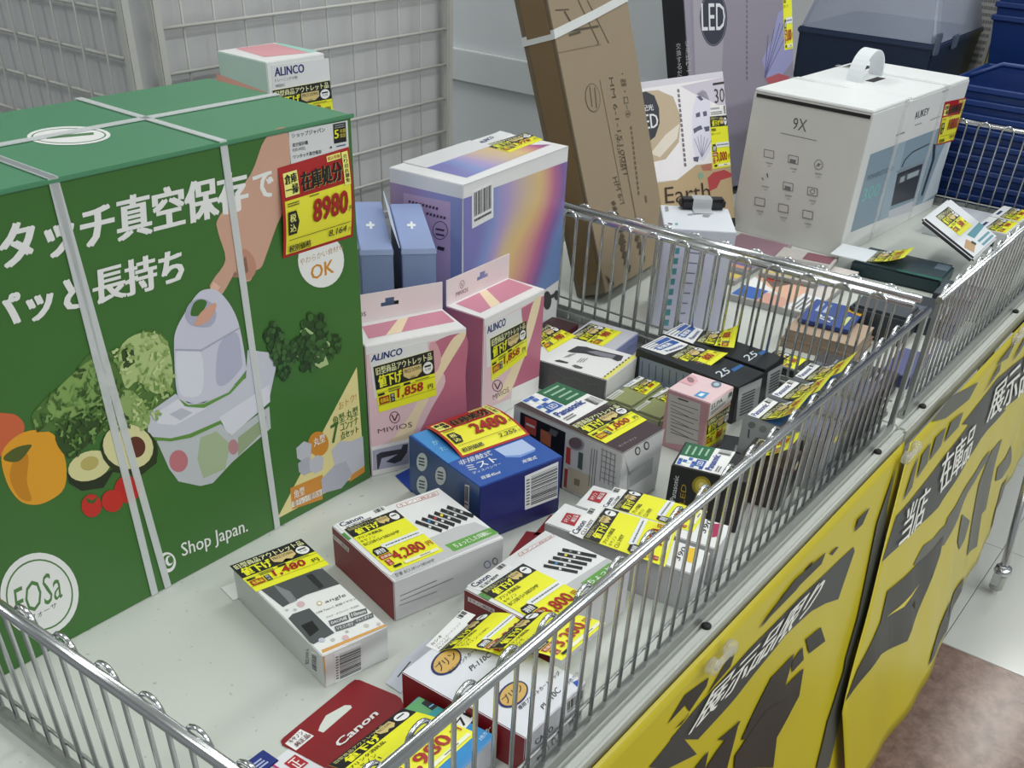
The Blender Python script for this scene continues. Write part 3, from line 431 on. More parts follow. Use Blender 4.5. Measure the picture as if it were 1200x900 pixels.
    ('irid','printed_stamp','L',None,'polys',dict(p=(('#4a3a55',((.1014,.2167),(.101,.2134),(.0997,.2101),(.0976,.207),(.0948,.2044),(.0916,.2024),(.0882,.2012),(.0847,.2009),(.0815,.2015),(.0787,.203),(.0766,.2052),(.0753,.208),(.0748,.2112),(.0753,.2146),(.0767,.2179),(.0788,.221),(.0816,.2235),(.0848,.2254),(.0883,.2266),(.0917,.2268),(.0948,.2262),(.0976,.2248),(.0997,.2227),(.101,.2199))),('#b79fc4',((.1003,.2165),(.0999,.2134),(.0987,.2104),(.0967,.2076),(.0942,.2053),(.0913,.2035),(.0882,.2024),(.085,.2021),(.0821,.2027),(.0795,.204),(.0776,.206),(.0764,.2085),(.076,.2114),(.0765,.2145),(.0777,.2176),(.0797,.2203),(.0822,.2227),(.0851,.2244),(.0882,.2254),(.0914,.2257),(.0943,.2251),(.0967,.2238),(.0986,.2219),(.0998,.2194))),('#4a3a55',((.0329,.2401),(.0367,.2401),(.0379,.2436),(.0341,.2436))),('#4a3a55',((.039,.2401),(.0427,.2401),(.0438,.2437),(.0401,.2436))),('#4a3a55',((.045,.2401),(.0487,.2402),(.0498,.2437),(.0461,.2436))),('#4a3a55',((.0509,.2402),(.0547,.2402),(.0558,.2437),(.052,.2437))),('#4a3a55',((.0569,.2402),(.0606,.2402),(.0617,.2437),(.058,.2437))),('#4a3a55',((.0628,.2402),(.0665,.2403),(.0676,.2438),(.0639,.2437))),('#4a3a55',((.0687,.2403),(.0724,.2403),(.0735,.2438),(.0698,.2438))),('#4a3a55',((.0746,.2403),(.0783,.2403),(.0793,.2438),(.0757,.2438))),('#4a3a55',((.0805,.2403),(.0841,.2404),(.0852,.2439),(.0815,.2438))),('#4a3a55',((.0641,.2303),(.0679,.2303),(.0689,.2339),(.0652,.2338))),('#4a3a55',((.0701,.2303),(.0738,.2304),(.0748,.2339),(.0712,.2339))),('#4a3a55',((.076,.2304),(.0797,.2304),(.0807,.234),(.0771,.2339))),('#4a3a55',((.0819,.2304),(.0856,.2305),(.0866,.234),(.0829,.234))),('#4a3a55',((.0878,.2305),(.0914,.2306),(.0924,.2341),(.0888,.234))),('#4a3a55',((.0936,.2305),(.0972,.2306),(.0983,.2341),(.0946,.234))),('#4a3a55',((.0805,.2134),(.0953,.2142),(.0959,.2168),(.0811,.2161))),('#4a3a55',((.0804,.2065),(.0952,.2073),(.0959,.2099),(.0811,.2091))),('#2a2530',((.0829,.1873),(.0948,.1875),(.0963,.1924),(.0844,.1922))),))),
    ('irid','barcode_label','F',((.0197,.2676,0),(.0707,.2703,0),(.0733,.2223,0),(.0215,.2191,0)),'barcode',dict()),
    ('irid','brand_label','T',((.1913,.1145,0),(.2741,.1274,0),(.2716,.1033,0),(.1835,.0872,0)),'alinco',dict()),
    ('irid','price_label','T',((.1831,.0947,0),(.2909,.0906,0),(.274,.0484,0),(.1775,.045,0)),'tagA',dict(price='1,978')),
    ('irid','printed_dumbbell','F',None,'polys',dict(p=(('#3a3a3e',((.2509,.0499),(.2506,.0439),(.2483,.0395),(.2443,.0373),(.2392,.0377),(.2338,.0405),(.229,.0454),(.2254,.0515),(.2237,.058),(.224,.0638),(.2263,.0681),(.2302,.0703),(.2352,.07),(.2405,.0673),(.2454,.0625),(.249,.0564))),('#3a3a3e',((.2396,.0535),(.2662,.0527),(.2605,.0595),(.2341,.0602))),('#3a3a3e',((.2705,.0514),(.2705,.0472),(.2705,.0448),(.2676,.0449),(.2632,.0473),(.2597,.0515),(.258,.0563),(.2585,.0604),(.2611,.0627),(.2651,.0627),(.2695,.0603),(.2705,.0562))),))),
    ('mivL','printed_panel','T',None,'polys',dict(p=(('#c27d92',((.0189,.054),(.1306,.0602),(.1294,.0222),(.0125,.0181))),('#e9cfae',((.0681,.0567),(.0826,.0575),(.0558,.0196),(.0351,.0189))),))),
    ('mivL','printed_panel','F',None,'polys',dict(p=(('#d9b9c0',((.0009,.1646),(.1335,.1677),(.1335,.0152),(.0012,.0435))),('~#b56880',((.0891,.1637),(.1335,.1663),(.1335,.1128),(.1335,.0344),(.0967,.0321),(.0636,.0336),(.0848,.0761),(.1053,.1104),(.0936,.1376))),('~#e2cfaf',((.117,.1664),(.1334,.1669),(.1148,.1392),(.0934,.1093),(.0691,.0699),(.0516,.034),(.0255,.0377),(.0526,.0712),(.0768,.1069),(.0959,.1372))),('~#cf9aa4',((.0834,.1626),(.0926,.1631),(.0995,.1421),(.0923,.1255),(.0866,.1389))),('#e3e2e4',((.0011,.0423),(.1335,.043),(.1335,.0006),(.0006,.0006))),('#a5a6bb',((.0026,.0371),(.0529,.0374),(.0521,.0064),(.0018,.0083))),('#34323e',((.0075,.0298),(.0135,.0321),(.0419,.0301),(.0444,.0357),(.0516,.0352),(.0501,.0232),(.0413,.0129),(.0317,.0115),(.0199,.0169),(.0369,.0239),(.0143,.0233),(.0101,.0094),(.0077,.0087))),))),
    ('mivL','brand_label','F',((.0048,.1639,0),(.0808,.1684,0),(.0828,.1114,0),(.009,.1072,0)),'white',dict()),
    ('mivL','brand_label','F',((.007,.163,0),(.0472,.1658,0),(.0477,.1571,0),(.0069,.155,0)),'alincotext',dict()),
    ('mivL','price_label','F',((.0088,.1482,0),(.0886,.1551,0),(.0921,.0945,0),(.0134,.0874,0)),'tagA',dict(price='1,858')),
    ('mivL','printed_logo','F',None,'polys',dict(p=(('#4a3f45',((.0416,.0748),(.0413,.0727),(.0405,.0709),(.0393,.0695),(.0378,.0685),(.036,.068),(.0341,.0682),(.0323,.0689),(.0306,.0701),(.0292,.0717),(.0281,.0737),(.0275,.0758),(.0273,.0779),(.0276,.08),(.0284,.0818),(.0296,.0832),(.0311,.0842),(.0329,.0846),(.0347,.0845),(.0366,.0838),(.0383,.0826),(.0397,.081),(.0408,.0791),(.0414,.077))),('#dcb4bb',((.0405,.0751),(.0402,.0733),(.0395,.0717),(.0385,.0705),(.0372,.0696),(.0358,.0692),(.0342,.0694),(.0326,.0699),(.0312,.071),(.03,.0724),(.0291,.074),(.0286,.0758),(.0285,.0777),(.0287,.0794),(.0294,.081),(.0304,.0822),(.0317,.0831),(.0331,.0834),(.0347,.0833),(.0362,.0828),(.0376,.0818),(.0389,.0804),(.0398,.0787),(.0403,.0769))),('#4a3f45',((.0297,.0805),(.0334,.0715),(.0351,.0719),(.0314,.081))),('#4a3f45',((.0351,.0711),(.0395,.0796),(.0378,.0807),(.0334,.0723))),))),
    ('mivL','printed_logo','F',((.0104,.0653,0),(.0583,.0652,0),(.0586,.0579,0),(.0108,.0592,0)),'text',dict(s='MIVIOS',c='#5a4a50',sp=1.6)),
    ('mivR','printed_panel','T',None,'polys',dict(p=(('#c27d92',((.0149,.0587),(.1363,.0598),(.1332,.0149),(.0115,.0145))),('#e9cfae',((.0678,.0592),(.0836,.0593),(.0561,.0146),(.0348,.0145))),))),
    ('mivR','printed_panel','F',None,'polys',dict(p=(('#d9b9c0',((.0022,.1455),(.1394,.1471),(.1394,.0096),(.0034,.0252))),('#b56880',((.0828,.1445),(.1394,.1471),(.1394,.0257),(.0713,.0322),(.1049,.0786))),('~#e2cfaf',((.1131,.1452),(.1316,.1458),(.1154,.1004),(.09,.058),(.0673,.0297),(.0348,.0288),(.0726,.0705),(.0977,.1122))),('#e3e2e4',((.1394,.0265),(.1394,.0006),(.0687,.0107),(.0713,.0322))),))),
    ('mivR','brand_label','F',((.0041,.1449,0),(.0841,.1453,0),(.0942,.0821,0),(.0099,.0846,0)),'white',dict()),
    ('mivR','brand_label','F',((.006,.1432,0),(.0476,.1432,0),(.0493,.1321,0),(.0083,.1331,0)),'alincotext',dict()),
    ('mivR','price_label','F',((.0143,.1241,0),(.0967,.1241,0),(.1035,.0714,0),(.0213,.0611,0)),'tagA',dict(price='1,858')),
    ('mivR','printed_logo','F',None,'polys',dict(p=(('#4a3f45',((.0478,.0447),(.0475,.0425),(.0463,.0407),(.0444,.0396),(.0419,.0391),(.0389,.0393),(.0356,.0402),(.0323,.0417),(.0292,.0437),(.0266,.0461),(.0245,.0488),(.0231,.0514),(.0226,.0539),(.0229,.0561),(.024,.0578),(.0259,.059),(.0284,.0595),(.0314,.0593),(.0346,.0584),(.0378,.057),(.0409,.055),(.0436,.0526),(.0458,.0499),(.0472,.0473))),('#dcb4bb',((.0457,.0455),(.0455,.0436),(.0445,.042),(.0429,.041),(.0408,.0406),(.0383,.0407),(.0355,.0415),(.0328,.0428),(.0302,.0445),(.0279,.0465),(.0262,.0488),(.0251,.051),(.0246,.0532),(.0248,.0551),(.0258,.0565),(.0274,.0575),(.0295,.058),(.0319,.0579),(.0346,.0572),(.0374,.0559),(.04,.0542),(.0422,.0522),(.044,.0499),(.0452,.0477))),('#4a3f45',((.0264,.0559),(.0339,.0442),(.0368,.044),(.0292,.0558))),('#4a3f45',((.0369,.0431),(.0434,.051),(.0404,.0529),(.0339,.0451))),))),
    ('mivR','printed_logo','F',((.0243,.0392,0),(.0626,.038,0),(.0643,.0296,0),(.0257,.0309,0)),'text',dict(s='MIVIOS',c='#5a4a50',sp=1.6)),
    ('angle','price_label','T',((-.0022,.1806,0),(.0837,.1803,0),(.0831,.1214,0),(-.0016,.125,0)),'tagA',dict(price='1,480')),
    ('angle','clear_window','T',None,'polys',dict(p=(('#4a4d50',((.003,.1378),(.0736,.1202),(.0736,.0861),(.0361,.0907),(.0079,.087))),('#7a7d80',((.0186,.1262),(.0265,.1053),(.0245,.0877),(.0164,.0878),(.0173,.1121))),('#26282b',((.053,.1191),(.0603,.1184),(.0587,.0919),(.0521,.0908))),))),
    ('angle','accessory_window','T',None,'polys',dict(p=(('#4d5154',((.003,.068),(.0094,.0716),(.0278,.0698),(.0272,.0219),(.0023,.0193),(.0009,.0235))),('#17181a',((.007,.0511),(.0199,.0512),(.018,.0347),(.0053,.0308))),))),
    ('angle','printed_dots','T',None,'polys',dict(p=(('#cdb0b4',((.0276,.078),(.0267,.0768),(.0255,.076),(.0242,.0756),(.0229,.0756),(.0218,.0762),(.0209,.0771),(.0204,.0784),(.0202,.0799),(.0204,.0815),(.0211,.0829),(.022,.0841),(.0232,.085),(.0245,.0854),(.0258,.0854),(.0269,.0848),(.0278,.0839),(.0283,.0826),(.0285,.0811),(.0282,.0795))),('#b4b7b8',((.0098,.0793),(.0095,.0787),(.009,.0784),(.0084,.0782),(.0079,.0782),(.0075,.0785),(.0071,.0789),(.0069,.0794),(.0068,.08),(.0069,.0807),(.0071,.0813),(.0075,.0818),(.008,.0821),(.0085,.0823),(.0091,.0823),(.0095,.0821),(.0099,.0817),(.0101,.0811),(.0102,.0805),(.0101,.0799))),('#b4b7b8',((.0166,.0748),(.0162,.0742),(.0157,.0739),(.0151,.0737),(.0145,.0737),(.014,.074),(.0136,.0744),(.0134,.075),(.0133,.0756),(.0134,.0763),(.0136,.077),(.0141,.0775),(.0146,.0779),(.0152,.0781),(.0157,.078),(.0162,.0778),(.0167,.0773),(.0169,.0768),(.017,.0761),(.0169,.0754))),('#cdb0b4',((.0346,.0074),(.0338,.0065),(.0329,.0059),(.0318,.0056),(.0308,.0057),(.0299,.0062),(.0292,.0069),(.0288,.0079),(.0286,.0091),(.0288,.0103),(.0294,.0114),(.0301,.0123),(.0311,.0129),(.0321,.0132),(.0331,.0131),(.0341,.0127),(.0348,.0119),(.0352,.0109),(.0353,.0097),(.0351,.0085))),('#b9b9bb',((.0223,.0127),(.0218,.0121),(.0211,.0117),(.0204,.0115),(.0197,.0116),(.0191,.0119),(.0186,.0124),(.0183,.0131),(.0182,.0139),(.0183,.0147),(.0186,.0154),(.0191,.016),(.0198,.0165),(.0205,.0166),(.0212,.0166),(.0218,.0162),(.0223,.0157),(.0226,.015),(.0227,.0142),(.0226,.0134))),('#b9bccb',((.0143,.0178),(.0137,.0171),(.0128,.0166),(.0119,.0164),(.0109,.0165),(.01,.017),(.0093,.0177),(.0088,.0187),(.0086,.0197),(.0087,.0208),(.0091,.0218),(.0098,.0225),(.0106,.0231),(.0116,.0233),(.0126,.0231),(.0135,.0227),(.0142,.0219),(.0147,.021),(.0149,.0199),(.0148,.0188))),('#c2bcba',((.0603,.011),(.0597,.0103),(.0589,.0099),(.0581,.0097),(.0573,.0098),(.0565,.0102),(.0559,.0108),(.0556,.0116),(.0555,.0125),(.0556,.0134),(.056,.0142),(.0566,.0149),(.0573,.0154),(.0582,.0155),(.059,.0154),(.0597,.0151),(.0603,.0144),(.0607,.0137),(.0608,.0128),(.0607,.0119))),('#c2bcba',((.0707,.0063),(.0702,.0057),(.0696,.0054),(.069,.0052),(.0684,.0053),(.0678,.0056),(.0674,.0061),(.0671,.0067),(.067,.0073),(.0671,.008),(.0675,.0087),(.0679,.0092),(.0685,.0096),(.0691,.0097),(.0698,.0096),(.0703,.0094),(.0708,.0089),(.071,.0083),(.0711,.0076),(.071,.0069))),('#a9acae',((.0392,.0151),(.0388,.0146),(.0383,.0144),(.0378,.0142),(.0373,.0143),(.0369,.0145),(.0365,.0149),(.0363,.0154),(.0362,.016),(.0363,.0165),(.0365,.0171),(.0369,.0175),(.0373,.0178),(.0379,.0179),(.0384,.0178),(.0388,.0176),(.0392,.0172),(.0394,.0167),(.0395,.0162),(.0394,.0156))),))),
    ('angle','product_lettering','T',((.0462,.0715,0),(.0698,.0702,0),(.0676,.0628,0),(.0442,.0657,0)),'text',dict(s='angle',c='#3c3c3c',sp=1.2)),
    ('angle','product_lettering','T',None,'polys',dict(p=(('#b99a4a',((.0421,.069),(.0414,.0681),(.0406,.0674),(.0397,.0671),(.0388,.0671),(.0381,.0675),(.0375,.0681),(.0371,.069),(.0371,.0701),(.0373,.0712),(.0378,.0722),(.0385,.0731),(.0393,.0737),(.0402,.0741),(.0411,.0741),(.0418,.0737),(.0424,.0731),(.0428,.0722),(.0428,.0711),(.0426,.07))),('#eeeeee',((.0415,.0695),(.041,.0689),(.0404,.0685),(.0398,.0683),(.0392,.0683),(.0387,.0686),(.0383,.069),(.0381,.0696),(.038,.0703),(.0381,.071),(.0384,.0717),(.0389,.0723),(.0395,.0727),(.0401,.0729),(.0407,.0729),(.0412,.0726),(.0416,.0722),(.0418,.0716),(.0419,.0709),(.0418,.0702))),))),
    ('angle','product_lettering','T',((.0297,.0607,0),(.0743,.0573,0),(.0732,.0534,0),(.0288,.0566,0)),'text',dict(s='USB Type-C 有線イヤホン',c='#3c3c3c')),
    ('angle','product_lettering','T',((.0337,.0485,0),(.0702,.0457,0),(.0694,.0426,0),(.0327,.0453,0)),'text',dict(s='スマホ・タブレット・PC対応',c='#505050')),
    ('angle','product_lettering','T',((.0323,.0411,0),(.0526,.038,0),(.0495,.0305,0),(.0295,.0324,0)),'pill',dict(s='DAC内蔵')),
    ('angle','product_lettering','T',((.0553,.0396,0),(.0732,.036,0),(.0697,.0281,0),(.0519,.0309,0)),'pill',dict(s='10mm')),
    ('angle','product_lettering','T',((.0319,.0298,0),(.0524,.026,0),(.0497,.0192,0),(.0295,.0221,0)),'pill',dict(s='リモコン付き')),
    ('angle','product_lettering','T',((.0522,.027,0),(.074,.0257,0),(.0713,.0192,0),(.0507,.0207,0)),'pill',dict(s='アルミボディ')),
    ('angle','orange_stripe','T',None,'polys',dict(p=(('#cf9a55',((.0039,.0075),(.0736,.0038),(.0736,.0006),(.0023,.0031))),))),
    ('angle','orange_stripe','F',None,'polys',dict(p=(('#cf9a55',((.0006,.0412),(.0024,.0401),(.0006,.001),(.0006,.0039))),))),
    ('angle','barcode_label','F',((.013,.0381,0),(.0431,.0358,0),(.0414,.0006,0),(.0107,.0007,0)),'barcode',dict(side=True)),
    ('angle','maker_lettering','L',((.1425,.0059,0),(.1467,.0274,0),(.1531,.0336,0),(.1494,.0117,0)),'text',dict(s='EDIIN',c='#3a3a3a')),
    ('angle','barcode_label','L',((.1577,.0332,0),(.1682,.0369,0),(.1644,.0094,0),(.1541,.0076,0)),'barcode',dict(side=True)),
    ('canonA','printed_panel','T',None,'polys',dict(p=(('#b9babc',((.0741,.0446),(.1123,.046),(.1343,.042),(.139,.0251),(.1421,.005),(.0036,.0006),(.0006,.0239),(.0035,.0106))),))),
    ('canonA','maker_label','T',((.0047,.1252,0),(.0686,.1269,0),(.0674,.1106,0),(.0051,.1076,0)),'canonlabel',dict(s='BCI-381S+380/6MP')),
    ('canonA','price_label','T',((.0072,.1102,0),(.0746,.1121,0),(.0735,.0157,0),(.007,.0148,0)),'tagC',dict(price='4,280',lines=['プリンタ消耗品', 'キヤノン', 'BCI381S+380/6MP'])),
    ('canonA','genuine_mark','T',((.0808,.1209,0),(.1358,.119,0),(.1338,.1114,0),(.0795,.1141,0)),'outlined',dict(s='キヤノン純正品',c='#a33a3a')),
    ('canonA','printed_cartridge','T',None,'polys',dict(p=(('#1d1e20',((.0779,.0776),(.0915,.0459),(.0961,.0503),(.0825,.0822))),('#c9cacc',((.0855,.0623),(.0868,.0593),(.0898,.0623),(.0884,.0653))),('#333',((.0815,.0709),(.0828,.0678),(.0863,.0712),(.085,.0744))),))),
    ('canonA','printed_cartridge','T',None,'polys',dict(p=(('#1d1e20',((.0869,.0785),(.1005,.0466),(.1052,.0511),(.0916,.0832))),('#c9cacc',((.0945,.0631),(.0958,.0601),(.0989,.0631),(.0975,.0661))),('#2f7fb8',((.0906,.0718),(.0918,.0687),(.0954,.0721),(.0941,.0753))),))),
    ('canonA','printed_cartridge','T',None,'polys',dict(p=(('#1d1e20',((.096,.0794),(.1095,.0474),(.1143,.0519),(.1007,.0841))),('#c9cacc',((.1035,.0639),(.1049,.0609),(.108,.064),(.1066,.067))),('#a3343f',((.0996,.0727),(.1009,.0695),(.1045,.073),(.1032,.0762))),))),
    ('canonA','printed_cartridge','T',None,'polys',dict(p=(('#1d1e20',((.1052,.0803),(.1187,.0482),(.1235,.0527),(.11,.0851))),('#c9cacc',((.1127,.0648),(.1141,.0618),(.1172,.0648),(.1158,.0679))),('#d8c431',((.1088,.0736),(.1101,.0704),(.1137,.0739),(.1124,.0771))),))),
    ('canonA','printed_cartridge','T',None,'polys',dict(p=(('#1d1e20',((.1144,.0813),(.1279,.0489),(.1328,.0535),(.1193,.086))),('#c9cacc',((.122,.0657),(.1233,.0626),(.1265,.0657),(.1251,.0687))),('#555',((.1181,.0745),(.1194,.0713),(.123,.0748),(.1218,.078))),))),
    ('canonA','printed_cartridge','T',None,'polys',dict(p=(('#1d1e20',((.1238,.0822),(.1372,.0497),(.1421,.0543),(.1287,.087))),('#c9cacc',((.1313,.0665),(.1326,.0635),(.1358,.0666),(.1345,.0696))),('#777',((.1274,.0754),(.1287,.0722),(.1324,.0757),(.1312,.0789))),))),
    ('canonA','printed_ribbon','T',((.0806,.0243,0),(.1411,.0236,0),(.1433,.0098,0),(.0794,.0083,0)),'ribbon',dict(s='ちょっとした印刷に')),
    ('canonA','model_lettering','T',((.008,.011,0),(.0574,.0115,0),(.0554,.0054,0),(.006,.0047,0)),'text',dict(s='型番 BCI-381s+380/6MP',c='#3a3a3c')),
    ('canonA','green_tab','T',None,'polys',dict(p=(('#4f8a46',((.0006,.1047),(.0047,.1059),(.0048,.0909),(.0006,.09))),))),
    ('canonA','genuine_plate','L',((.0014,.0433,0),(.0371,.0437,0),(.0354,.0371,0),(.0006,.0371,0)),'plate',dict(s='キヤノン純正品')),
    ('canonA','fine_print','F',None,'polys',dict(p=(('#6b6b6e',((.0076,.0307),(.0539,.0315),(.0535,.0326),(.0073,.0317))),('#6b6b6e',((.0074,.0246),(.075,.0254),(.0746,.0265),(.0071,.0256))),('#8b8b8e',((.0061,.0189),(.0538,.0168),(.0535,.0178),(.0059,.0199))),('#555a9a',((.1258,.0232),(.1256,.0217),(.125,.0205),(.1239,.0198),(.1225,.0196),(.121,.02),(.1194,.0209),(.118,.0222),(.1169,.0238),(.1161,.0256),(.1158,.0273),(.116,.0288),(.1167,.03),(.1177,.0307),(.1191,.0309),(.1206,.0305),(.1222,.0296),(.1236,.0283),(.1247,.0267),(.1255,.0249))),('#bfbfc2',((.1246,.0237),(.1245,.0225),(.124,.0216),(.1232,.021),(.1221,.0209),(.1209,.0211),(.1198,.0218),(.1187,.0228),(.1178,.0241),(.1172,.0255),(.117,.0268),(.1171,.028),(.1177,.0289),(.1185,.0295),(.1195,.0296),(.1207,.0293),(.1218,.0287),(.1229,.0276),(.1238,.0264),(.1244,.025))),('#55555a',((.1355,.0239),(.1354,.0224),(.1348,.0213),(.134,.0206),(.1329,.0203),(.1316,.0206),(.1303,.0214),(.1292,.0225),(.1282,.024),(.1276,.0256),(.1273,.0272),(.1275,.0287),(.128,.0298),(.1288,.0305),(.13,.0308),(.1312,.0305),(.1325,.0297),(.1336,.0286),(.1346,.0271),(.1352,.0255))),('#bfbfc2',((.1341,.0245),(.134,.0234),(.1336,.0226),(.1331,.0221),(.1324,.0219),(.1315,.022),(.1307,.0225),(.13,.0233),(.1293,.0244),(.1289,.0255),(.1288,.0266),(.1288,.0277),(.1292,.0285),(.1297,.029),(.1304,.0292),(.1313,.0291),(.1321,.0286),(.1328,.0278),(.1335,.0268),(.1339,.0256))),))),
    ('canonB','printed_panel','T',None,'polys',dict(p=(('#b4b5b7',((.0718,.0361),(.1402,.0292),(.1402,.0158),(.1378,.0024),(.0734,.0077),(.0098,.0151),(.0598,.0193))),))),
    ('canonB','maker_label','T',((.0053,.1115,0),(.0626,.1086,0),(.0618,.0955,0),(.0077,.0955,0)),'canonlabel',dict(s='BCI-381S+380/5MP')),
    ('canonB','price_label','T',((.0071,.0951,0),(.0736,.0911,0),(.0715,.0013,0),(.0039,.0058,0)),'tagC',dict(price='3,800',lines=['プリンタ消耗品', 'キヤノン', 'BCI381S+380/5MP'])),
    ('canonB','genuine_mark','T',((.085,.1064,0),(.1399,.0997,0),(.1376,.0958,0),(.0819,.1018,0)),'outlined',dict(s='キヤノン純正品',c='#a33a3a')),
    ('canonB','printed_cartridge','T',None,'polys',dict(p=(('#1d1e20',((.0829,.0715),(.0963,.0374),(.1011,.0399),(.0876,.0742))),('#c9cacc',((.0896,.0565),(.0906,.0539),(.0941,.0558),(.0931,.0584))),('#333',((.0862,.065),(.0872,.0625),(.0907,.0644),(.0897,.067))),))),
    ('canonB','printed_cartridge','T',None,'polys',dict(p=(('#1d1e20',((.0918,.0719),(.1053,.0376),(.1101,.0401),(.0967,.0746))),('#c9cacc',((.0986,.0568),(.0996,.0542),(.1031,.0561),(.1021,.0587))),('#2f7fb8',((.0952,.0654),(.0962,.0628),(.0997,.0647),(.0987,.0673))),))),
    ('canonB','printed_cartridge','T',None,'polys',dict(p=(('#1d1e20',((.1008,.0723),(.1143,.0378),(.1193,.0403),(.1058,.075))),('#c9cacc',((.1076,.0571),(.1086,.0545),(.1122,.0564),(.1112,.059))),('#555',((.1042,.0657),(.1053,.0631),(.1088,.065),(.1078,.0677))),))),
    ('canonB','printed_cartridge','T',None,'polys',dict(p=(('#1d1e20',((.11,.0727),(.1235,.0379),(.1285,.0405),(.115,.0754))),('#c9cacc',((.1168,.0573),(.1178,.0547),(.1214,.0567),(.1204,.0593))),('#d8c431',((.1134,.0661),(.1144,.0634),(.118,.0654),(.117,.068))),))),
    ('canonB','printed_cartridge','T',None,'polys',dict(p=(('#1d1e20',((.1192,.073),(.1327,.0381),(.1378,.0407),(.1243,.0758))),('#c9cacc',((.126,.0576),(.127,.055),(.1307,.057),(.1297,.0596))),('#777',((.1226,.0664),(.1237,.0638),(.1273,.0657),(.1263,.0684))),))),
    ('canonB','printed_ribbon','T',((.0845,.0257,0),(.1345,.0227,0),(.1326,.0108,0),(.0841,.0128,0)),'ribbon',dict(s='ちょっと')),
    ('canonB','genuine_plate','L',((.0055,.0493,0),(.0401,.0506,0),(.04,.0445,0),(.0056,.0439,0)),'plate',dict(s='キヤノン純正品')),
    ('canonB','green_tab','T',None,'polys',dict(p=(('#4f8a46',((.0016,.094),(.0068,.0932),(.0061,.08),(.0006,.0796))),))),
    ('canonB','hang_tab','G',None,'polys',dict(p=(('#80131c',((.1409,.1578),(.1937,.1724),(.2021,.1571),(.1641,.1441),(.1268,.1433))),))),
    ('C1','genuine_plate','T',((.0108,.1644,0),(.0318,.1678,0),(.0363,.1515,0),(.0117,.1476,0)),'redplate',dict(a='キヤノン',b='純正品')),
    ('C1','maker_label','T',((-.0037,.1461,0),(.0585,.1506,0),(.0596,.1358,0),(-.0057,.1281,0)),'canonlabel',dict(s='CLI-390Y')),
    ('C1','price_label','T',((-.0057,.1281,0),(.0629,.1342,0),(.0696,.048,0),(-.0062,.0301,0)),'tagC',dict(price='980',lines=['プリンタ消耗品', 'キヤノン', 'CLI-390Y'],up=.0014)),
    ('C1','model_lettering','T',((.0155,.0284,0),(.0434,.03,0),(.0414,.0241,0),(.0141,.0219,0)),'text',dict(s='390',c='#1c1c1e',bold=1)),
    ('C1','colour_mark','T',None,'polys',dict(p=(('#e0b81e',((.0302,.0206),(.044,.0232),(.0471,.0154),(.0184,.0069),(.0187,.0149))),))),
    ('C2','genuine_plate','T',((.0177,.1641,0),(.0404,.1666,0),(.0441,.1496,0),(.0187,.1483,0)),'redplate',dict(a='キヤノン',b='純正品')),
    ('C2','maker_label','T',((.0091,.143,0),(.0608,.1479,0),(.0622,.1309,0),(.018,.1319,0)),'canonlabel',dict(s='CLI-390M')),
    ('C2','price_label','T',((.0163,.1312,0),(.064,.1317,0),(.067,.0339,0),(.0177,.0341,0)),'tagC',dict(price='980',lines=['プリンタ消耗品', 'キヤノン', 'CLI-390M'],up=0)),
    ('C2','model_lettering','T',((.025,.0286,0),(.0537,.0284,0),(.0511,.0224,0),(.0214,.0214,0)),'text',dict(s='390',c='#1c1c1e',bold=1)),
    ('C2','colour_mark','T',None,'polys',dict(p=(('#a3164e',((.0189,.0125),(.047,.019),(.0506,.0131),(.024,.0073))),))),
    ('C1','hang_tab','G',None,'polys',dict(p=(('#80131c',((.0363,.2106),(.0871,.2148),(.0954,.199),(.0541,.1936))),))),
    ('mist','price_label','T',((.0276,.1501,0),(.1276,.1542,0),(.1232,.0622,0),(.0205,.0631,0)),'tagB',dict(price='2480',sub='2,255',bulge=.006)),
    ('mist','printed_panel','T',None,'polys',dict(p=(('#3f86c8',((.004,.1437),(.031,.1437),(.0203,.0645),(.0006,.0629))),('#a9bbdf',((.0656,.0589),(.1084,.0593),(.1076,.0325),(.1037,.029),(.081,.028),(.0664,.038))),('#6f8fce',((.0667,.0398),(.0832,.0306),(.1058,.0317),(.1039,.028),(.0794,.0259),(.0647,.0359))),))),
    ('mist','product_lettering','T',((.0124,.0607,0),(.061,.06,0),(.0559,.0491,0),(.0086,.0506,0)),'text',dict(s='非接触式',c='#dfe6f2')),
    ('mist','product_lettering','T',((.0125,.0468,0),(.0552,.0455,0),(.0536,.0338,0),(.0105,.0338,0)),'text',dict(s='ミスト',c='#dfe6f2',bold=1)),
    ('mist','product_lettering','T',((.0113,.0313,0),(.053,.0303,0),(.052,.0258,0),(.0099,.0254,0)),'text',dict(s='ディスペンサー',c='#dfe6f2')),
    ('mist','product_lettering','T',((.0131,.0175,0),(.0404,.0168,0),(.0374,.0097,0),(.0111,.0113,0)),'text',dict(s='容量45ml',c='#dfe6f2',bold=1)),
    ('mist','product_lettering','T',((.0755,.0197,0),(.0975,.0189,0),(.0942,.0122,0),(.0723,.0131,0)),'text',dict(s='充電式',c='#dfe6f2',bold=1)),
    ('mist','product_lettering','T',((.0123,.1158,0),(.0226,.1172,0),(.0212,.1077,0),(.0105,.1053,0)),'text',dict(s='か',c='#9fd4ee')),
    ('mist','product_lettering','T',((.0109,.0981,0),(.0214,.0992,0),(.0206,.0894,0),(.0111,.0897,0)),'text',dict(s='た',c='#9fd4ee')),
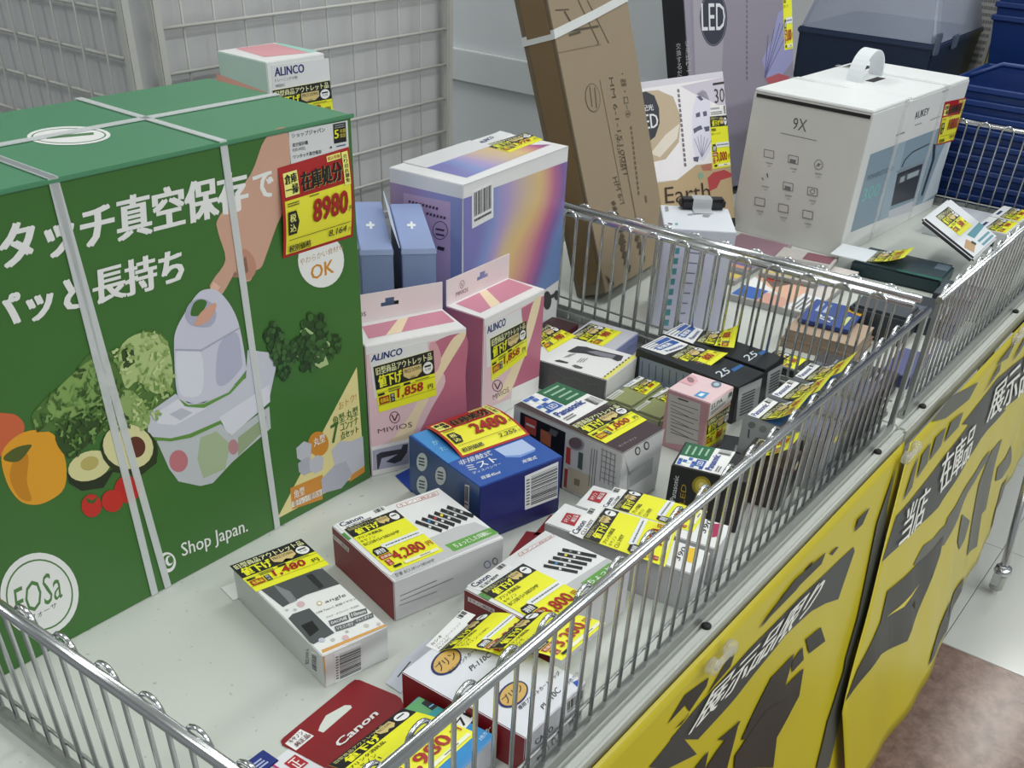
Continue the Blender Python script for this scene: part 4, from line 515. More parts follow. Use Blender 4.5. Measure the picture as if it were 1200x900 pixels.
    ('mist','printed_circle','L',None,'polys',dict(p=(('#cfd8dc',((.0402,.0601),(.0398,.0566),(.0386,.053),(.0367,.0494),(.0342,.0462),(.0314,.0436),(.0284,.0417),(.0253,.0406),(.0225,.0406),(.0201,.0414),(.0183,.0432),(.0173,.0458),(.017,.049),(.0175,.0525),(.0188,.0562),(.0207,.0598),(.0232,.0629),(.026,.0655),(.029,.0673),(.032,.0683),(.0347,.0683),(.0371,.0675),(.0388,.0657),(.0399,.0632))),('#3b4a62',((.0216,.0561),(.0339,.0599),(.0347,.0624),(.0225,.0585))),('#3b4a62',((.0215,.0517),(.0338,.0556),(.0346,.058),(.0224,.0542))),('#3b4a62',((.0214,.0473),(.0337,.0512),(.0345,.0537),(.0223,.0498))),))),
    ('mist','printed_circle','L',None,'polys',dict(p=(('#cfd8dc',((.079,.0601),(.0786,.0567),(.0775,.0531),(.0758,.0497),(.0735,.0465),(.0708,.0439),(.068,.042),(.0651,.041),(.0624,.041),(.0601,.0418),(.0583,.0436),(.0572,.0461),(.0569,.0492),(.0573,.0527),(.0584,.0563),(.0602,.0598),(.0625,.0629),(.0652,.0654),(.0681,.0672),(.0709,.0682),(.0735,.0682),(.0758,.0673),(.0775,.0656),(.0786,.0631))),('#3b4a62',((.0612,.0562),(.0729,.06),(.0736,.0623),(.062,.0586))),('#3b4a62',((.0612,.0519),(.0729,.0557),(.0736,.0581),(.0619,.0543))),('#3b4a62',((.0611,.0476),(.0729,.0514),(.0736,.0539),(.0619,.05))),))),
    ('mist','printed_circle','L',None,'polys',dict(p=(('#cfd8dc',((.0402,.0285),(.0397,.0249),(.0385,.0211),(.0366,.0174),(.0341,.0141),(.0312,.0113),(.0281,.0092),(.0251,.0081),(.0222,.008),(.0198,.0089),(.0179,.0107),(.0168,.0134),(.0165,.0167),(.0171,.0203),(.0184,.0242),(.0204,.0279),(.0229,.0312),(.0258,.0339),(.0288,.0358),(.0318,.0369),(.0346,.037),(.037,.0361),(.0388,.0343),(.0399,.0317))),('#3b4a62',((.0213,.0241),(.0338,.0282),(.0346,.0308),(.0222,.0266))),('#3b4a62',((.0212,.0195),(.0336,.0238),(.0345,.0263),(.0221,.0221))),('#3b4a62',((.021,.015),(.0335,.0193),(.0344,.0218),(.0219,.0176))),))),
    ('mist','barcode_label','L',((.1162,.0671,0),(.1244,.0695,0),(.124,.0371,0),(.116,.0364,0)),'barcode',dict()),
    ('mist','barcode_label','F',((.0654,.0697,0),(.1161,.0725,0),(.1196,.0215,0),(.0685,.0223,0)),'barcode',dict(side=True)),
    ('mist','base_band','F',None,'polys',dict(p=(('#1a2160',((.002,.0297),(.1224,.0175),(.1224,.0014),(.0025,.0105))),))),
    ('mist','hang_tab','G',None,'polys',dict(p=(('#1d3f9a',((.0035,.1836),(.0296,.1892),(.0189,.1654),(-.0015,.1368))),))),
    ('sensor','maker_label','T',((.0137,.1725,0),(.0897,.174,0),(.0929,.0925,0),(.0084,.0901,0)),'pana',dict()),
    ('sensor','price_label','T',((.0064,.0875,0),(.0964,.0826,0),(.0879,.0282,0),(.003,.0282,0)),'tagA',dict(price='1,000')),
    ('sensor','product_lettering','T',((.0093,.0148,0),(.0433,.0132,0),(.0411,.0095,0),(.0072,.0111,0)),'text',dict(s='センサーライト',c='#b9aeb2')),
    ('sensor','printed_panel','L',None,'polys',dict(p=(('#17181b',((.0117,.0809),(.0853,.0802),(.0868,.0006),(.0131,.0024))),('#b34a44',((.0195,.0779),(.039,.0782),(.0391,.0564),(.0204,.0582))),('#d8d3d0',((.022,.0698),(.0366,.0698),(.0364,.0669),(.0217,.0668))),('#b0664a',((.0462,.0701),(.0635,.0702),(.0638,.051),(.0469,.0524))),('#5a5c60',((.0585,.0681),(.0709,.0681),(.074,.0768),(.0617,.0768))),('#8c8f94',((.1149,.0719),(.1135,.069),(.1111,.0664),(.1078,.0643),(.1042,.0629),(.1004,.0623),(.0969,.0627),(.0941,.0639),(.0921,.0659),(.0913,.0685),(.0916,.0714),(.0931,.0743),(.0956,.0769),(.0989,.0789),(.1025,.0803),(.1062,.0808),(.1096,.0804),(.1124,.0792),(.1144,.0772),(.1152,.0747))),('#6a5a60',((.1115,.0722),(.1103,.0698),(.1083,.0677),(.1056,.0659),(.1025,.0647),(.0993,.0643),(.0964,.0646),(.094,.0656),(.0923,.0673),(.0916,.0694),(.0919,.0718),(.0931,.0741),(.0952,.0763),(.0979,.078),(.101,.0792),(.1041,.0796),(.107,.0793),(.1094,.0782),(.111,.0766),(.1118,.0745))),('#b8403c',((.0887,.0619),(.0954,.0622),(.0967,.0391),(.0893,.0397))),('#4b5b58',((.1077,.0625),(.1147,.0628),(.1158,.0399),(.1085,.0404))),('#b9af9c',((.0936,.0358),(.1294,.0376),(.1298,.006),(.0912,.0017))),('#7c7360',((.1051,.0242),(.1141,.025),(.1139,.0157),(.1053,.0151))),('#9a2f2f',((.0887,.0317),(.094,.0319),(.0944,.0051),(.0897,.0052))),('#63656a',((.1267,.0751),(.1275,.0216),(.1284,.0219),(.1275,.0753))),('#63656a',((.1306,.0752),(.1315,.0218),(.1324,.0221),(.1314,.0755))),('#63656a',((.1344,.0754),(.1355,.0221),(.1364,.0224),(.1353,.0757))),('#7d7f84',((.1405,.0792),(.1617,.0791),(.162,.0799),(.1407,.08))),('#7d7f84',((.1414,.0718),(.1627,.0718),(.163,.0727),(.1417,.0727))),('#7d7f84',((.1423,.0644),(.1637,.0645),(.164,.0653),(.1426,.0653))),('#7d7f84',((.1433,.057),(.1648,.0571),(.165,.0579),(.1435,.0578))),('#7d7f84',((.1442,.0495),(.1658,.0496),(.166,.0505),(.1445,.0503))),('#7d7f84',((.1452,.0419),(.1668,.0421),(.1671,.043),(.1455,.0428))),('#7d7f84',((.1421,.0812),(.1434,.0365),(.1443,.0368),(.1429,.0815))),('#7d7f84',((.1485,.0811),(.15,.0365),(.1508,.0368),(.1494,.0814))),('#7d7f84',((.1549,.081),(.1565,.0365),(.1574,.0368),(.1557,.0812))),('#7d7f84',((.1612,.0808),(.163,.0365),(.1639,.0368),(.1621,.0811))),))),
    ('sensor','fine_print','F',None,'polys',dict(p=(('#3a3b3e',((.0369,.0748),(.037,.0729),(.0365,.0715),(.0355,.0706),(.0339,.0704),(.0321,.0708),(.0301,.0719),(.0282,.0735),(.0265,.0755),(.0253,.0776),(.0246,.0796),(.0245,.0815),(.025,.0829),(.026,.0837),(.0276,.0839),(.0294,.0835),(.0313,.0825),(.0333,.0809),(.0349,.079),(.0362,.0769))),('#c0c1c4',((.0346,.0757),(.0347,.0744),(.0344,.0734),(.0337,.0728),(.0328,.0726),(.0316,.0729),(.0304,.0736),(.0292,.0746),(.0282,.0759),(.0274,.0773),(.0269,.0787),(.0268,.08),(.0271,.081),(.0277,.0816),(.0287,.0818),(.0298,.0815),(.031,.0808),(.0322,.0798),(.0333,.0785),(.0341,.0771))),('#3a3b3e',((.0554,.0747),(.0556,.0728),(.0551,.0714),(.054,.0705),(.0525,.0703),(.0506,.0708),(.0485,.0718),(.0466,.0734),(.0449,.0754),(.0436,.0775),(.0429,.0796),(.0427,.0815),(.0432,.0829),(.0443,.0837),(.0458,.084),(.0477,.0835),(.0497,.0825),(.0517,.0809),(.0534,.0789),(.0547,.0768))),('#c0c1c4',((.0531,.0756),(.0532,.0744),(.0529,.0734),(.0522,.0727),(.0513,.0726),(.0501,.0728),(.0488,.0735),(.0476,.0746),(.0465,.0759),(.0457,.0773),(.0452,.0787),(.0451,.08),(.0454,.081),(.046,.0816),(.047,.0818),(.0482,.0815),(.0494,.0808),(.0506,.0798),(.0517,.0785),(.0526,.0771))),('#a2a6a8',((.0156,.054),(.0697,.0539),(.0708,.0291),(.0192,.0285))),('#7b8082',((.0197,.05),(.0675,.0514),(.0666,.0525),(.0188,.0511))),('#7b8082',((.0203,.047),(.0683,.048),(.0673,.0491),(.0194,.048))),('#7b8082',((.0209,.0439),(.0691,.0447),(.0681,.0458),(.02,.045))),('#7b8082',((.0215,.0409),(.0698,.0413),(.0689,.0425),(.0206,.0419))),('#7b8082',((.0221,.0378),(.0706,.038),(.0697,.0391),(.0212,.0389))),('#7b8082',((.0227,.0347),(.0714,.0346),(.0704,.0357),(.0219,.0358))),('#7b8082',((.0234,.0316),(.0722,.0312),(.0712,.0323),(.0225,.0327))),('#6d7072',((.0006,.0858),(.0189,.0485),(.0204,.0482),(.0006,.0857))),))),
    ('gray','price_label','T',((.0742,.1715,0),(.1212,.1699,0),(.1089,.1103,0),(.0313,.1143,0)),'tagA',dict(price='980')),
    ('gray','printed_massager','T',None,'polys',dict(p=(('#33343a',((.0508,.0936),(.0772,.0907),(.0831,.0782),(.0823,.0689),(.084,.0533),(.088,.0179),(.0715,.0133),(.0655,.0168),(.0689,.03),(.0615,.0529),(.0603,.0677),(.0569,.0755),(.0514,.0861))),('#7b7c86',((.0685,.0702),(.079,.0584),(.0809,.0439),(.083,.0278),(.0699,.0267),(.0663,.0459))),('#3a3b40',((.0116,.0927),(.0181,.0886),(.0185,.0725),(.0136,.0726),(.0092,.0894))),('#5a5c5c',((.0115,.0638),(.0173,.0613),(.0165,.0476),(.0106,.0472),(.0078,.056))),('#8a8a8c',((.0276,.0861),(.0443,.0838),(.0459,.0852),(.0292,.0875))),('#8a8a8c',((.0307,.0839),(.0476,.0814),(.0492,.0828),(.0323,.0854))),('#8a8a8c',((.0338,.0818),(.0509,.079),(.0526,.0804),(.0354,.0832))),('#8a8a8c',((.0249,.0622),(.0423,.0632),(.0438,.0649),(.0264,.0639))),('#8a8a8c',((.0274,.0588),(.0449,.0598),(.0464,.0615),(.0289,.0606))),('#8a8a8c',((.03,.0555),(.0475,.0564),(.049,.0581),(.0315,.0572))),))),
    ('gray','yellow_strip','T',None,'polys',dict(p=(('#d9d36a',((.0019,.0089),(.0994,.0086),(.0994,.0009),(.0006,.0006))),('#44463a',((.0054,.0063),(.0108,.0064),(.0132,.0091),(.0077,.009))),('#44463a',((.0146,.0064),(.0201,.0065),(.0225,.0091),(.017,.009))),('#44463a',((.0239,.0064),(.0295,.0065),(.0319,.0092),(.0263,.0091))),('#44463a',((.0333,.0065),(.0389,.0066),(.0414,.0093),(.0358,.0092))),('#44463a',((.0428,.0065),(.0485,.0067),(.051,.0093),(.0453,.0092))),('#44463a',((.0524,.0066),(.0581,.0067),(.0606,.0094),(.0549,.0093))),('#44463a',((.062,.0066),(.0678,.0068),(.0704,.0095),(.0646,.0093))),('#44463a',((.0718,.0067),(.0776,.0068),(.0802,.0095),(.0744,.0094))),('#44463a',((.0816,.0068),(.0875,.0069),(.0901,.0096),(.0842,.0095))),))),
    ('gray','printed_lines','L',None,'polys',dict(p=(('#5b5d60',((.0477,.0341),(.0693,.0286),(.0697,.0294),(.0481,.0348))),('#5b5d60',((.0696,.0286),(.0824,.034),(.0822,.0348),(.0694,.0293))),('#5b5d60',((.0821,.034),(.0996,.0292),(.1,.03),(.0825,.0348))),('#5b5d60',((.0998,.0292),(.1216,.0355),(.1215,.0363),(.0998,.03))),('#5b5d60',((.1211,.0357),(.1238,.0205),(.1246,.0208),(.1219,.036))),('#6b3f44',((.0415,.0237),(.0425,.0113),(.0453,.0121),(.0443,.0245))),))),
    ('olive1','maker_label','T',((.0477,.0454,0),(.0934,.0454,0),(.0934,.0364,0),(.0546,.0382,0)),'lpa',dict()),
    ('olive1','price_label','T',((.0489,.0362,0),(.0934,.033,0),(.0934,.0087,0),(.0464,.006,0)),'tagA',dict(price='800')),
    ('olive1','spec_panel','T',None,'polys',dict(p=(('#b9bdb4',((.0006,.0454),(.0365,.0454),(.0353,.0352),(.0006,.0343))),('#6d7266',((.0006,.0449),(.0288,.0453),(.03,.0454),(.0016,.0454))),('#6d7266',((.0006,.0407),(.0289,.041),(.0301,.0424),(.0018,.042))),('#6d7266',((.0008,.0365),(.029,.0368),(.0302,.0381),(.0019,.0378))),))),
    ('olive2','maker_label','T',((.0502,.0454,0),(.0934,.0454,0),(.0934,.0381,0),(.057,.041,0)),'lpa',dict()),
    ('olive2','price_label','T',((.0515,.0392,0),(.0934,.0348,0),(.0934,.0112,0),(.049,.0099,0)),'tagA',dict(price='800')),
    ('olive2','spec_panel','T',None,'polys',dict(p=(('#b9bdb4',((.0034,.0454),(.0392,.0454),(.038,.0384),(.0006,.0383))),('#6d7266',((.0038,.0454),(.0316,.0454),(.0328,.0454),(.0049,.0454))),('#6d7266',((.0039,.0444),(.0318,.0442),(.0329,.0454),(.0051,.0454))),('#6d7266',((.0041,.0404),(.0319,.0401),(.0331,.0414),(.0052,.0417))),))),
    ('elpa','printed_marks','T',None,'polys',dict(p=(('#4f8fc4',((.0048,.0274),(.0223,.0275),(.026,.0152),(.0052,.0133))),('#d9e4ee',((.0093,.0241),(.0184,.0235),(.0195,.0183),(.0094,.0185))),('#5f7486',((.0599,.0156),(.0569,.0144),(.0538,.0138),(.0507,.014),(.0481,.0148),(.0462,.0162),(.0451,.0181),(.045,.0202),(.0459,.0225),(.0476,.0246),(.0501,.0263),(.0531,.0275),(.0562,.0281),(.0593,.028),(.0619,.0272),(.0639,.0257),(.065,.0238),(.0651,.0216),(.0642,.0194),(.0624,.0173))),('#aebac4',((.0578,.0179),(.0562,.0173),(.0545,.017),(.0529,.0171),(.0514,.0176),(.0504,.0184),(.0497,.0195),(.0496,.0207),(.05,.0219),(.0509,.023),(.0522,.024),(.0538,.0246),(.0555,.0249),(.0571,.0247),(.0586,.0243),(.0597,.0234),(.0603,.0224),(.0604,.0212),(.06,.02),(.0591,.0188))),('#d2a3aa',((.0283,.0632),(.0576,.0621),(.0578,.0542),(.0469,.0447),(.0276,.0441))),('#8d6f74',((.0413,.0475),(.0392,.0472),(.0375,.0475),(.0363,.0484),(.0358,.0499),(.036,.0517),(.037,.0538),(.0385,.0559),(.0405,.0578),(.0428,.0593),(.0452,.0603),(.0473,.0607),(.0491,.0604),(.0503,.0595),(.0508,.058),(.0505,.0561),(.0496,.054),(.048,.0519),(.0459,.05),(.0436,.0485))),))),
    ('elpa','spec_panel','L',None,'polys',dict(p=(('#b9b4b2',((.0024,.0775),(.0506,.078),(.0571,.0174),(.0091,.0065))),('#6f6c6c',((.0069,.0674),(.0485,.068),(.0487,.069),(.007,.0684))),('#6f6c6c',((.0076,.0626),(.0428,.0611),(.0431,.0621),(.0079,.0636))),('#6f6c6c',((.0084,.0578),(.0371,.0541),(.0374,.0551),(.0087,.0588))),('#6f6c6c',((.0093,.053),(.0511,.0539),(.0513,.0549),(.0094,.0541))),('#6f6c6c',((.01,.0482),(.0454,.0468),(.0457,.0478),(.0103,.0492))),('#6f6c6c',((.0108,.0434),(.0397,.0397),(.04,.0407),(.0111,.0444))),('#6f6c6c',((.0117,.0385),(.0538,.0396),(.0539,.0406),(.0119,.0395))),('#6f6c6c',((.0125,.0336),(.0481,.0324),(.0483,.0334),(.0127,.0347))),('#6f6c6c',((.0133,.0287),(.0423,.0252),(.0426,.0262),(.0136,.0298))),('#6f6c6c',((.0142,.0238),(.0565,.0251),(.0566,.0261),(.0143,.0249))),('#4e4c4c',((.0173,.0741),(.0328,.0744),(.0331,.0763),(.0176,.0761))),))),
    ('elpa','maker_label','F',((.0006,.0827,0),(.064,.0798,0),(.0649,.0651,0),(.0015,.0593,0)),'elpa',dict()),
    ('elpa','price_label','F',((.0006,.0587,0),(.0653,.0586,0),(.0653,.006,0),(.0085,.0134,0)),'tagA',dict(price='800')),
    ('bat1','maker_label','T',((.0099,.1765,0),(.0704,.1774,0),(.0704,.1277,0),(.0132,.1354,0)),'pana2',dict()),
    ('bat1','price_label','T',((.0148,.1258,0),(.0704,.1319,0),(.0704,.0641,.0084),(.0148,.0695,-.0049)),'tagA',dict(price='800')),
    ('bat1','product_lettering','T',((.0156,.0506,0),(.0445,.0489,0),(.0364,.0351,0),(.0085,.0346,0)),'text',dict(s='25',c='#c9d2da',bold=1)),
    ('bat1','blue_stripe','T',None,'polys',dict(p=(('#2b5f9c',((.0429,.0406),(.0691,.0397),(.0678,.0331),(.0392,.0326))),))),
    ('bat2','maker_label','T',((.0031,.1768,0),(.0594,.1774,0),(.0594,.1403,0),(.0025,.1242,0)),'pana2',dict()),
    ('bat2','price_label','T',((.0135,.1265,0),(.0594,.1358,0),(.0594,.0835,.0249),(.0135,.0619,.0093)),'tagA',dict(price='800')),
    ('bat2','product_lettering','T',((.016,.0468,0),(.0471,.0457,0),(.0389,.0325,0),(.0065,.0314,0)),'text',dict(s='25',c='#c9d2da',bold=1)),
    ('bat2','blue_stripe','T',None,'polys',dict(p=(('#2b5f9c',((.0435,.0365),(.0594,.0355),(.0594,.0287),(.039,.0282))),))),
    ('bat1','spec_panel','F',None,'polys',dict(p=(('#b2b4b6',((.001,.056),(.065,.0507),(.0704,.0006),(.0119,.0006))),('#4c4d50',((.0155,.0398),(.0525,.0366),(.0497,.0396),(.0129,.0427))),('#4c4d50',((.016,.0351),(.0531,.0319),(.0503,.0349),(.0134,.0381))),('#4c4d50',((.0166,.0305),(.0537,.0271),(.0509,.0301),(.0139,.0334))),('#4c4d50',((.0171,.0258),(.0544,.0223),(.0516,.0254),(.0144,.0287))),('#4c4d50',((.0176,.021),(.055,.0175),(.0522,.0206),(.015,.024))),('#4c4d50',((.0182,.0163),(.0557,.0127),(.0528,.0158),(.0155,.0193))),('#4c4d50',((.0187,.0115),(.0563,.0078),(.0535,.0109),(.0161,.0146))),('#4c4d50',((.0193,.0067),(.057,.0029),(.0541,.0061),(.0166,.0098))),))),
    ('bat2','spec_panel','F',None,'polys',dict(p=(('#b2b4b6',((.0113,.0498),(.0594,.0476),(.0594,.0006),(.0221,.0006))),('#4c4d50',((.0247,.039),(.0544,.0373),(.0508,.0405),(.0212,.0421))),('#4c4d50',((.0255,.0341),(.0553,.0323),(.0516,.0356),(.022,.0373))),('#4c4d50',((.0263,.0292),(.0561,.0274),(.0525,.0306),(.0228,.0324))),('#4c4d50',((.0271,.0243),(.057,.0224),(.0534,.0257),(.0236,.0276))),('#4c4d50',((.0279,.0194),(.0579,.0174),(.0543,.0207),(.0244,.0227))),('#4c4d50',((.0287,.0144),(.0589,.0124),(.0552,.0157),(.0252,.0177))),('#4c4d50',((.0296,.0095),(.0594,.0073),(.0561,.0107),(.026,.0128))),))),
    ('bat1','spec_panel','L',None,'polys',dict(p=(('#7d8a96',((.0087,.0472),(.1024,.0508),(.1655,.052),(.1726,.0056),(.1042,.01),(.0111,.0112))),('#4f5a66',((.0133,.042),(.0152,.0196),(.017,.0201),(.0151,.0425))),('#4f5a66',((.0257,.0427),(.0277,.0203),(.0295,.0208),(.0275,.0432))),('#4f5a66',((.038,.0433),(.0401,.0211),(.0419,.0216),(.0398,.0438))),('#4f5a66',((.0502,.0439),(.0525,.0218),(.0542,.0223),(.052,.0444))),('#4f5a66',((.0623,.0446),(.0646,.0225),(.0664,.0231),(.064,.0451))),('#4f5a66',((.0743,.0452),(.0767,.0233),(.0785,.0238),(.076,.0457))),('#4f5a66',((.0862,.0458),(.0887,.024),(.0904,.0245),(.0879,.0463))),))),
    ('led','maker_label','T',((.0045,.0873,0),(.0622,.0882,0),(.0667,.0278,0),(.004,.031,0)),'pana',dict()),
    ('led','product_lettering','L',((.0053,.024,0),(.0053,.0591,0),(.0116,.0598,0),(.0119,.0234,0)),'text',dict(s='Panasonic',c='#c9cdd2',bold=1)),
    ('led','product_lettering','L',((.0174,.0225,0),(.0161,.051,0),(.0225,.0504,0),(.0239,.0219,0)),'text',dict(s='LED',c='#a58a2c')),
    ('led','printed_glow','L',None,'polys',dict(p=(('#8f7f1c',((.0507,.0569),(.0509,.0536),(.0503,.0503),(.0491,.0472),(.0471,.0446),(.0447,.0427),(.0419,.0414),(.039,.0411),(.0361,.0416),(.0335,.043),(.0313,.0451),(.0297,.0478),(.0288,.0509),(.0286,.0542),(.0292,.0575),(.0306,.0606),(.0325,.0631),(.035,.0651),(.0377,.0662),(.0406,.0666),(.0434,.066),(.046,.0647),(.0482,.0626),(.0498,.06))),('#b8a63e',((.0473,.0559),(.0474,.0535),(.047,.0512),(.0462,.049),(.0449,.0471),(.0432,.0457),(.0413,.0449),(.0393,.0446),(.0374,.045),(.0356,.0461),(.0341,.0476),(.0329,.0496),(.0323,.0519),(.0322,.0543),(.0326,.0567),(.0334,.0588),(.0347,.0607),(.0364,.0621),(.0383,.0629),(.0403,.0631),(.0422,.0627),(.044,.0617),(.0455,.0602),(.0466,.0582))),('#d8cc86',((.0433,.0549),(.0434,.0534),(.0431,.052),(.0425,.0508),(.0416,.0499),(.0406,.0494),(.0394,.0493),(.0384,.0497),(.0374,.0505),(.0367,.0516),(.0363,.053),(.0362,.0544),(.0365,.0558),(.0371,.057),(.038,.0579),(.039,.0584),(.0402,.0585),(.0412,.0581),(.0422,.0573),(.0429,.0562))),))),
    ('pana0','maker_label','T',((.0053,.1071,0),(.0674,.108,0),(.0648,.091,0),(.005,.0912,0)),'panastrip',dict()),
    ('pana0','price_label','T',((.0039,.0907,0),(.0643,.0904,0),(.0643,.0472,.0346),(.0039,.045,.0262)),'tagA',dict(price='1,480')),
    ('pana0','printed_panel','T',None,'polys',dict(p=(('#274f86',((.0039,.0799),(.0587,.0781),(.0584,.0599),(.0047,.0613))),('#5f6478',((.015,.0528),(.0559,.048),(.0562,.0116),(.0099,.0101))),))),
    ('pana1','maker_label','T',((.0087,.1094,0),(.0674,.1094,0),(.0674,.0937,0),(.0079,.094,0)),'panastrip',dict()),
    ('pana1','price_label','T',((.0067,.0934,0),(.0674,.0931,0),(.0674,.049,.0348),(.0067,.0466,.0261)),'tagA',dict(price='1,580')),
    ('pana1','printed_panel','T',None,'polys',dict(p=(('#274f86',((.0065,.0822),(.0654,.0804),(.0646,.0614),(.0068,.0629))),('#5f6478',((.0176,.0541),(.0616,.0491),(.0609,.0113),(.0111,.0098))),))),
    ('pana2','maker_label','T',((.012,.1094,0),(.0674,.1094,0),(.0674,.0953,0),(.0108,.0955,0)),'panastrip',dict()),
    ('pana2','price_label','T',((.0095,.0949,0),(.0674,.0947,0),(.0674,.0496,.035),(.0095,.0471,.0261)),'tagA',dict(price='1,980')),
    ('pana2','printed_panel','T',None,'polys',dict(p=(('#274f86',((.0089,.0833),(.0674,.0814),(.0674,.0617),(.0088,.0633))),('#5f6478',((.0201,.0542),(.0673,.049),(.0655,.0099),(.012,.0083))),))),
    ('pana0','printed_panel','L',None,'polys',dict(p=(('#6d7270',((.0185,.0637),(.0185,.0618),(.0177,.06),(.0163,.0584),(.0144,.0574),(.0124,.0571),(.0105,.0575),(.0091,.0586),(.0083,.0602),(.0083,.0621),(.0091,.064),(.0105,.0655),(.0124,.0665),(.0144,.0669),(.0163,.0664),(.0177,.0653))),('#7d827e',((.0343,.063),(.0343,.0612),(.0335,.0593),(.0321,.0578),(.0303,.0567),(.0283,.0564),(.0264,.0568),(.025,.0579),(.0242,.0596),(.0242,.0614),(.025,.0633),(.0264,.0648),(.0282,.0659),(.0302,.0662),(.0321,.0657),(.0335,.0647))),('#4d5254',((.0101,.0548),(.0114,.0428),(.0137,.0433),(.0124,.0553))),('#8e1f3a',((.0688,.0644),(.0702,.0539),(.0746,.0549),(.0732,.0654))),('#3b3d40',((.0806,.0637),(.0837,.0415),(.0881,.0426),(.085,.0648))),('#8d9194',((.042,.0633),(.0656,.063),(.0702,.0237),(.0465,.0276))),))),
    ('pana0','printed_panel','F',None,'polys',dict(p=(('#7f8890',((.0296,.0542),(.0674,.0512),(.0674,.0043),(.0425,.0069))),('#38506e',((.0393,.0212),(.0674,.0174),(.0674,.0006),(.0434,.0006))),('#d2c95a',((.0377,.0594),(.0674,.058),(.0674,.0493),(.0404,.0508))),))),
    ('casio2','printed_logo','T',None,'polys',dict(p=(('#232a5e',((.056,.04),(.0539,.0371),(.0509,.0346),(.0471,.0324),(.0428,.0309),(.0381,.0299),(.0335,.0297),(.0291,.0302),(.0252,.0313),(.0219,.0331),(.0196,.0353),(.0183,.0379),(.018,.0408),(.0189,.0437),(.0208,.0466),(.0236,.0491),(.0273,.0513),(.0316,.053),(.0362,.054),(.041,.0543),(.0455,.0539),(.0496,.0527),(.0529,.051),(.0554,.0487),(.0567,.046),(.0569,.043))),('#c9a45a',((.0543,.0403),(.0526,.0379),(.05,.0357),(.0467,.034),(.043,.0326),(.0389,.0319),(.0349,.0317),(.031,.0321),(.0275,.0331),(.0247,.0346),(.0226,.0365),(.0214,.0387),(.0211,.0411),(.0218,.0435),(.0234,.0459),(.0259,.0481),(.0291,.0499),(.0328,.0512),(.0369,.0521),(.041,.0523),(.0449,.0519),(.0485,.051),(.0515,.0495),(.0536,.0475),(.0549,.0453),(.0551,.0428))),))),
    ('casio2','printed_logo','T',((.0253,.0474,0),(.0521,.0472,0),(.0506,.0382,0),(.0231,.038,0)),'text',dict(s='プリン',c='#1c1f3a',bold=1)),
    ('casio2','product_lettering','T',((.0263,.0289,0),(.0903,.0288,0),(.088,.0242,0),(.0245,.0242,0)),'text',dict(s='専用プリントカートリッジ',c='#1c1f3a',bold=1)),
    ('casio2','product_lettering','T',((.0404,.0136,0),(.071,.0172,0),(.0693,.0103,0),(.0388,.0087,0)),'text',dict(s='PI-110C',c='#1b1c20',bold=1)),
    ('casio1','printed_logo','T',None,'polys',dict(p=(('#232a5e',((.0564,.0434),(.0543,.0402),(.0511,.0373),(.0472,.0348),(.0427,.0329),(.0379,.0317),(.0331,.0313),(.0286,.0316),(.0246,.0326),(.0212,.0344),(.0188,.0367),(.0175,.0394),(.0173,.0425),(.0181,.0456),(.0201,.0488),(.0231,.0517),(.0269,.0542),(.0314,.0561),(.0361,.0574),(.041,.058),(.0457,.0577),(.0499,.0567),(.0534,.055),(.0558,.0526),(.0572,.0498),(.0574,.0466))),('#c9a45a',((.0547,.0436),(.0529,.0409),(.0502,.0385),(.0468,.0364),(.0429,.0349),(.0388,.0339),(.0346,.0335),(.0306,.0338),(.027,.0346),(.0241,.0361),(.0219,.038),(.0207,.0404),(.0205,.0429),(.0212,.0456),(.0229,.0482),(.0255,.0506),(.0287,.0527),(.0326,.0543),(.0368,.0554),(.041,.0559),(.0451,.0556),(.0488,.0548),(.0518,.0533),(.054,.0513),(.0553,.0489),(.0555,.0463))),))),
    ('casio1','printed_logo','T',((.0248,.0499,0),(.0525,.0509,0),(.0508,.0412,0),(.0224,.0397,0)),'text',dict(s='プリン',c='#1c1f3a',bold=1)),
    ('casio1','product_lettering','T',((.0274,.0355,0),(.0876,.038,0),(.0851,.0329,0),(.0252,.0307,0)),'text',dict(s='専用プリントカートリッジ',c='#1c1f3a',bold=1)),
    ('casio1','product_lettering','T',((.0446,.0239,0),(.074,.0226,0),(.0708,.0168,0),(.0419,.0177,0)),'text',dict(s='PI-110C',c='#1b1c20',bold=1)),
    ('casio1','maker_label','T',((.0427,.0745,0),(.1082,.082,0),(.1101,.0667,0),(.0438,.0595,0)),'casiolabel',dict()),
    ('casio1','price_label','T',((.0438,.0595,0),(.1126,.0638,0),(.1401,.005,0),(.076,.0065,0)),'tagC',dict(price='3,200',lines=['プリンタ消耗品', 'カシオ', 'プリン-110C'],bulge=.008)),
    ('casio2','price_label','T',((.0617,.0896,0),(.129,.093,0),(.1648,.0255,0),(.0919,.027,0)),'tagC',dict(price='3,200',lines=['プリンタ消耗品', 'カシオ', 'プリン-110C'],bulge=.006,up=.012)),
    ('casio2','maker_lettering','F',((.0139,.0322,0),(.0424,.0299,0),(.0447,.0221,0),(.0174,.0235,0)),'text',dict(s='CASIO',c='#1b1c20',bold=1)),
    ('casio2','barcode_label','F',((.0602,.0439,0),(.0944,.0398,0),(.0944,.0211,0),(.0628,.0246,0)),'barcode',dict()),
    ('casio2','barcode_label','F',((.0664,.0186,0),(.0944,.016,0),(.0944,.0006,0),(.0694,.0006,0)),'barcode',dict()),
    ('casio2','colour_mark','T',None,'polys',dict(p=(('#2050a8',((.0854,.009),(.0913,.0073),(.0856,.0015),(.0831,.0026))),('#a3343f',((.0913,.0073),(.0944,.0075),(.0929,.0017),(.087,.0015))),('#d8b431',((.0944,.0088),(.0944,.0052),(.0944,.0024))),))),
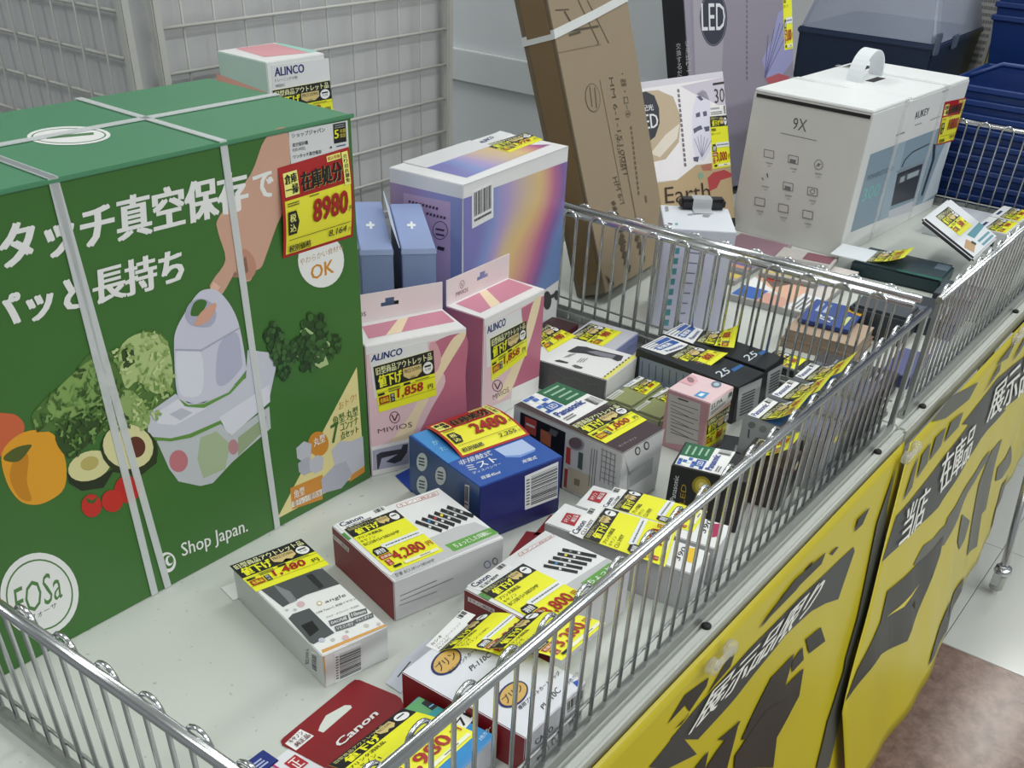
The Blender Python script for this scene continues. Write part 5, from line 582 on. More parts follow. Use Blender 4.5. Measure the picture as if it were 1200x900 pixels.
    ('casio2','colour_mark','T',((.0828,.0139,0),(.1007,.0145,0),(.0992,.0107,0),(.0805,.0094,0)),'text',dict(s='3色カラ',c='#3a4a6a')),
    ('casio2','recycling_marks','F',None,'polys',dict(p=(('#55565a',((.0397,.0016),(.0397,.0006),(.0392,.0006),(.0384,.0006),(.0372,.0006),(.0359,.0006),(.0345,.0006),(.0331,.0023),(.032,.0045),(.0312,.0067),(.0308,.0088),(.0308,.0105),(.0312,.0117),(.032,.0123),(.0332,.0122),(.0345,.0114),(.0359,.01),(.0372,.0081),(.0384,.0059),(.0392,.0037))),('#c9cacc',((.038,.0029),(.038,.0017),(.0378,.0008),(.0372,.0006),(.0365,.0006),(.0357,.0009),(.0348,.0018),(.0339,.0031),(.0332,.0045),(.0327,.006),(.0324,.0075),(.0324,.0087),(.0326,.0096),(.0331,.01),(.0339,.01),(.0347,.0095),(.0356,.0086),(.0364,.0074),(.0372,.0059),(.0377,.0044))),('#55565a',((.0521,.0006),(.0521,.0006),(.0517,.0006),(.0508,.0006),(.0497,.0006),(.0483,.0006),(.0468,.0006),(.0455,.0014),(.0443,.0036),(.0434,.0058),(.043,.0079),(.043,.0096),(.0434,.0109),(.0443,.0114),(.0454,.0113),(.0468,.0105),(.0482,.0091),(.0496,.0072),(.0508,.005),(.0516,.0027))),('#c9cacc',((.0504,.002),(.0504,.0007),(.0502,.0006),(.0497,.0006),(.0489,.0006),(.0481,.0006),(.0471,.0008),(.0463,.0021),(.0455,.0036),(.0449,.0051),(.0446,.0066),(.0446,.0078),(.0449,.0087),(.0454,.0092),(.0461,.0091),(.047,.0086),(.0479,.0077),(.0488,.0065),(.0495,.005),(.0501,.0034))),('#55565a',((.0206,.0048),(.0298,.0051),(.0314,.0006),(.0221,.0006))),('#c9cacc',((.0228,.0018),(.0281,.0026),(.0291,.0006),(.0239,.0006))),))),
    ('casio1','hang_tab','G',None,'polys',dict(p=(('#c3c7d2',((.015,.1031),(.0482,.1125),(.0947,.1148),(.0945,.1042),(.0391,.0932),(.0135,.0818))),('#2a2c30',((.0287,.0991),(.054,.1044),(.0543,.106),(.029,.1006))),))),
    ('bc71','printed_panel','T',None,'polys',dict(p=(('#d9dde0',((.1024,.0824),(.1024,.0013),(.1024,.002),(.1024,.0841))),('#5a9a66',((.1024,.0841),(.1024,.0405),(.0862,.0444),(.0826,.0852))),('#2f8f96',((.1024,.0627),(.1024,.0254),(.0826,.0277),(.0805,.0649))),('#2f86c4',((.1024,.0273),(.1024,.002),(.0375,.0082),(.0317,.0493))),))),
    ('bc71','printed_mark','T',None,'polys',dict(p=(('#1d2228',((.0964,.0775),(.1024,.0774),(.1024,.0632),(.0948,.0638))),('#6fb0d8',((.0964,.0679),(.1024,.067),(.1024,.0684),(.0971,.0694))),))),
    ('bc71','printed_mark','T',((.0906,.0392,0),(.1133,.0424,0),(.1136,.0275,0),(.0904,.0259,0)),'seventyone',dict()),
    ('bc71','printed_mark','T',((.0903,.0101,0),(.1104,.0112,0),(.1095,.007,0),(.0895,.0059,0)),'text',dict(s='3色カラー',c='#dfe8f2')),
    ('bc71','price_label','T',((-.0097,.0946,0),(.0805,.0872,0),(.095,.0144,0),(-.0009,.0198,0)),'tagC',dict(price='1,980',lines=['プリンタ消耗品', 'キヤノン', 'BC-71'],bulge=.003)),
    ('bc71','hang_tab','G',None,'polys',dict(p=(('#80131c',((.0094,.1728),(.0064,.1678),(.0073,.1467),(.0082,.1189),(.0213,.0905),(.1021,.0984),(.1184,.1196),(.1193,.1266),(.1152,.1683),(.1127,.1727),(.106,.1735),(.0139,.1739))),('#cdd2cc',((.0392,.1541),(.0451,.1573),(.0585,.1619),(.0794,.1569),(.0827,.1523),(.0808,.1491),(.0403,.1488))),('#e6e3e4',((.0093,.1674),(.0311,.1689),(.032,.1528),(.0089,.1534))),))),
    ('bc71','hang_tab_lettering','G',((.0352,.1318,0),(.0903,.1302,0),(.0887,.1226,0),(.0344,.1238,0)),'text',dict(s='Canon',c='#efe9e9',bold=2)),
    ('bc71','hang_tab_lettering','G',((.0122,.167,0),(.0291,.167,0),(.0294,.1619,0),(.0125,.162,0)),'text',dict(s='キヤノン',c='#5a1a20',bold=1)),
    ('bc71','hang_tab_lettering','G',((.0126,.16,0),(.0299,.1603,0),(.0302,.1543,0),(.0119,.1547,0)),'text',dict(s='純正品',c='#5a1a20',bold=1)),
    ('bc71','recycling_marks','F',None,'polys',dict(p=(('#8a8d92',((.1024,.0027),(.1024,.0014),(.1024,.0006),(.1024,.0006),(.1024,.0008),(.1024,.0017),(.1024,.0031),(.1024,.0049),(.1024,.0067),(.1024,.0086),(.1024,.0102),(.1024,.0115),(.1024,.0123),(.1024,.0125),(.1024,.0121),(.1024,.0112),(.1024,.0098),(.1024,.0081),(.1024,.0062),(.1024,.0044))),('#d0d2d6',((.1024,.004),(.1024,.0031),(.1024,.0025),(.1024,.0023),(.1024,.0025),(.1024,.0032),(.1024,.0041),(.1024,.0053),(.1024,.0066),(.1024,.0078),(.1024,.009),(.1024,.0099),(.1024,.0104),(.1024,.0106),(.1024,.0104),(.1024,.0098),(.1024,.0089),(.1024,.0077),(.1024,.0064),(.1024,.0051))),('#8a8d92',((.0989,.0199),(.1024,.0196),(.1024,.0091),(.0995,.0095))),('#d0d2d6',((.1011,.0169),(.1024,.0168),(.1024,.0121),(.1014,.0111))),))),
    ('aukey','product_lettering','L',((.0921,.2309,0),(.1228,.2316,0),(.1247,.2101,0),(.0935,.2107,0)),'text',dict(s='9X',c='#55565a')),
    ('aukey','fine_print','L',None,'polys',dict(p=(('#85868a',((.072,.1988),(.1492,.1986),(.1492,.2002),(.0721,.2004))),))),
    ('aukey','printed_icons','L',None,'polys',dict(p=(('#6c6d70',((.0432,.1653),(.066,.1656),(.0685,.1511),(.0456,.1507))),('#bdbcb9',((.045,.1641),(.0648,.1643),(.0667,.1523),(.0468,.1522))),('#97989b',((.0525,.1405),(.0678,.1411),(.0678,.1433),(.0525,.1427))),('#a5a6a8',((.0576,.1354),(.0653,.1358),(.0652,.1374),(.0576,.137))),('#6c6d70',((.0973,.1651),(.1196,.1654),(.1223,.151),(.0999,.1506))),('#bdbcb9',((.0991,.1639),(.1184,.1641),(.1205,.1523),(.1011,.1521))),('#6c6d70',((.1027,.1583),(.1158,.1584),(.1164,.1523),(.1033,.1521))),('#97989b',((.1069,.1406),(.1217,.1412),(.1217,.1433),(.1068,.1428))),('#a5a6a8',((.1119,.1356),(.1194,.1359),(.1193,.1375),(.1119,.1371))),('#6c6d70',((.1731,.1609),(.1734,.1581),(.1728,.1554),(.1713,.1531),(.1691,.1513),(.1665,.1503),(.1636,.1502),(.1607,.151),(.1582,.1525),(.1563,.1548),(.1551,.1574),(.1548,.1603),(.1555,.163),(.157,.1653),(.1591,.1671),(.1618,.168),(.1647,.1681),(.1675,.1674),(.17,.1658),(.1719,.1636))),('#bdbcb9',((.1717,.1607),(.172,.1582),(.1715,.1559),(.1702,.1538),(.1684,.1523),(.1662,.1515),(.1637,.1514),(.1613,.1521),(.1591,.1535),(.1575,.1554),(.1565,.1577),(.1563,.1602),(.1568,.1625),(.158,.1645),(.1599,.166),(.1621,.1669),(.1646,.1669),(.167,.1663),(.1691,.1649),(.1707,.163))),('#6c6d70',((.1667,.1597),(.1668,.1588),(.1667,.1579),(.1663,.1571),(.1657,.1565),(.1649,.1562),(.1641,.1562),(.1632,.1565),(.1625,.157),(.1619,.1578),(.1615,.1587),(.1614,.1596),(.1616,.1605),(.162,.1613),(.1626,.1618),(.1634,.1621),(.1642,.1622),(.165,.1619),(.1658,.1613),(.1664,.1606))),('#6c6d70',((.1603,.1546),(.1695,.1611),(.1684,.1623),(.1591,.1558))),('#97989b',((.1611,.1419),(.1756,.1425),(.1755,.1446),(.161,.1441))),('#a5a6a8',((.1662,.1369),(.1734,.1373),(.1733,.1388),(.1661,.1385))),('#6c6d70',((.0585,.1223),(.0622,.1149),(.0648,.1159),(.0611,.1233))),('#6c6d70',((.0496,.112),(.0544,.1081),(.0561,.1095),(.0513,.1135))),('#97989b',((.0541,.0959),(.0695,.0967),(.0695,.0989),(.054,.0982))),('#a5a6a8',((.0593,.0907),(.067,.0912),(.0669,.0928),(.0592,.0924))),('#6c6d70',((.0982,.1151),(.1208,.1157),(.1235,.1009),(.1008,.1003))),('#bdbcb9',((.1,.1139),(.1196,.1144),(.1217,.1022),(.102,.1018))),('#6c6d70',((.1037,.1082),(.1169,.1085),(.1175,.1021),(.1043,.1018))),('#97989b',((.1079,.09),(.123,.0907),(.1229,.093),(.1078,.0922))),('#a5a6a8',((.113,.0848),(.1206,.0853),(.1205,.0869),(.113,.0864))),('#6c6d70',((.1515,.1165),(.1736,.1171),(.1765,.1025),(.1544,.1018))),('#bdbcb9',((.1533,.1152),(.1724,.1157),(.1747,.1037),(.1555,.1033))),('#6c6d70',((.1697,.1107),(.1698,.1091),(.1694,.1076),(.1686,.1063),(.1673,.1053),(.1657,.1047),(.164,.1046),(.1624,.105),(.1609,.1058),(.1598,.107),(.1592,.1084),(.159,.11),(.1594,.1115),(.1603,.1128),(.1616,.1138),(.1632,.1144),(.1649,.1145),(.1665,.1141),(.168,.1133),(.1691,.1121))),('#bdbcb9',((.168,.1103),(.1681,.1092),(.1678,.1082),(.1672,.1073),(.1664,.1066),(.1653,.1062),(.1642,.1061),(.1631,.1064),(.1621,.107),(.1614,.1078),(.1609,.1088),(.1608,.1099),(.1611,.1109),(.1617,.1118),(.1625,.1125),(.1636,.1129),(.1647,.113),(.1658,.1127),(.1668,.1121),(.1675,.1113))),('#97989b',((.1614,.0917),(.1761,.0924),(.176,.0946),(.1613,.0939))),('#a5a6a8',((.1665,.0866),(.1739,.087),(.1738,.0886),(.1664,.0882))),('#6c6d70',((.0435,.0741),(.067,.0749),(.0696,.0596),(.046,.0586))),('#bdbcb9',((.0454,.0728),(.0658,.0735),(.0677,.0609),(.0472,.0603))),('#97989b',((.0531,.048),(.0688,.049),(.0688,.0513),(.0531,.0504))),('#a5a6a8',((.0584,.0427),(.0662,.0433),(.0662,.045),(.0584,.0444))),('#6c6d70',((.0979,.0733),(.1208,.0741),(.1236,.059),(.1006,.058))),('#bdbcb9',((.0997,.072),(.1196,.0727),(.1217,.0602),(.1017,.0596))),('#97989b',((.1077,.0475),(.123,.0485),(.123,.0508),(.1077,.0499))),('#a5a6a8',((.113,.0423),(.1206,.0429),(.1205,.0445),(.1129,.044))),('#6c6d70',((.1525,.0729),(.1749,.0737),(.1778,.0587),(.1554,.0578))),('#bdbcb9',((.1544,.0716),(.1737,.0723),(.176,.06),(.1565,.0594))),('#97989b',((.1626,.0475),(.1775,.0484),(.1774,.0507),(.1625,.0497))),('#a5a6a8',((.1678,.0423),(.1752,.0429),(.1751,.0445),(.1677,.0439))),))),
    ('aukey','printed_panel','F',None,'polys',dict(p=(('#7f93a3',((.0347,.1878),(.4648,.1813),(.4903,.0205),(.0341,.0427))),('#93a5b3',((.1565,.1852),(.2073,.1851),(.2206,.0329),(.1756,.0353))),('#30343c',((.2075,.1228),(.3451,.1192),(.3514,.0473),(.2224,.0558))),('#7f8a96',((.1961,.1297),(.3544,.1253),(.3463,.1195),(.2067,.1239))),('#b9bcc4',((.2177,.0474),(.3562,.041),(.3622,.0182),(.2251,.0291))),('#4a4f58',((.2225,.1147),(.3417,.111),(.3427,.0953),(.224,.0999))),('#9aa3ad',((.2332,.1108),(.2561,.1102),(.2579,.0988),(.2348,.0994))),('#9aa3ad',((.2694,.1104),(.3325,.1085),(.3336,.098),(.2735,.0995))),('#3f4650',((.2257,.1316),(.2328,.1452),(.2266,.147),(.2196,.1335))),('#3f4650',((.2324,.145),(.2651,.1543),(.2596,.1566),(.227,.1472))),('#3f4650',((.2648,.154),(.3524,.156),(.3471,.1589),(.2599,.1569))),('#2f343c',((.3748,.1527),(.3954,.1187),(.4125,.1154),(.3916,.1497))),('#2f343c',((.397,.1188),(.39,.0459),(.4042,.0419),(.411,.1152))),('#b4bec8',((.4122,.0246),(.4364,.1221),(.4677,.1638),(.4977,.0302))),))),
    ('aukey','maker_lettering','F',((.2136,.2365,0),(.2893,.2356,0),(.2928,.2224,0),(.2212,.2215,0)),'text',dict(s='AUKEY',c='#35363a',bold=1)),
    ('aukey','maker_lettering','F',((.0494,.1468,0),(.1729,.1443,0),(.1753,.135,0),(.0518,.137,0)),'text',dict(s='POWERSTUDIO',c='#3c4650')),
    ('aukey','maker_lettering','F',((.0454,.1224,0),(.1306,.1211,0),(.1318,.0947,0),(.0491,.0977,0)),'text',dict(s='300',c='#6fb5b0')),
    ('aukey','maker_lettering','T',((.0991,.1528,0),(.1694,.1454,0),(.147,.1393,0),(.0884,.1421,0)),'text',dict(s='AUKEY',c='#6a6b6e')),
    ('aukey','fine_print','F',None,'polys',dict(p=(('#6a6b6e',((.1449,.203),(.1867,.203),(.1825,.2056),(.1409,.2056))),('#8a8b8e',((.2336,.2087),(.2691,.2083),(.2654,.2106),(.23,.211))),('#8a8b8e',((.3157,.2065),(.3712,.2068),(.367,.2092),(.3117,.2088))),('#8a8b8e',((.3392,.2558),(.3764,.2559),(.3725,.2582),(.3354,.258))),))),
    ('aukey','blue_mark','T',None,'polys',dict(p=(('#86a4c4',((.0607,.0523),(.0803,.0456),(.0741,.0324),(.0498,.0387))),))),
    ('aukey','price_label','F',((.3703,.2345,0),(.502,.2259,0),(.502,.1396,0),(.3964,.1466,0)),'tagB',dict(price='10800',sub='9,819')),
    ('wbox','printed_panel','F',None,'polys',dict(p=(('#c3c3d8',((.0006,.1479),(.0979,.1459),(.1134,.0056),(.0097,.0032))),('#4f8f98',((.0212,.1354),(.0283,.1358),(.0284,.1261),(.0216,.1257))),('#4f8f98',((.0212,.1191),(.0283,.1196),(.0284,.1097),(.0215,.1093))),('#4f8f98',((.0211,.1026),(.0283,.1031),(.0284,.0931),(.0215,.0926))),('#4f8f98',((.021,.0859),(.0282,.0863),(.0283,.0762),(.0214,.0758))),('#4f8f98',((.021,.0689),(.0282,.0694),(.0283,.0591),(.0213,.0587))),('#4f8f98',((.0209,.0518),(.0282,.0522),(.0283,.0418),(.0212,.0414))),('#4f8f98',((.0208,.0344),(.0282,.0348),(.0283,.0243),(.0212,.0238))),('#4f8f98',((.0208,.0167),(.0281,.0172),(.0282,.0065),(.0211,.006))),('#66697a',((.0364,.129),(.0613,.1278),(.0612,.1294),(.0363,.1306))),('#66697a',((.0364,.1127),(.06,.1119),(.0599,.1135),(.0363,.1143))),('#66697a',((.0365,.0961),(.0588,.0958),(.0586,.0974),(.0363,.0977))),('#66697a',((.0365,.0793),(.0575,.0794),(.0573,.0811),(.0364,.0809))),('#66697a',((.0366,.0622),(.0562,.0629),(.056,.0646),(.0364,.0639))),('#66697a',((.0366,.045),(.0549,.0461),(.0546,.0478),(.0364,.0467))),('#66697a',((.0367,.0275),(.0536,.0291),(.0532,.0309),(.0364,.0292))),('#66697a',((.0368,.0097),(.0522,.0119),(.0519,.0137),(.0364,.0115))),))),
    ('wbox','fine_print','T',None,'polys',dict(p=(('#5fa0a6',((.0181,.0291),(.0229,.0309),(.0221,.0195),(.0179,.0178))),('#6b6d72',((.0063,.0209),(.013,.0178),(.0141,.0265),(.0074,.0296))),('#8b8d94',((.0069,.1148),(.0061,.0867),(.0119,.0896),(.0128,.1178))),('#8b8d94',((.0683,.0831),(.081,.0838),(.0754,.0691),(.0657,.07))),('#9a9ca4',((.0423,.0718),(.0659,.0854),(.0664,.0946),(.0426,.0809))),))),
    ('carton','printed_lines','F',None,'polys',dict(p=(('#4a4030',((.0163,.4327),(.0573,.4299),(.0578,.4318),(.0169,.4345))),('#4a4030',((.0404,.4293),(.0565,.4086),(.0615,.4094),(.0453,.43))),('#5a4d3a',((.0891,.4411),(.1291,.3749),(.1329,.3753),(.0928,.4415))),('#5a4d3a',((.1179,.4387),(.1633,.3712),(.1666,.3715),(.1211,.439))),('#4a4030',((.0344,.4004),(.141,.3975),(.141,.4007),(.0345,.4034))),('#4a4030',((.0431,.3945),(.08,.3954),(.0791,.399),(.0423,.398))),('#5a4d3a',((.13,.3757),(.1212,.3734),(.1232,.3721),(.1319,.3745))),('#6d5c42',((.0006,.3759),(.1378,.3722),(.1377,.3731),(.0006,.3767))),('#6d5c42',((.1122,.3229),(.1171,.126),(.119,.1257),(.1139,.3228))),('#5a4d3a',((.104,.2976),(.1021,.2921),(.0987,.2872),(.0939,.2832),(.0882,.2803),(.0818,.2788),(.0753,.2788),(.0692,.2802),(.0638,.2829),(.0594,.2869),(.0564,.2916),(.055,.297),(.0553,.3025),(.0571,.3079),(.0605,.3127),(.0651,.3167),(.0707,.3195),(.077,.3211),(.0834,.3213),(.0895,.32),(.095,.3173),(.0995,.3135),(.1026,.3087),(.1042,.3033))),('#887963',((.1017,.2979),(.1,.2927),(.0968,.288),(.0925,.2842),(.0872,.2815),(.0815,.2801),(.0756,.28),(.07,.2813),(.0651,.2839),(.0611,.2876),(.0584,.2921),(.0572,.2971),(.0574,.3023),(.0592,.3073),(.0623,.3119),(.0665,.3157),(.0716,.3184),(.0773,.3199),(.0831,.32),(.0887,.3188),(.0937,.3163),(.0978,.3127),(.1006,.3082),(.1019,.3032))),('#5a4d3a',((.0738,.3179),(.0688,.2878),(.0732,.2873),(.0782,.3175))),('#5a4d3a',((.0891,.3141),(.0827,.2839),(.0872,.2834),(.0936,.3136))),))),
    ('carton','printed_lettering','F',((.1592,.3211,0),(.1503,.1659,0),(.1352,.1679,0),(.1446,.3221,0)),'text',dict(s='HM 6-1-1510081',c='#4a4030')),
    ('carton','printed_lettering','F',((.1411,.2344,0),(.1382,.1757,0),(.1262,.1772,0),(.1293,.2356,0)),'text',dict(s='(9/2)61081',c='#4a4030')),
    ('carton','printed_lettering','F',((.2019,.3227,0),(.1967,.2511,0),(.1783,.2529,0),(.1838,.3239,0)),'text',dict(s='・器・口−⑧',c='#4a4030')),
    ('carton','printed_lettering','F',((.1124,.171,0),(.1227,.1234,0),(.1049,.1249,0),(.0949,.1722,0)),'text',dict(s='HM 6-1',c='#4a4030')),
    ('carton','printed_lettering','F',None,'polys',dict(p=(('#5e523e',((.1881,.2383),(.1874,.2332),(.1936,.2325),(.1943,.2376))),('#5e523e',((.187,.2303),(.1864,.2252),(.1926,.2245),(.1932,.2296))),('#5e523e',((.186,.2223),(.1853,.2172),(.1915,.2165),(.1922,.2216))),('#5e523e',((.185,.2143),(.1843,.2092),(.1905,.2084),(.1911,.2135))),('#5e523e',((.1839,.2062),(.1832,.2011),(.1894,.2003),(.1901,.2054))),('#5e523e',((.1829,.1982),(.1822,.193),(.1884,.1922),(.1891,.1973))),('#5e523e',((.1818,.19),(.1811,.1849),(.1873,.184),(.188,.1892))),('#5e523e',((.1807,.1819),(.1801,.1767),(.1863,.1758),(.187,.181))),('#5e523e',((.1797,.1737),(.179,.1685),(.1852,.1676),(.1859,.1728))),('#5e523e',((.1786,.1655),(.1779,.1603),(.1842,.1594),(.1848,.1646))),('#5e523e',((.1775,.1573),(.1768,.1521),(.1831,.1511),(.1838,.1564))),('#5e523e',((.1764,.149),(.1758,.1438),(.182,.1428),(.1827,.1481))),('#5e523e',((.1754,.1408),(.1747,.1355),(.1809,.1345),(.1816,.1398))),('#5e523e',((.1743,.1324),(.1736,.1271),(.1799,.1261),(.1805,.1315))),('#5e523e',((.1966,.1202),(.1964,.1083),(.2028,.1074),(.203,.1193))),))),
    ('carton','printed_lettering','F',None,'polys',dict(p=(('#4a4030',((.0746,.1358),(.08,.1286),(.0908,.1292),(.0854,.1364))),('#4a4030',((.0761,.1264),(.0814,.1191),(.0923,.1197),(.0869,.127))),('#4a4030',((.0775,.117),(.0829,.1096),(.0939,.1102),(.0884,.1175))),('#4a4030',((.079,.1075),(.0844,.1001),(.0954,.1006),(.0899,.108))),('#4a4030',((.0804,.0979),(.0859,.0905),(.0969,.0909),(.0914,.0984))),('#4a4030',((.0819,.0883),(.0874,.0808),(.0984,.0812),(.0929,.0888))),('#4a4030',((.0834,.0787),(.0889,.0711),(.1,.0714),(.0945,.0791))),('#4a4030',((.0849,.0689),(.0904,.0613),(.1016,.0616),(.096,.0693))),('#4a4030',((.0809,.0752),(.0727,.0655),(.0866,.0608),(.0949,.0705))),('#4a4030',((.0827,.063),(.0745,.0533),(.0885,.0485),(.0968,.0583))),('#4a4030',((.0846,.0507),(.0763,.041),(.0904,.0361),(.0987,.0459))),('#4a4030',((.0865,.0384),(.0782,.0286),(.0923,.0236),(.1007,.0334))),('#4a4030',((.0884,.0259),(.0801,.0161),(.0943,.011),(.1027,.0208))),('#4a4030',((.1394,.0648),(.1317,.0567),(.1433,.0526),(.1511,.0607))),('#4a4030',((.1424,.052),(.1346,.0439),(.1463,.0398),(.1541,.0479))),('#4a4030',((.1454,.0392),(.1376,.0311),(.1493,.0268),(.1571,.035))),('#4a4030',((.1484,.0262),(.1406,.0181),(.1523,.0138),(.1602,.0219))),('#3c3426',((.0092,.0289),(.0341,.0082),(.022,.0057))),('#57493a',((.1477,.201),(.1505,.0331),(.1524,.0328),(.1495,.2008))),))),
    ('led30','printed_panel','F',None,'polys',dict(p=(('#e3dfea',((.0006,.2797),(.2444,.2805),(.2444,.1101),(.213,.109),(.143,.1321),(.0853,.1118),(.0073,.1189))),('#b7a58c',((.0089,.2752),(.059,.2739),(.098,.259),(.1131,.221),(.1012,.1785),(.0599,.1529),(.0129,.152),(.0029,.1832))),('#d8cfc2',((.0207,.1678),(.0669,.1959),(.109,.2114),(.097,.1858),(.045,.1581))),('#b09a78',((.0853,.1118),(.143,.1321),(.193,.1293),(.2444,.1172),(.2444,.0174),(.2444,.0162),(.0006,.0482),(.0067,.1155))),('#c3bccb',((.1215,.2749),(.2444,.2805),(.2444,.2234),(.1978,.2429),(.1513,.2607))),('#a83f44',((.1724,.1036),(.1905,.1119),(.225,.1128),(.2444,.1034),(.2444,.0966),(.2111,.0949),(.1978,.0823),(.1744,.0783))),('#a86a5a',((.1564,.1287),(.1874,.13),(.1866,.116),(.1606,.1193))),))),
    ('led30','printed_badge','F',None,'polys',dict(p=(('#2c2f38',((.0059,.2723),(.0262,.2746),(.0474,.2653),(.0565,.2433),(.0538,.2173),(.0383,.1957),(.0192,.1886),(.0041,.1897))),))),
    ('led30','printed_badge','F',((.0121,.2363,0),(.0515,.2346,0),(.0507,.211,0),(.0128,.2111,0)),'text',dict(s='ED',c='#d9d9de',bold=1)),
    ('led30','printed_badge','F',((.0099,.2527,0),(.0425,.2512,0),(.0423,.2408,0),(.0106,.242,0)),'text',dict(s='配光',c='#d9d9de',bold=1)),
    ('led30','printed_wing','F',None,'polys',dict(p=(('#d4d2e2',((.1424,.2011),(.15,.2341),(.1644,.2578),(.1789,.2639),(.1918,.2587),(.1996,.236),(.1977,.1951),(.1881,.1545),(.1658,.1362),(.1445,.1424),(.1384,.1673))),('#55546e',((.1621,.253),(.172,.2538),(.1818,.2461),(.1733,.2446))),('#55546e',((.1555,.2234),(.1678,.2256),(.1677,.2171),(.1556,.2167))),('#55546e',((.1759,.2248),(.187,.2253),(.1875,.2168),(.1774,.2161))),('#55546e',((.1445,.1975),(.1671,.2018),(.1715,.1945),(.1575,.1926),(.146,.1888))),('#55546e',((.1747,.1976),(.1914,.1975),(.1902,.189),(.179,.1885))),('#55546e',((.1369,.1468),(.1534,.1465),(.1492,.1366),(.1375,.1398))),('#8d8ba6',((.1622,.1439),(.1455,.1805),(.1439,.1802),(.1605,.1437))),('#8d8ba6',((.1622,.1438),(.1558,.1826),(.1541,.1826),(.1605,.1438))),('#8d8ba6',((.1622,.1437),(.166,.1848),(.1643,.185),(.1605,.1439))),('#8d8ba6',((.1622,.1436),(.1753,.1803),(.1736,.1806),(.1605,.144))),('#8d8ba6',((.1622,.1435),(.1846,.1757),(.183,.1762),(.1606,.1441))),('#8d8ba6',((.1621,.1434),(.194,.171),(.1925,.1717),(.1607,.1441))),))),
    ('led30','printed_lettering','F',None,'polys',dict(p=(('#6f6a74',((.1099,.2707),(.1106,.2647),(.1167,.2648),(.116,.2708))),('#6f6a74',((.1099,.2622),(.1105,.2562),(.1166,.2562),(.116,.2622))),('#6f6a74',((.1098,.2536),(.1104,.2476),(.1165,.2477),(.1159,.2537))),('#6f6a74',((.1097,.245),(.1103,.239),(.1165,.239),(.1158,.2451))),('#6f6a74',((.1096,.2364),(.1103,.2304),(.1164,.2304),(.1157,.2364))),('#6f6a74',((.1095,.2278),(.1102,.2217),(.1163,.2217),(.1157,.2278))),('#6f6a74',((.1095,.2191),(.1101,.213),(.1163,.213),(.1156,.2191))),('#6f6a74',((.1094,.2104),(.11,.2042),(.1162,.2042),(.1155,.2104))),('#6f6a74',((.1093,.2016),(.1099,.1955),(.1161,.1955),(.1155,.2016))),('#6f6a74',((.1092,.1929),(.1099,.1867),(.116,.1866),(.1154,.1928))),('#6f6a74',((.1091,.1841),(.1098,.1779),(.116,.1778),(.1153,.184))),('#6f6a74',((.109,.1752),(.1097,.169),(.1159,.1689),(.1152,.1752))),('#6f6a74',((.109,.1664),(.1096,.1601),(.1158,.16),(.1152,.1663))),('#6f6a74',((.1089,.1575),(.1095,.1512),(.1158,.1511),(.1151,.1574))),('#6f6a74',((.1088,.1485),(.1094,.1423),(.1157,.1421),(.115,.1484))),('#6f6a74',((.1087,.1396),(.1094,.1333),(.1156,.1331),(.115,.1395))),('#2a2624',((.2119,.2684),(.2444,.2687),(.2444,.2726),(.2115,.2723))),('#7fa08c',((.1613,.1104),(.1606,.1085),(.1593,.1069),(.1575,.1058),(.1553,.1052),(.1529,.1052),(.1507,.1058),(.1488,.1069),(.1473,.1085),(.1465,.1104),(.1465,.1124),(.1471,.1142),(.1484,.1158),(.1502,.117),(.1524,.1176),(.1548,.1176),(.157,.117),(.1589,.1159),(.1604,.1143),(.1612,.1124))),))),
    ('led30','printed_lettering','F',((.2127,.2618,0),(.244,.2618,0),(.2428,.2359,0),(.2124,.2361,0)),'text',dict(s='30',c='#3a3632')),
    ('led30','printed_lettering','F',((.0465,.1032,0),(.1769,.0959,0),(.1777,.0616,0),(.0444,.074,0)),'text',dict(s='Earth',c='#3a2a20')),
    ('led30','base_band','F',None,'polys',dict(p=(('#1b1b1e',((.233,.0185),(.2444,.0172),(.2444,.0006),(.2332,.0006))),))),
    ('led30','maker_label','F',((.1964,.2329,0),(.2444,.2311,0),(.2444,.2132,0),(.196,.2142,0)),'whitelines',dict()),
    ('led30','price_label','F',((.1949,.2143,0),(.2444,.2117,0),(.2444,.1164,0),(.1897,.1184,0)),'tagC',dict(price='3,000',lines=['照明器具', 'LEDシーリング', ''])),
    ('ledP','printed_panel','F',None,'polys',dict(p=(('#86808f',((.0207,.3758),(.3714,.3559),(.3714,.0006),(.0122,.1529))),('#98939f',((.0288,.3754),(.135,.3697),(.1053,.21),(.0204,.2262))),))),
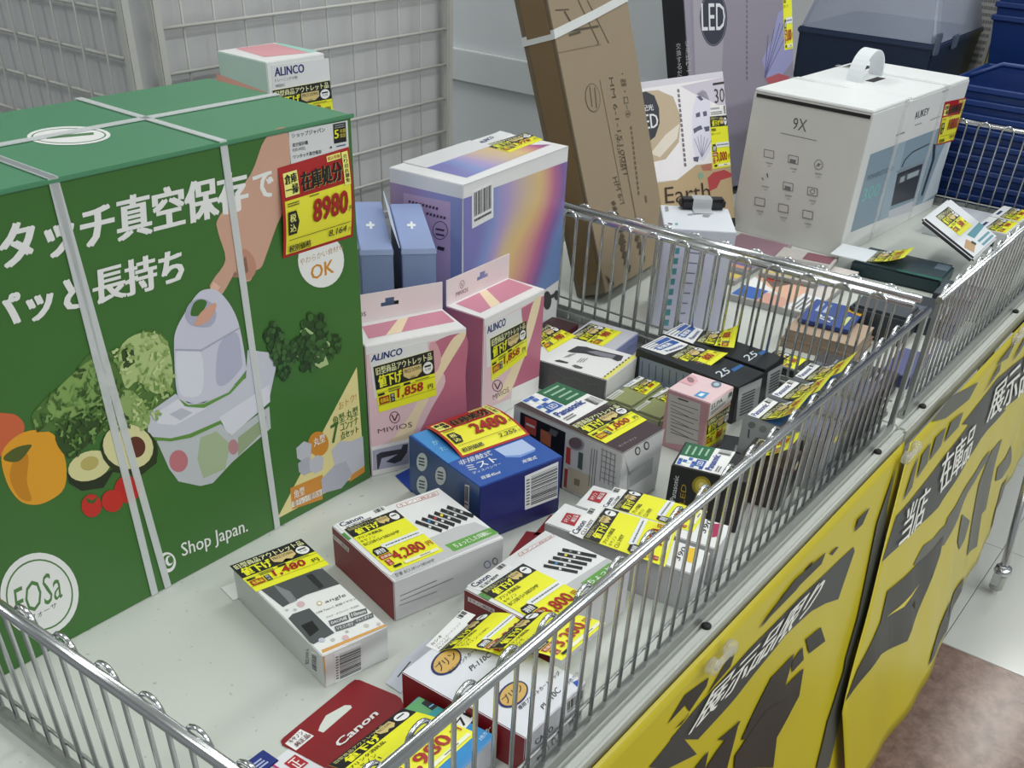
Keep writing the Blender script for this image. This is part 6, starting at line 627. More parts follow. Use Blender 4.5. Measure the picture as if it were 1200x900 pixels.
    ('ledP','printed_badge','F',None,'polys',dict(p=(('#2c2f3c',((.1377,.3358),(.1356,.3249),(.1317,.3147),(.1259,.3054),(.1187,.2977),(.1102,.2918),(.101,.2879),(.0914,.2863),(.0818,.2871),(.0728,.29),(.0646,.2951),(.0577,.3021),(.0523,.3106),(.0487,.3203),(.0469,.3307),(.0471,.3414),(.0492,.3519),(.0532,.3619),(.0588,.3708),(.0658,.3783),(.074,.3842),(.0829,.388),(.0923,.3898),(.1017,.3893),(.1107,.3867),(.1189,.3819),(.126,.3752),(.1317,.3669),(.1356,.3572),(.1377,.3467))),('#6a6880',((.1348,.336),(.1328,.3255),(.1291,.3155),(.1237,.3066),(.1168,.299),(.1089,.2933),(.1002,.2895),(.0912,.2879),(.0823,.2886),(.0738,.2915),(.0662,.2964),(.0597,.3031),(.0547,.3114),(.0513,.3207),(.0496,.3308),(.0499,.3412),(.0519,.3514),(.0556,.3611),(.0609,.3698),(.0675,.3771),(.0752,.3828),(.0836,.3865),(.0924,.3882),(.1012,.3878),(.1097,.3852),(.1174,.3806),(.124,.3741),(.1293,.3661),(.1329,.3567),(.1348,.3465))),('#2c2f3c',((.1324,.3361),(.1306,.3259),(.127,.3163),(.1219,.3076),(.1154,.3003),(.1079,.2947),(.0997,.2911),(.0912,.2896),(.0827,.2902),(.0747,.2929),(.0674,.2977),(.0613,.3042),(.0566,.3122),(.0534,.3212),(.0519,.331),(.0521,.3411),(.054,.351),(.0576,.3604),(.0626,.3688),(.0689,.3759),(.0762,.3814),(.0842,.385),(.0925,.3867),(.1008,.3863),(.1088,.3838),(.1161,.3793),(.1224,.3731),(.1273,.3652),(.1308,.3562),(.1325,.3463))),))),
    ('ledP','printed_badge','F',((.0528,.3679,0),(.1344,.3635,0),(.1298,.3144,0),(.0502,.3182,0)),'text',dict(s='LED',c='#d2d2da')),
    ('ledP','side_lettering','L',None,'polys',dict(p=(('#16181d',((.0255,.4288),(.0594,.4177),(.0594,.229),(.0181,.2306))),))),
    ('ledP','side_lettering','L',((.0554,.3036,0),(.0692,.303,0),(.0693,.292,0),(.0554,.2926,0)),'text',dict(s='従',c='#c9cacf')),
    ('ledP','side_lettering','L',((.0551,.2911,0),(.069,.2905,0),(.0691,.2795,0),(.0551,.28,0)),'text',dict(s='来',c='#c9cacf')),
    ('ledP','side_lettering','L',((.0548,.2785,0),(.0687,.2779,0),(.0688,.2669,0),(.0549,.2674,0)),'text',dict(s='比',c='#c9cacf')),
    ('ledP','side_lettering','L',((.0545,.2658,0),(.0685,.2653,0),(.0686,.2542,0),(.0546,.2546,0)),'text',dict(s='り',c='#c9cacf')),
    ('ledP','side_lettering','L',((.0542,.2531,0),(.0682,.2526,0),(.0683,.2414,0),(.0543,.2418,0)),'text',dict(s='そ',c='#c9cacf')),
    ('ledP','side_lettering','L',((.054,.2402,0),(.068,.2399,0),(.0681,.2286,0),(.054,.2289,0)),'text',dict(s='の',c='#c9cacf')),
    ('ledP','side_lettering','L',((.0306,.3029,0),(.0447,.3022,0),(.0447,.2911,0),(.0306,.2918,0)),'text',dict(s='交',c='#c9cacf')),
    ('ledP','side_lettering','L',((.0303,.2902,0),(.0444,.2896,0),(.0444,.2785,0),(.0303,.2791,0)),'text',dict(s='換',c='#c9cacf')),
    ('ledP','side_lettering','L',((.0299,.2775,0),(.0441,.277,0),(.0441,.2658,0),(.0299,.2663,0)),'text',dict(s='す',c='#c9cacf')),
    ('ledP','side_lettering','L',((.0296,.2647,0),(.0438,.2642,0),(.0438,.253,0),(.0296,.2534,0)),'text',dict(s='る',c='#c9cacf')),
    ('ledP','side_lettering','L',((.0292,.2518,0),(.0435,.2514,0),(.0435,.2401,0),(.0292,.2405,0)),'text',dict(s='だ',c='#c9cacf')),
    ('ledP','side_lettering','L',((.0289,.2389,0),(.0431,.2385,0),(.0432,.2272,0),(.0289,.2275,0)),'text',dict(s='け',c='#c9cacf')),
    ('ledP','printed_wing','F',None,'polys',dict(p=(('#8f8fb8',((.2546,.2472),(.2951,.2864),(.3204,.335),(.3629,.3493),(.3714,.3393),(.3714,.2366),(.3226,.2069),(.2738,.2026))),('#55557e',((.2627,.2088),(.2811,.2941),(.2786,.2944),(.2602,.2091))),('#55557e',((.2627,.2087),(.3038,.3042),(.3014,.3046),(.2602,.2092))),('#55557e',((.2627,.2087),(.3268,.3144),(.3243,.3149),(.2602,.2093))),('#55557e',((.2626,.2086),(.3499,.3247),(.3475,.3253),(.2603,.2093))),('#55557e',((.2626,.2086),(.3714,.3114),(.3696,.3121),(.2603,.2094))),('#a8555c',((.2646,.2087),(.3133,.2147),(.3554,.2039),(.3449,.1925),(.2734,.1974))),('#5c5868',((.2061,.3658),(.2066,.361),(.2108,.361),(.2103,.3658))),('#5c5868',((.2054,.3562),(.2059,.3514),(.2101,.3514),(.2095,.3562))),('#5c5868',((.2046,.3466),(.2051,.3418),(.2093,.3417),(.2088,.3466))),('#5c5868',((.2038,.337),(.2043,.3321),(.2085,.332),(.208,.3369))),('#5c5868',((.203,.3273),(.2036,.3224),(.2078,.3223),(.2072,.3273))),('#5c5868',((.2023,.3176),(.2028,.3126),(.207,.3126),(.2065,.3175))),('#5c5868',((.2015,.3078),(.202,.3029),(.2062,.3028),(.2057,.3077))),('#5c5868',((.2007,.298),(.2012,.293),(.2054,.293),(.2049,.2979))),('#5c5868',((.1999,.2882),(.2004,.2832),(.2046,.2831),(.2041,.2881))),('#5c5868',((.1991,.2783),(.1996,.2733),(.2039,.2732),(.2033,.2782))),('#5c5868',((.1983,.2684),(.1988,.2634),(.2031,.2633),(.2026,.2683))),('#5c5868',((.1975,.2585),(.198,.2534),(.2023,.2533),(.2018,.2584))),('#5c5868',((.1967,.2485),(.1972,.2434),(.2015,.2433),(.201,.2484))),('#5c5868',((.1959,.2385),(.1964,.2334),(.2007,.2333),(.2002,.2384))),('#5c5868',((.1951,.2285),(.1956,.2234),(.1999,.2232),(.1994,.2283))),('#5c5868',((.1943,.2184),(.1948,.2133),(.1991,.2131),(.1986,.2182))),))),
    ('ledP','price_label','F',((.3393,.3885,0),(.3714,.3892,0),(.3714,.2607,0),(.3386,.2593,0)),'tagC',dict(price='3,000',lines=['照明器具', 'LEDシーリング', ''])),
]
BANNER_LEFT = [
    ('strip',((-.6877,.1251),(-.6185,.1175),(-.507,.1193),(-.3614,.1361),(-.1968,.1621),(-.1932,.1801),(-.25,.2774),(-.2918,.2422),(-.3318,.2188),(-.4137,.1995),(-.5449,.2093),(-.6351,.2052))),
    ('strip',((-.7311,.1362),(-.6725,.1253),(-.6411,.2399),(-.7018,.1885))),
    ('blk',((-.6901,.0797),(-.6504,.0544),(-.6009,.0751),(-.6069,.0911),(-.6459,.1087),(-.6527,.0809))),
    ('blk',((-.6648,.1172),(-.6459,.1087),(-.6509,.1135),(-.6776,.1103))),
    ('blk',((-.6086,.1131),(-.5568,.0793),(-.5362,.0784),(-.5537,.1081),(-.5889,.1098))),
    ('blk',((-.4782,.0957),(-.4199,.074),(-.4076,.0628),(-.4325,.0911))),
    ('blk',((-.3939,.0948),(-.3593,.0792),(-.2878,.082),(-.3018,.1036),(-.3537,.0986))),
    ('blk',((-.3526,.0672),(-.327,.066),(-.334,.0813))),
    ('blk',((-.2746,.0996),(-.2538,.1015),(-.2469,.1088),(-.268,.1134))),
    ('blk',((-.3539,.2857),(-.3105,.2976),(-.2983,.3601),(-.3459,.3424))),
    ('blk',((-.3965,.3041),(-.3641,.2973),(-.3625,.3421),(-.3979,.3375))),
    ('blk',((-.543,.3455),(-.4869,.353),(-.4562,.2723),(-.3894,.2855),(-.4206,.3525),(-.3635,.3696),(-.3794,.4427),(-.4394,.4224),(-.4517,.4845))),
    ('blk',((-.5977,.2621),(-.5419,.2862),(-.5674,.3083))),
    ('blk',((-.6289,.3031),(-.6012,.2903),(-.5448,.281),(-.5843,.3745))),
    ('blk',((-.5673,.4018),(-.562,.3659),(-.4688,.3553),(-.3832,.426),(-.4392,.4107),(-.4635,.5681))),
    ('blk',((-.6517,.2665),(-.6187,.2632),(-.6304,.3006))),
    ('blk',((-.1954,.1137),(-.1819,.0844),(-.1412,.0876),(-.1687,.1162))),
    ('blk',((-.4844,.0862),(-.3801,.0629),(-.2893,.0815),(-.3814,.096))),
    ('grey',((-.0361,.0417),(-.0765,.1576),(-.0902,.2955),(-.1561,.4254),(-.2135,.5205),(-.2359,.6327),(-.3077,.8086),(-.3432,.7607),(-.3034,.6363),(-.2413,.5397),(-.234,.5075),(-.1914,.41),(-.1129,.1664))),  # dark stripe down the overlapped edge, drawn flat among the strokes
]
BANNER_RIGHT = [
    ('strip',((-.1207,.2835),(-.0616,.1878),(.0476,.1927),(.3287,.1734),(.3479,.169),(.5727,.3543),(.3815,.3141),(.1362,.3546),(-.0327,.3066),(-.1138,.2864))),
    ('strip',((.2461,.1411),(.4607,.1285),(.686,.1893),(.7673,.4012),(.4583,.307),(.4363,.3014))),
    ('gry',((.013,.4441),(.0657,.4247),(.112,.4483),(.1504,.4559),(.1807,.4675),(.1894,.4492),(.2812,.4383),(.3467,.4385),(.4792,.4532),(.4768,.4963),(.3535,.4813),(.3199,.4842),(.2583,.5214),(.1756,.5452),(.1234,.5012),(.0854,.5127))),
    ('gry',((.3937,.8479),(.4053,.7016),(.4267,.554),(.4953,.468),(.5802,.4918),(.5495,.5735),(.5155,.757),(.4842,.7477),(.4782,.8982))),
    ('gry',((.5767,.6893),(.5792,.6264),(.7035,.6384),(.7915,.8112),(.7144,.7868))),
    ('gry',((.2716,.6375),(.2944,.5449),(.3711,.6566),(.3421,.7092),(.3053,.7133))),
    ('gry',((.6137,.9694),(.6302,.8731),(.7234,.8492),(.8358,.9301),(.7643,1.0218),(.6929,1.0337))),
    ('blk',((-.269,.5991),(-.2217,.5434),(-.1321,.4825),(-.1013,.4104),(.0848,.4808),(.1717,.5007),(.1524,.5565),(.0441,.553),(-.0173,.5823),(.0225,.6622),(-.0207,.6974),(-.1331,.607),(-.2113,.5986))),
    ('yel',((-.1072,.4996),(-.0538,.5229),(.0441,.553),(-.0357,.5451))),
    ('blk',((.0822,.9341),(.1071,.9021),(.2383,.8554),(.2217,.9732))),
    ('blk',((.2079,.9807),(.2504,.8882),(.3852,.9332),(.3702,1.0254),(.2959,1.0747))),
    ('gry',((-.0367,.1599),(.0028,.098),(.0326,.0664),(.0019,.1497),(-.0278,.1567))),
    ('gry',((.0246,.1412),(.0474,.0793),(.0855,.0709),(.0708,.1296))),
    ('gry',((.0787,.1306),(.1091,.0729),(.1577,.0772),(.1352,.1255))),
    ('gry',((.1519,.1276),(.1828,.0795),(.2444,.092),(.2211,.1299))),
    ('gry',((.0868,-.0005),(.1713,-.0204),(.3186,.04),(.2719,.0684),(.1525,.0417))),
    ('gry',((.3544,.109),(.4545,.0989),(.4567,.0632),(.389,.0991))),
    ('gry',((.4268,.0539),(.5286,.0391),(.5569,.0332),(.4993,.0813))),
    ('gry',((.5461,.1279),(.6102,.0759),(.6503,.0835),(.5918,.1218))),
]
BANNER_LEFT_TEXT = [
    ('展示品限り',((-.6085,.112),(-.2786,.1537),(-.347,.2005),(-.6611,.1582))),
]
BANNER_RIGHT_TEXT = [
    ('当店',((-.0217,.1979),(.0925,.2165),(.0478,.3225),(-.0666,.2947))),
    ('在庫品',((.1415,.1743),(.3376,.2008),(.2973,.3149),(.125,.3014))),
    ('展示品',((.4272,.1542),(.7184,.1912),(.7515,.3999),(.3948,.266))),
]

# ------------------------------------------------------------------ the setting
FLOOR = -.65
def floor_mats():
    m = mat('pale_floor_tile', '#c4c6c2', .16, noise=.05, nscale=6); 
    b = bpy.data.materials.new('brown_marbled_tile'); b.use_nodes = True; nt = b.node_tree; p = nt.nodes['Principled BSDF']
    tc = nt.nodes.new('ShaderNodeTexCoord'); n = nt.nodes.new('ShaderNodeTexNoise'); n.inputs['Scale'].default_value = 30; n.inputs['Detail'].default_value = 10; n.inputs['Distortion'].default_value = .25; n.inputs['Roughness'].default_value = .72
    cr = nt.nodes.new('ShaderNodeValToRGB'); cr.color_ramp.elements[0].position = .35; cr.color_ramp.elements[0].color = lin('#5e4438'); cr.color_ramp.elements[1].position = .68; cr.color_ramp.elements[1].color = lin('#93776a')
    nt.links.new(tc.outputs['Object'], n.inputs['Vector']); nt.links.new(n.outputs['Fac'], cr.inputs['Fac']); nt.links.new(cr.outputs['Color'], p.inputs['Base Color']); p.inputs['Roughness'].default_value = .2
    return m, b
PALE, BROWN = floor_mats()
fl = struct(box('floor', -4.2, -3.2, FLOOR-.06, 4.2, 3.4, FLOOR-.006, mat('floor_bed', '#8f9290', .5)))
T = .45
for i in range(-9, 9):
    for j in range(-7, 8):
        x0 = .48+T*i; y0 = -.131+T*j
        if x0 < -4.1 or x0+T > 4.1 or y0 < -3.1 or y0+T > 3.3: continue
        near = -3 <= i <= 5 and -4 <= j <= 2
        if not near: continue
        box('floor_tile', x0+.0006, y0+.0006, FLOOR-.006, x0+T-.0006, y0+T-.0006, FLOOR, BROWN if i < 0 else PALE, fl, .0008)
ce = struct(box('ceiling', -4.2, -3.2, CEIL, 4.2, 3.4, CEIL+.06, mat('ceiling_panel', '#dfe2e2', .8)))
# pillar clad in wire mesh, and the white partition to its right
PY = .872
WALLM = mat('grey_wall', '#bfc0c2', .7, noise=.05, nscale=9)
pil = struct(box('wall_left', -.535, PY+.02, FLOOR, .075, 1.75, CEIL-.001, WALLM))
PARTM = mat('white_partition', '#c6cbce', .5, noise=.03, nscale=5)
wr = struct(box('wall_right', 1.16, .90, FLOOR, 1.2, 3.2, CEIL-.001, PARTM))
tr = struct(box('trim_1', 1.146, .90, .055, 1.161, 3.2, .135, mat('white_trim', '#c3c8c9', .45, noise=.02), None, .002))
wb = struct(box('wall_back', -4.0, 3.2, FLOOR, 4.0, 3.26, CEIL-.001, WALLM))

def ceiling_lamp(x, y, power, label):
    t = thing('ceiling_light', label, 'light', (x, y, CEIL-.055), None, 'ceiling lights of the shop')
    box('housing', -.63, -.16, 0, .63, .16, .05, mat('lamp_housing', '#e2e2e0', .5), t, .004)
    box('diffuser', -.6, -.13, -.012, .6, .13, .0, mat('lamp_diffuser', '#f4f6f4', .6, emit=1.2), t, .003)
    l = bpy.data.lights.new('lamp_glow', 'AREA'); l.shape = 'RECTANGLE'; l.size = 1.2; l.size_y = .26; l.energy = power; l.color = (.975, 1, .965)
    o = bpy.data.objects.new('lamp_glow', l); C.objects.link(o); o.parent = t; o.location = (0, 0, -.02)
for i, (x, y, p) in enumerate(LAMPS): ceiling_lamp(x, y, p, 'long white ceiling light out of view, aisle and rear ones added as fill')

# mesh cladding of the pillar
MESHM = mat('mesh_paint', '#bcbcb8', .45, noise=.04)
def mesh_panel(label, loc, rz, length, z0, z1, first):
    t = thing('wire_mesh_panel', label, 'mesh panel', loc, rz)
    fr = .013
    for x in (0, length-fr): box('frame_post', x, -fr/2, z0, x+fr, fr/2, z1, MESHM, t, .002)
    for z in (z0, z1-fr): box('frame_rail', fr, -fr/2, z, length-fr, fr/2, z+fr, MESHM, t, .002)
    bm = bmesh.new(); bm_tube(bm, ((fr, 0, 0), (length-fr, 0, 0)), .0022, 6); hme = mesh_of(bm, 'mesh_wire'); hme.materials.append(MESHM)
    bm = bmesh.new(); bm_tube(bm, ((0, .004, z0+.01), (0, .004, z1-.01)), .0016, 6); vme = mesh_of(bm, 'mesh_wire'); vme.materials.append(MESHM)
    z = first
    while z < z1-.02:
        if z > z0+.02:
            o = bpy.data.objects.new('mesh_wire', hme); C.objects.link(o); o.parent = t; o.location = (0, 0, z)
        z += .0505
    x = .05
    while x < length-.02:
        o = bpy.data.objects.new('mesh_wire', vme); C.objects.link(o); o.parent = t; o.location = (x, 0, 0); x += .0505
    return t
mesh_panel('grey wire mesh panel on the pillar behind the green box', (-.512, PY, 0), 0, .575, -.1, .75, -.065)
mesh_panel('grey wire mesh panel along the pillar side at top left', (-.545, .872, 0), math.pi/2, .80, -.1, .75, -.045)

# ------------------------------------------------------------------ sale tables
TOPM = mat('white_laminate', '#cacec8', .38, noise=.035, nscale=18)
def scuffed():
    m = TOPM; nt = m.node_tree; b = nt.nodes['Principled BSDF']
    src = b.inputs['Base Color'].links[0].from_socket
    tc = nt.nodes.new('ShaderNodeTexCoord'); v = nt.nodes.new('ShaderNodeTexNoise'); v.inputs['Scale'].default_value = 120; v.inputs['Detail'].default_value = 3
    cr = nt.nodes.new('ShaderNodeValToRGB'); cr.color_ramp.elements[0].position = .27; cr.color_ramp.elements[0].color = (.55, .56, .54, 1); cr.color_ramp.elements[1].position = .33; cr.color_ramp.elements[1].color = (1, 1, 1, 1)
    mx = nt.nodes.new('ShaderNodeMix'); mx.data_type = 'RGBA'; mx.blend_type = 'MULTIPLY'; mx.inputs['Factor'].default_value = .8
    nt.links.new(tc.outputs['Object'], v.inputs['Vector']); nt.links.new(v.outputs['Fac'], cr.inputs['Fac']); nt.links.new(src, mx.inputs['A']); nt.links.new(cr.outputs['Color'], mx.inputs['B']); nt.links.new(mx.outputs['Result'], b.inputs['Base Color'])
scuffed()
STEEL = mat('pale_steel_edge', '#c2c5c0', .38, noise=.05, nscale=20)
def caster(parent, x, y):
    lathe('caster_collar', ((.006, -.005), (.017, -.005), (.019, -.016), (.016, -.022), (.006, -.022)), CHROME, parent, 18, (x, y, FLOOR+.075))
    lathe('caster_wheel', ((.012, 0), (.0145, .003), (.0145, .037), (.012, .04)), mat('caster_rubber', '#a9aaa2', .45), parent, 18, (x, y, FLOOR+.012))
    box('caster_fork', x-.019, y-.004, FLOOR+.03, x-.016, y+.012, FLOOR+.06, CHROME, parent); box('caster_fork', x+.016, y-.004, FLOOR+.03, x+.019, y+.012, FLOOR+.06, CHROME, parent)
def table(label, x0, x1, y0, y1):
    t = thing('display_table', label, 'table', (0, 0, 0))
    box('table_top', x0, y0, -.022, x1, y1, 0, TOPM, t, .0015)
    box('edge_strip', x0, y0-.014, -.04, x1, y0-.0005, -.0035, STEEL, t, .003)
    box('side_strip', x0+.002, y0, -.06, x0+.02, y1, -.0225, STEEL, t, .001); box('side_strip', x1-.02, y0, -.06, x1-.002, y1, -.0225, STEEL, t, .001)
    for x in (x0+.09, (x0+x1)/2, x1-.09): lathe('rubber_stud', ((.003, 0), (.0055, 0), (.0055, .003), (.003, .005)), mat('black_rubber', '#141414', .6), t, 12, (x, y0-.006, -.0035))
    for x in (x0+.04, x1-.04):
        for y in (y0+.1, y1-.05):
            tube('leg', ((x, y, FLOOR+.07), (x, y, -.0225)), .014, CHROME, t, 12); caster(t, x, y)
    return t
table('white sale table carrying the green box and ink cartridges', -1.165, .0135, -.012, .80)
table('second white sale table carrying the tall brown carton', .0165, 1.195, -.012, .80)
box_m = mat('plinth_grey', '#8d9092', .6, noise=.03)
t3 = thing('low_shelf', 'grey shelf block under the toolbox behind the second table', 'shelf', (1.24, .405, 0))
box('shelf_top', 0, 0, -.02, .9, .46, 0, box_m, t3, .002); box('shelf_body', .01, .01, FLOOR, .89, .45, -.021, box_m, t3, .002)

# ------------------------------------------------------------------ wire fences of the tables
FH = .176; PITCH = .0254
def arch_mesh():
    p = PITCH; r = p/2; pts = [(0, 0, .008), (0, 0, FH-.008)]
    for k in range(1, 10): a = math.pi*k/10; pts.append((r-r*math.cos(a), 0, FH-.008+r*1.1*math.sin(a)))
    pts += [(p, 0, FH-.008), (p, 0, .008)]
    bm = bmesh.new(); bm_tube(bm, pts, .0021, 7); bmesh.ops.recalc_face_normals(bm, faces=bm.faces[:])
    me = mesh_of(bm, 'arched_wire'); me.materials.append(CHROME); return me
ARCH = arch_mesh()
def fence(label, x, y, rz, length, flip=1, end_posts=False):
    """local +x along the panel; wires stand at local y = 0, the rail on the outer side"""
    t = thing('wire_fence', label, 'fence', (x, y, 0), rz, 'wire fences of the sale tables')
    oy = -.0068*flip
    tube('top_rail', ((0, oy, FH), (length, oy, FH)), .0052, CHROME, t, 14)
    bm = bmesh.new(); ya, yb = sorted((-.011*flip, .003*flip)); bm_box(bm, 0, ya, .0005, length, yb, .0045)
    yc, yd = sorted((-.011*flip, -.008*flip)); bm_box(bm, 0, yc, .0046, length, yd, .014)
    link('bottom_rail', mesh_of(bm, 'bottom_rail'), t, (DULL,))
    tube('lower_wire', ((0, .0042*flip, .0215), (length, .0042*flip, .0215)), .0018, DULL, t, 7)
    n = int((length-.004)/(2*PITCH)); off = (length-(2*n-1)*PITCH)/2
    for k in range(n):
        o = bpy.data.objects.new('arched_wire', ARCH); C.objects.link(o); o.parent = t; o.location = (off+2*PITCH*k, 0, 0)
    if end_posts:
        for xx in (0, length-.012): box('end_post', xx, -.0105 if flip > 0 else .004, .004, xx+.012, -.004 if flip > 0 else .0105, FH-.004, DULL, t, .001)
    return t
fence('long chrome wire fence along the front of the first table', -1.122, -.001, 0, 1.118, 1, True)
fence('chrome wire fence along the front of the second table', .040, -.001, 0, 1.12, 1, True)
fence('chrome wire fence at the near left end of the first table', -1.118, .012, math.pi/2, .755, -1)
fence('chrome wire divider nearest the battery boxes', -.006, .012, math.pi/2, .755, 1)
fence('chrome wire divider beside the pale grey box', .036, .012, math.pi/2, .755, -1)
fence('chrome wire fence in front of the stacked blue baskets', 1.158, .012, math.pi/2, .755, 1)

# ------------------------------------------------------------------ banners hanging from the front edge
YB = mat('yellow_banner_vinyl', '#c0b126', .3, noise=.04, nscale=4)
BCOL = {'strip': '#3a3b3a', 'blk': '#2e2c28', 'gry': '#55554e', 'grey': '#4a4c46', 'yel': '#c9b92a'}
def banner(label, s0, s1, top, flare, polys, texts, y0, slant):
    def surf(s, t, n=0.):
        rip = .004*math.sin(s*14+t*3)*t + .0015*math.sin(s*47)*t
        y = y0-flare(s)*t+rip; z = top-.44*t
        return Vector((s, y-n*.96, z+n*.25))
    t = thing('sale_banner', label, 'banner', (0, 0, 0), None)
    nu, nv = 70, 24; bm = bmesh.new(); g = []
    for i in range(nu+1):
        row = []
        for j in range(nv+1):
            tt = j/nv; sL = s0+slant(tt); row.append(bm.verts.new(surf(sL+(s1-sL)*i/nu, tt)))
        g.append(row)
    for i in range(nu):
        for j in range(nv): bm.faces.new((g[i][j], g[i][j+1], g[i+1][j+1], g[i+1][j])).smooth = True
    bm.normal_update(); bmesh.ops.solidify(bm, geom=bm.faces[:], thickness=.0006)
    link('banner_sheet', mesh_of(bm, 'banner_sheet'), t, (YB,))
    def flat(name, els, base):
        bm = bmesh.new(); mats = []; lay = bm.verts.layers.float.new('l')
        for i, (c, vv, ff) in enumerate(els):
            if c not in mats: mats.append(c)
            vs = []
            for x, y in vv:
                b = bm.verts.new((x, y, 0)); b[lay] = base+.0001*i; vs.append(b)
            for q in ff:
                try: bm.faces.new([vs[k] for k in q]).material_index = mats.index(c)
                except ValueError: pass
        bmesh.ops.triangulate(bm, faces=bm.faces[:])
        x = -1.3
        while x < 1.3:
            bmesh.ops.bisect_plane(bm, geom=bm.verts[:]+bm.edges[:]+bm.faces[:], dist=1e-6, plane_co=(x, 0, 0), plane_no=(1, 0, 0)); x += .02
        for k in range(1, 24): bmesh.ops.bisect_plane(bm, geom=bm.verts[:]+bm.edges[:]+bm.faces[:], dist=1e-6, plane_co=(0, k/24, 0), plane_no=(0, 1, 0))
        for v in bm.verts: v.co = surf(v.co.x, v.co.y, v[lay])
        link(name, mesh_of(bm, name), t, [pm(c) for c in mats])['kind'] = 'stuff'
    clip = lambda p: (min(max(p[0], s0-.4), s1), min(p[1], .985))
    flat('banner_marks', [(BCOL[k], [clip(p) for p in pts], [tuple(range(len(pts)))]) for k, pts in polys], .0009)
    for s, q in texts:
        cv = Canvas(); cv.text('#dcdcd6', s, 0, 0, 1, 1, 1)
        (a, b, c2, d) = q; els = []
        for c, vv, ff in cv.el:
            out = []
            for x, y in vv:
                tp = Vector(a)*(1-x)+Vector(b)*x; bo = Vector(d)*(1-x)+Vector(c2)*x; p = bo*(1-y)+tp*y; out.append((p[0], p[1]))
            els.append((c, out, ff))
        flat('banner_lettering', els, .0035)
    return t
banner('yellow vinyl sale banner nearest the camera with black brush strokes', -1.13, .0, -.012, lambda s: .125, BANNER_LEFT, BANNER_LEFT_TEXT, -.032, lambda t: 0)
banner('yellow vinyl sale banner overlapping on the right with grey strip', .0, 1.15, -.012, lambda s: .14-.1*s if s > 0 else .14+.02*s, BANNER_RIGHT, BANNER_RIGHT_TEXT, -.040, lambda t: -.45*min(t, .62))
CLEAR = mat('clear_plastic', '#f2f4f4', .08, alpha=.45, trans=.6)
for i, (x, lab) in enumerate(((-.59, 'clear plastic clip holding the near banner to the table edge'), (-.01, 'clear plastic clip where the two banners overlap'), (.545, 'clear plastic clip holding the far banner to the table edge'))):
    t = thing('banner_clip', lab, 'clip', (x, -.045, -.02), None, 'clear clips on the banners')
    for dx in (-.02, .02): lathe('clip_disc', ((.004, -.006), (.009, -.006), (.010, -.002), (.009, .004), (.004, .006)), CLEAR, t, 16, (dx, -.004, 0)).rotation_euler = (math.pi/2, 0, 0)
    box('clip_bridge', -.022, -.009, -.0035, .022, -.003, .0035, CLEAR, t, .0015)
# leg of the neighbouring stand on the open floor
t = thing('stand_leg', 'chrome leg on a caster standing on the pale floor at right', 'leg', (.735, -.165, 0))
tube('pole', ((0, 0, FLOOR+.07), (.205, .055, -.4), (.33, .09, -.25)), .009, CHROME, t, 12)
caster(t, 0, 0)

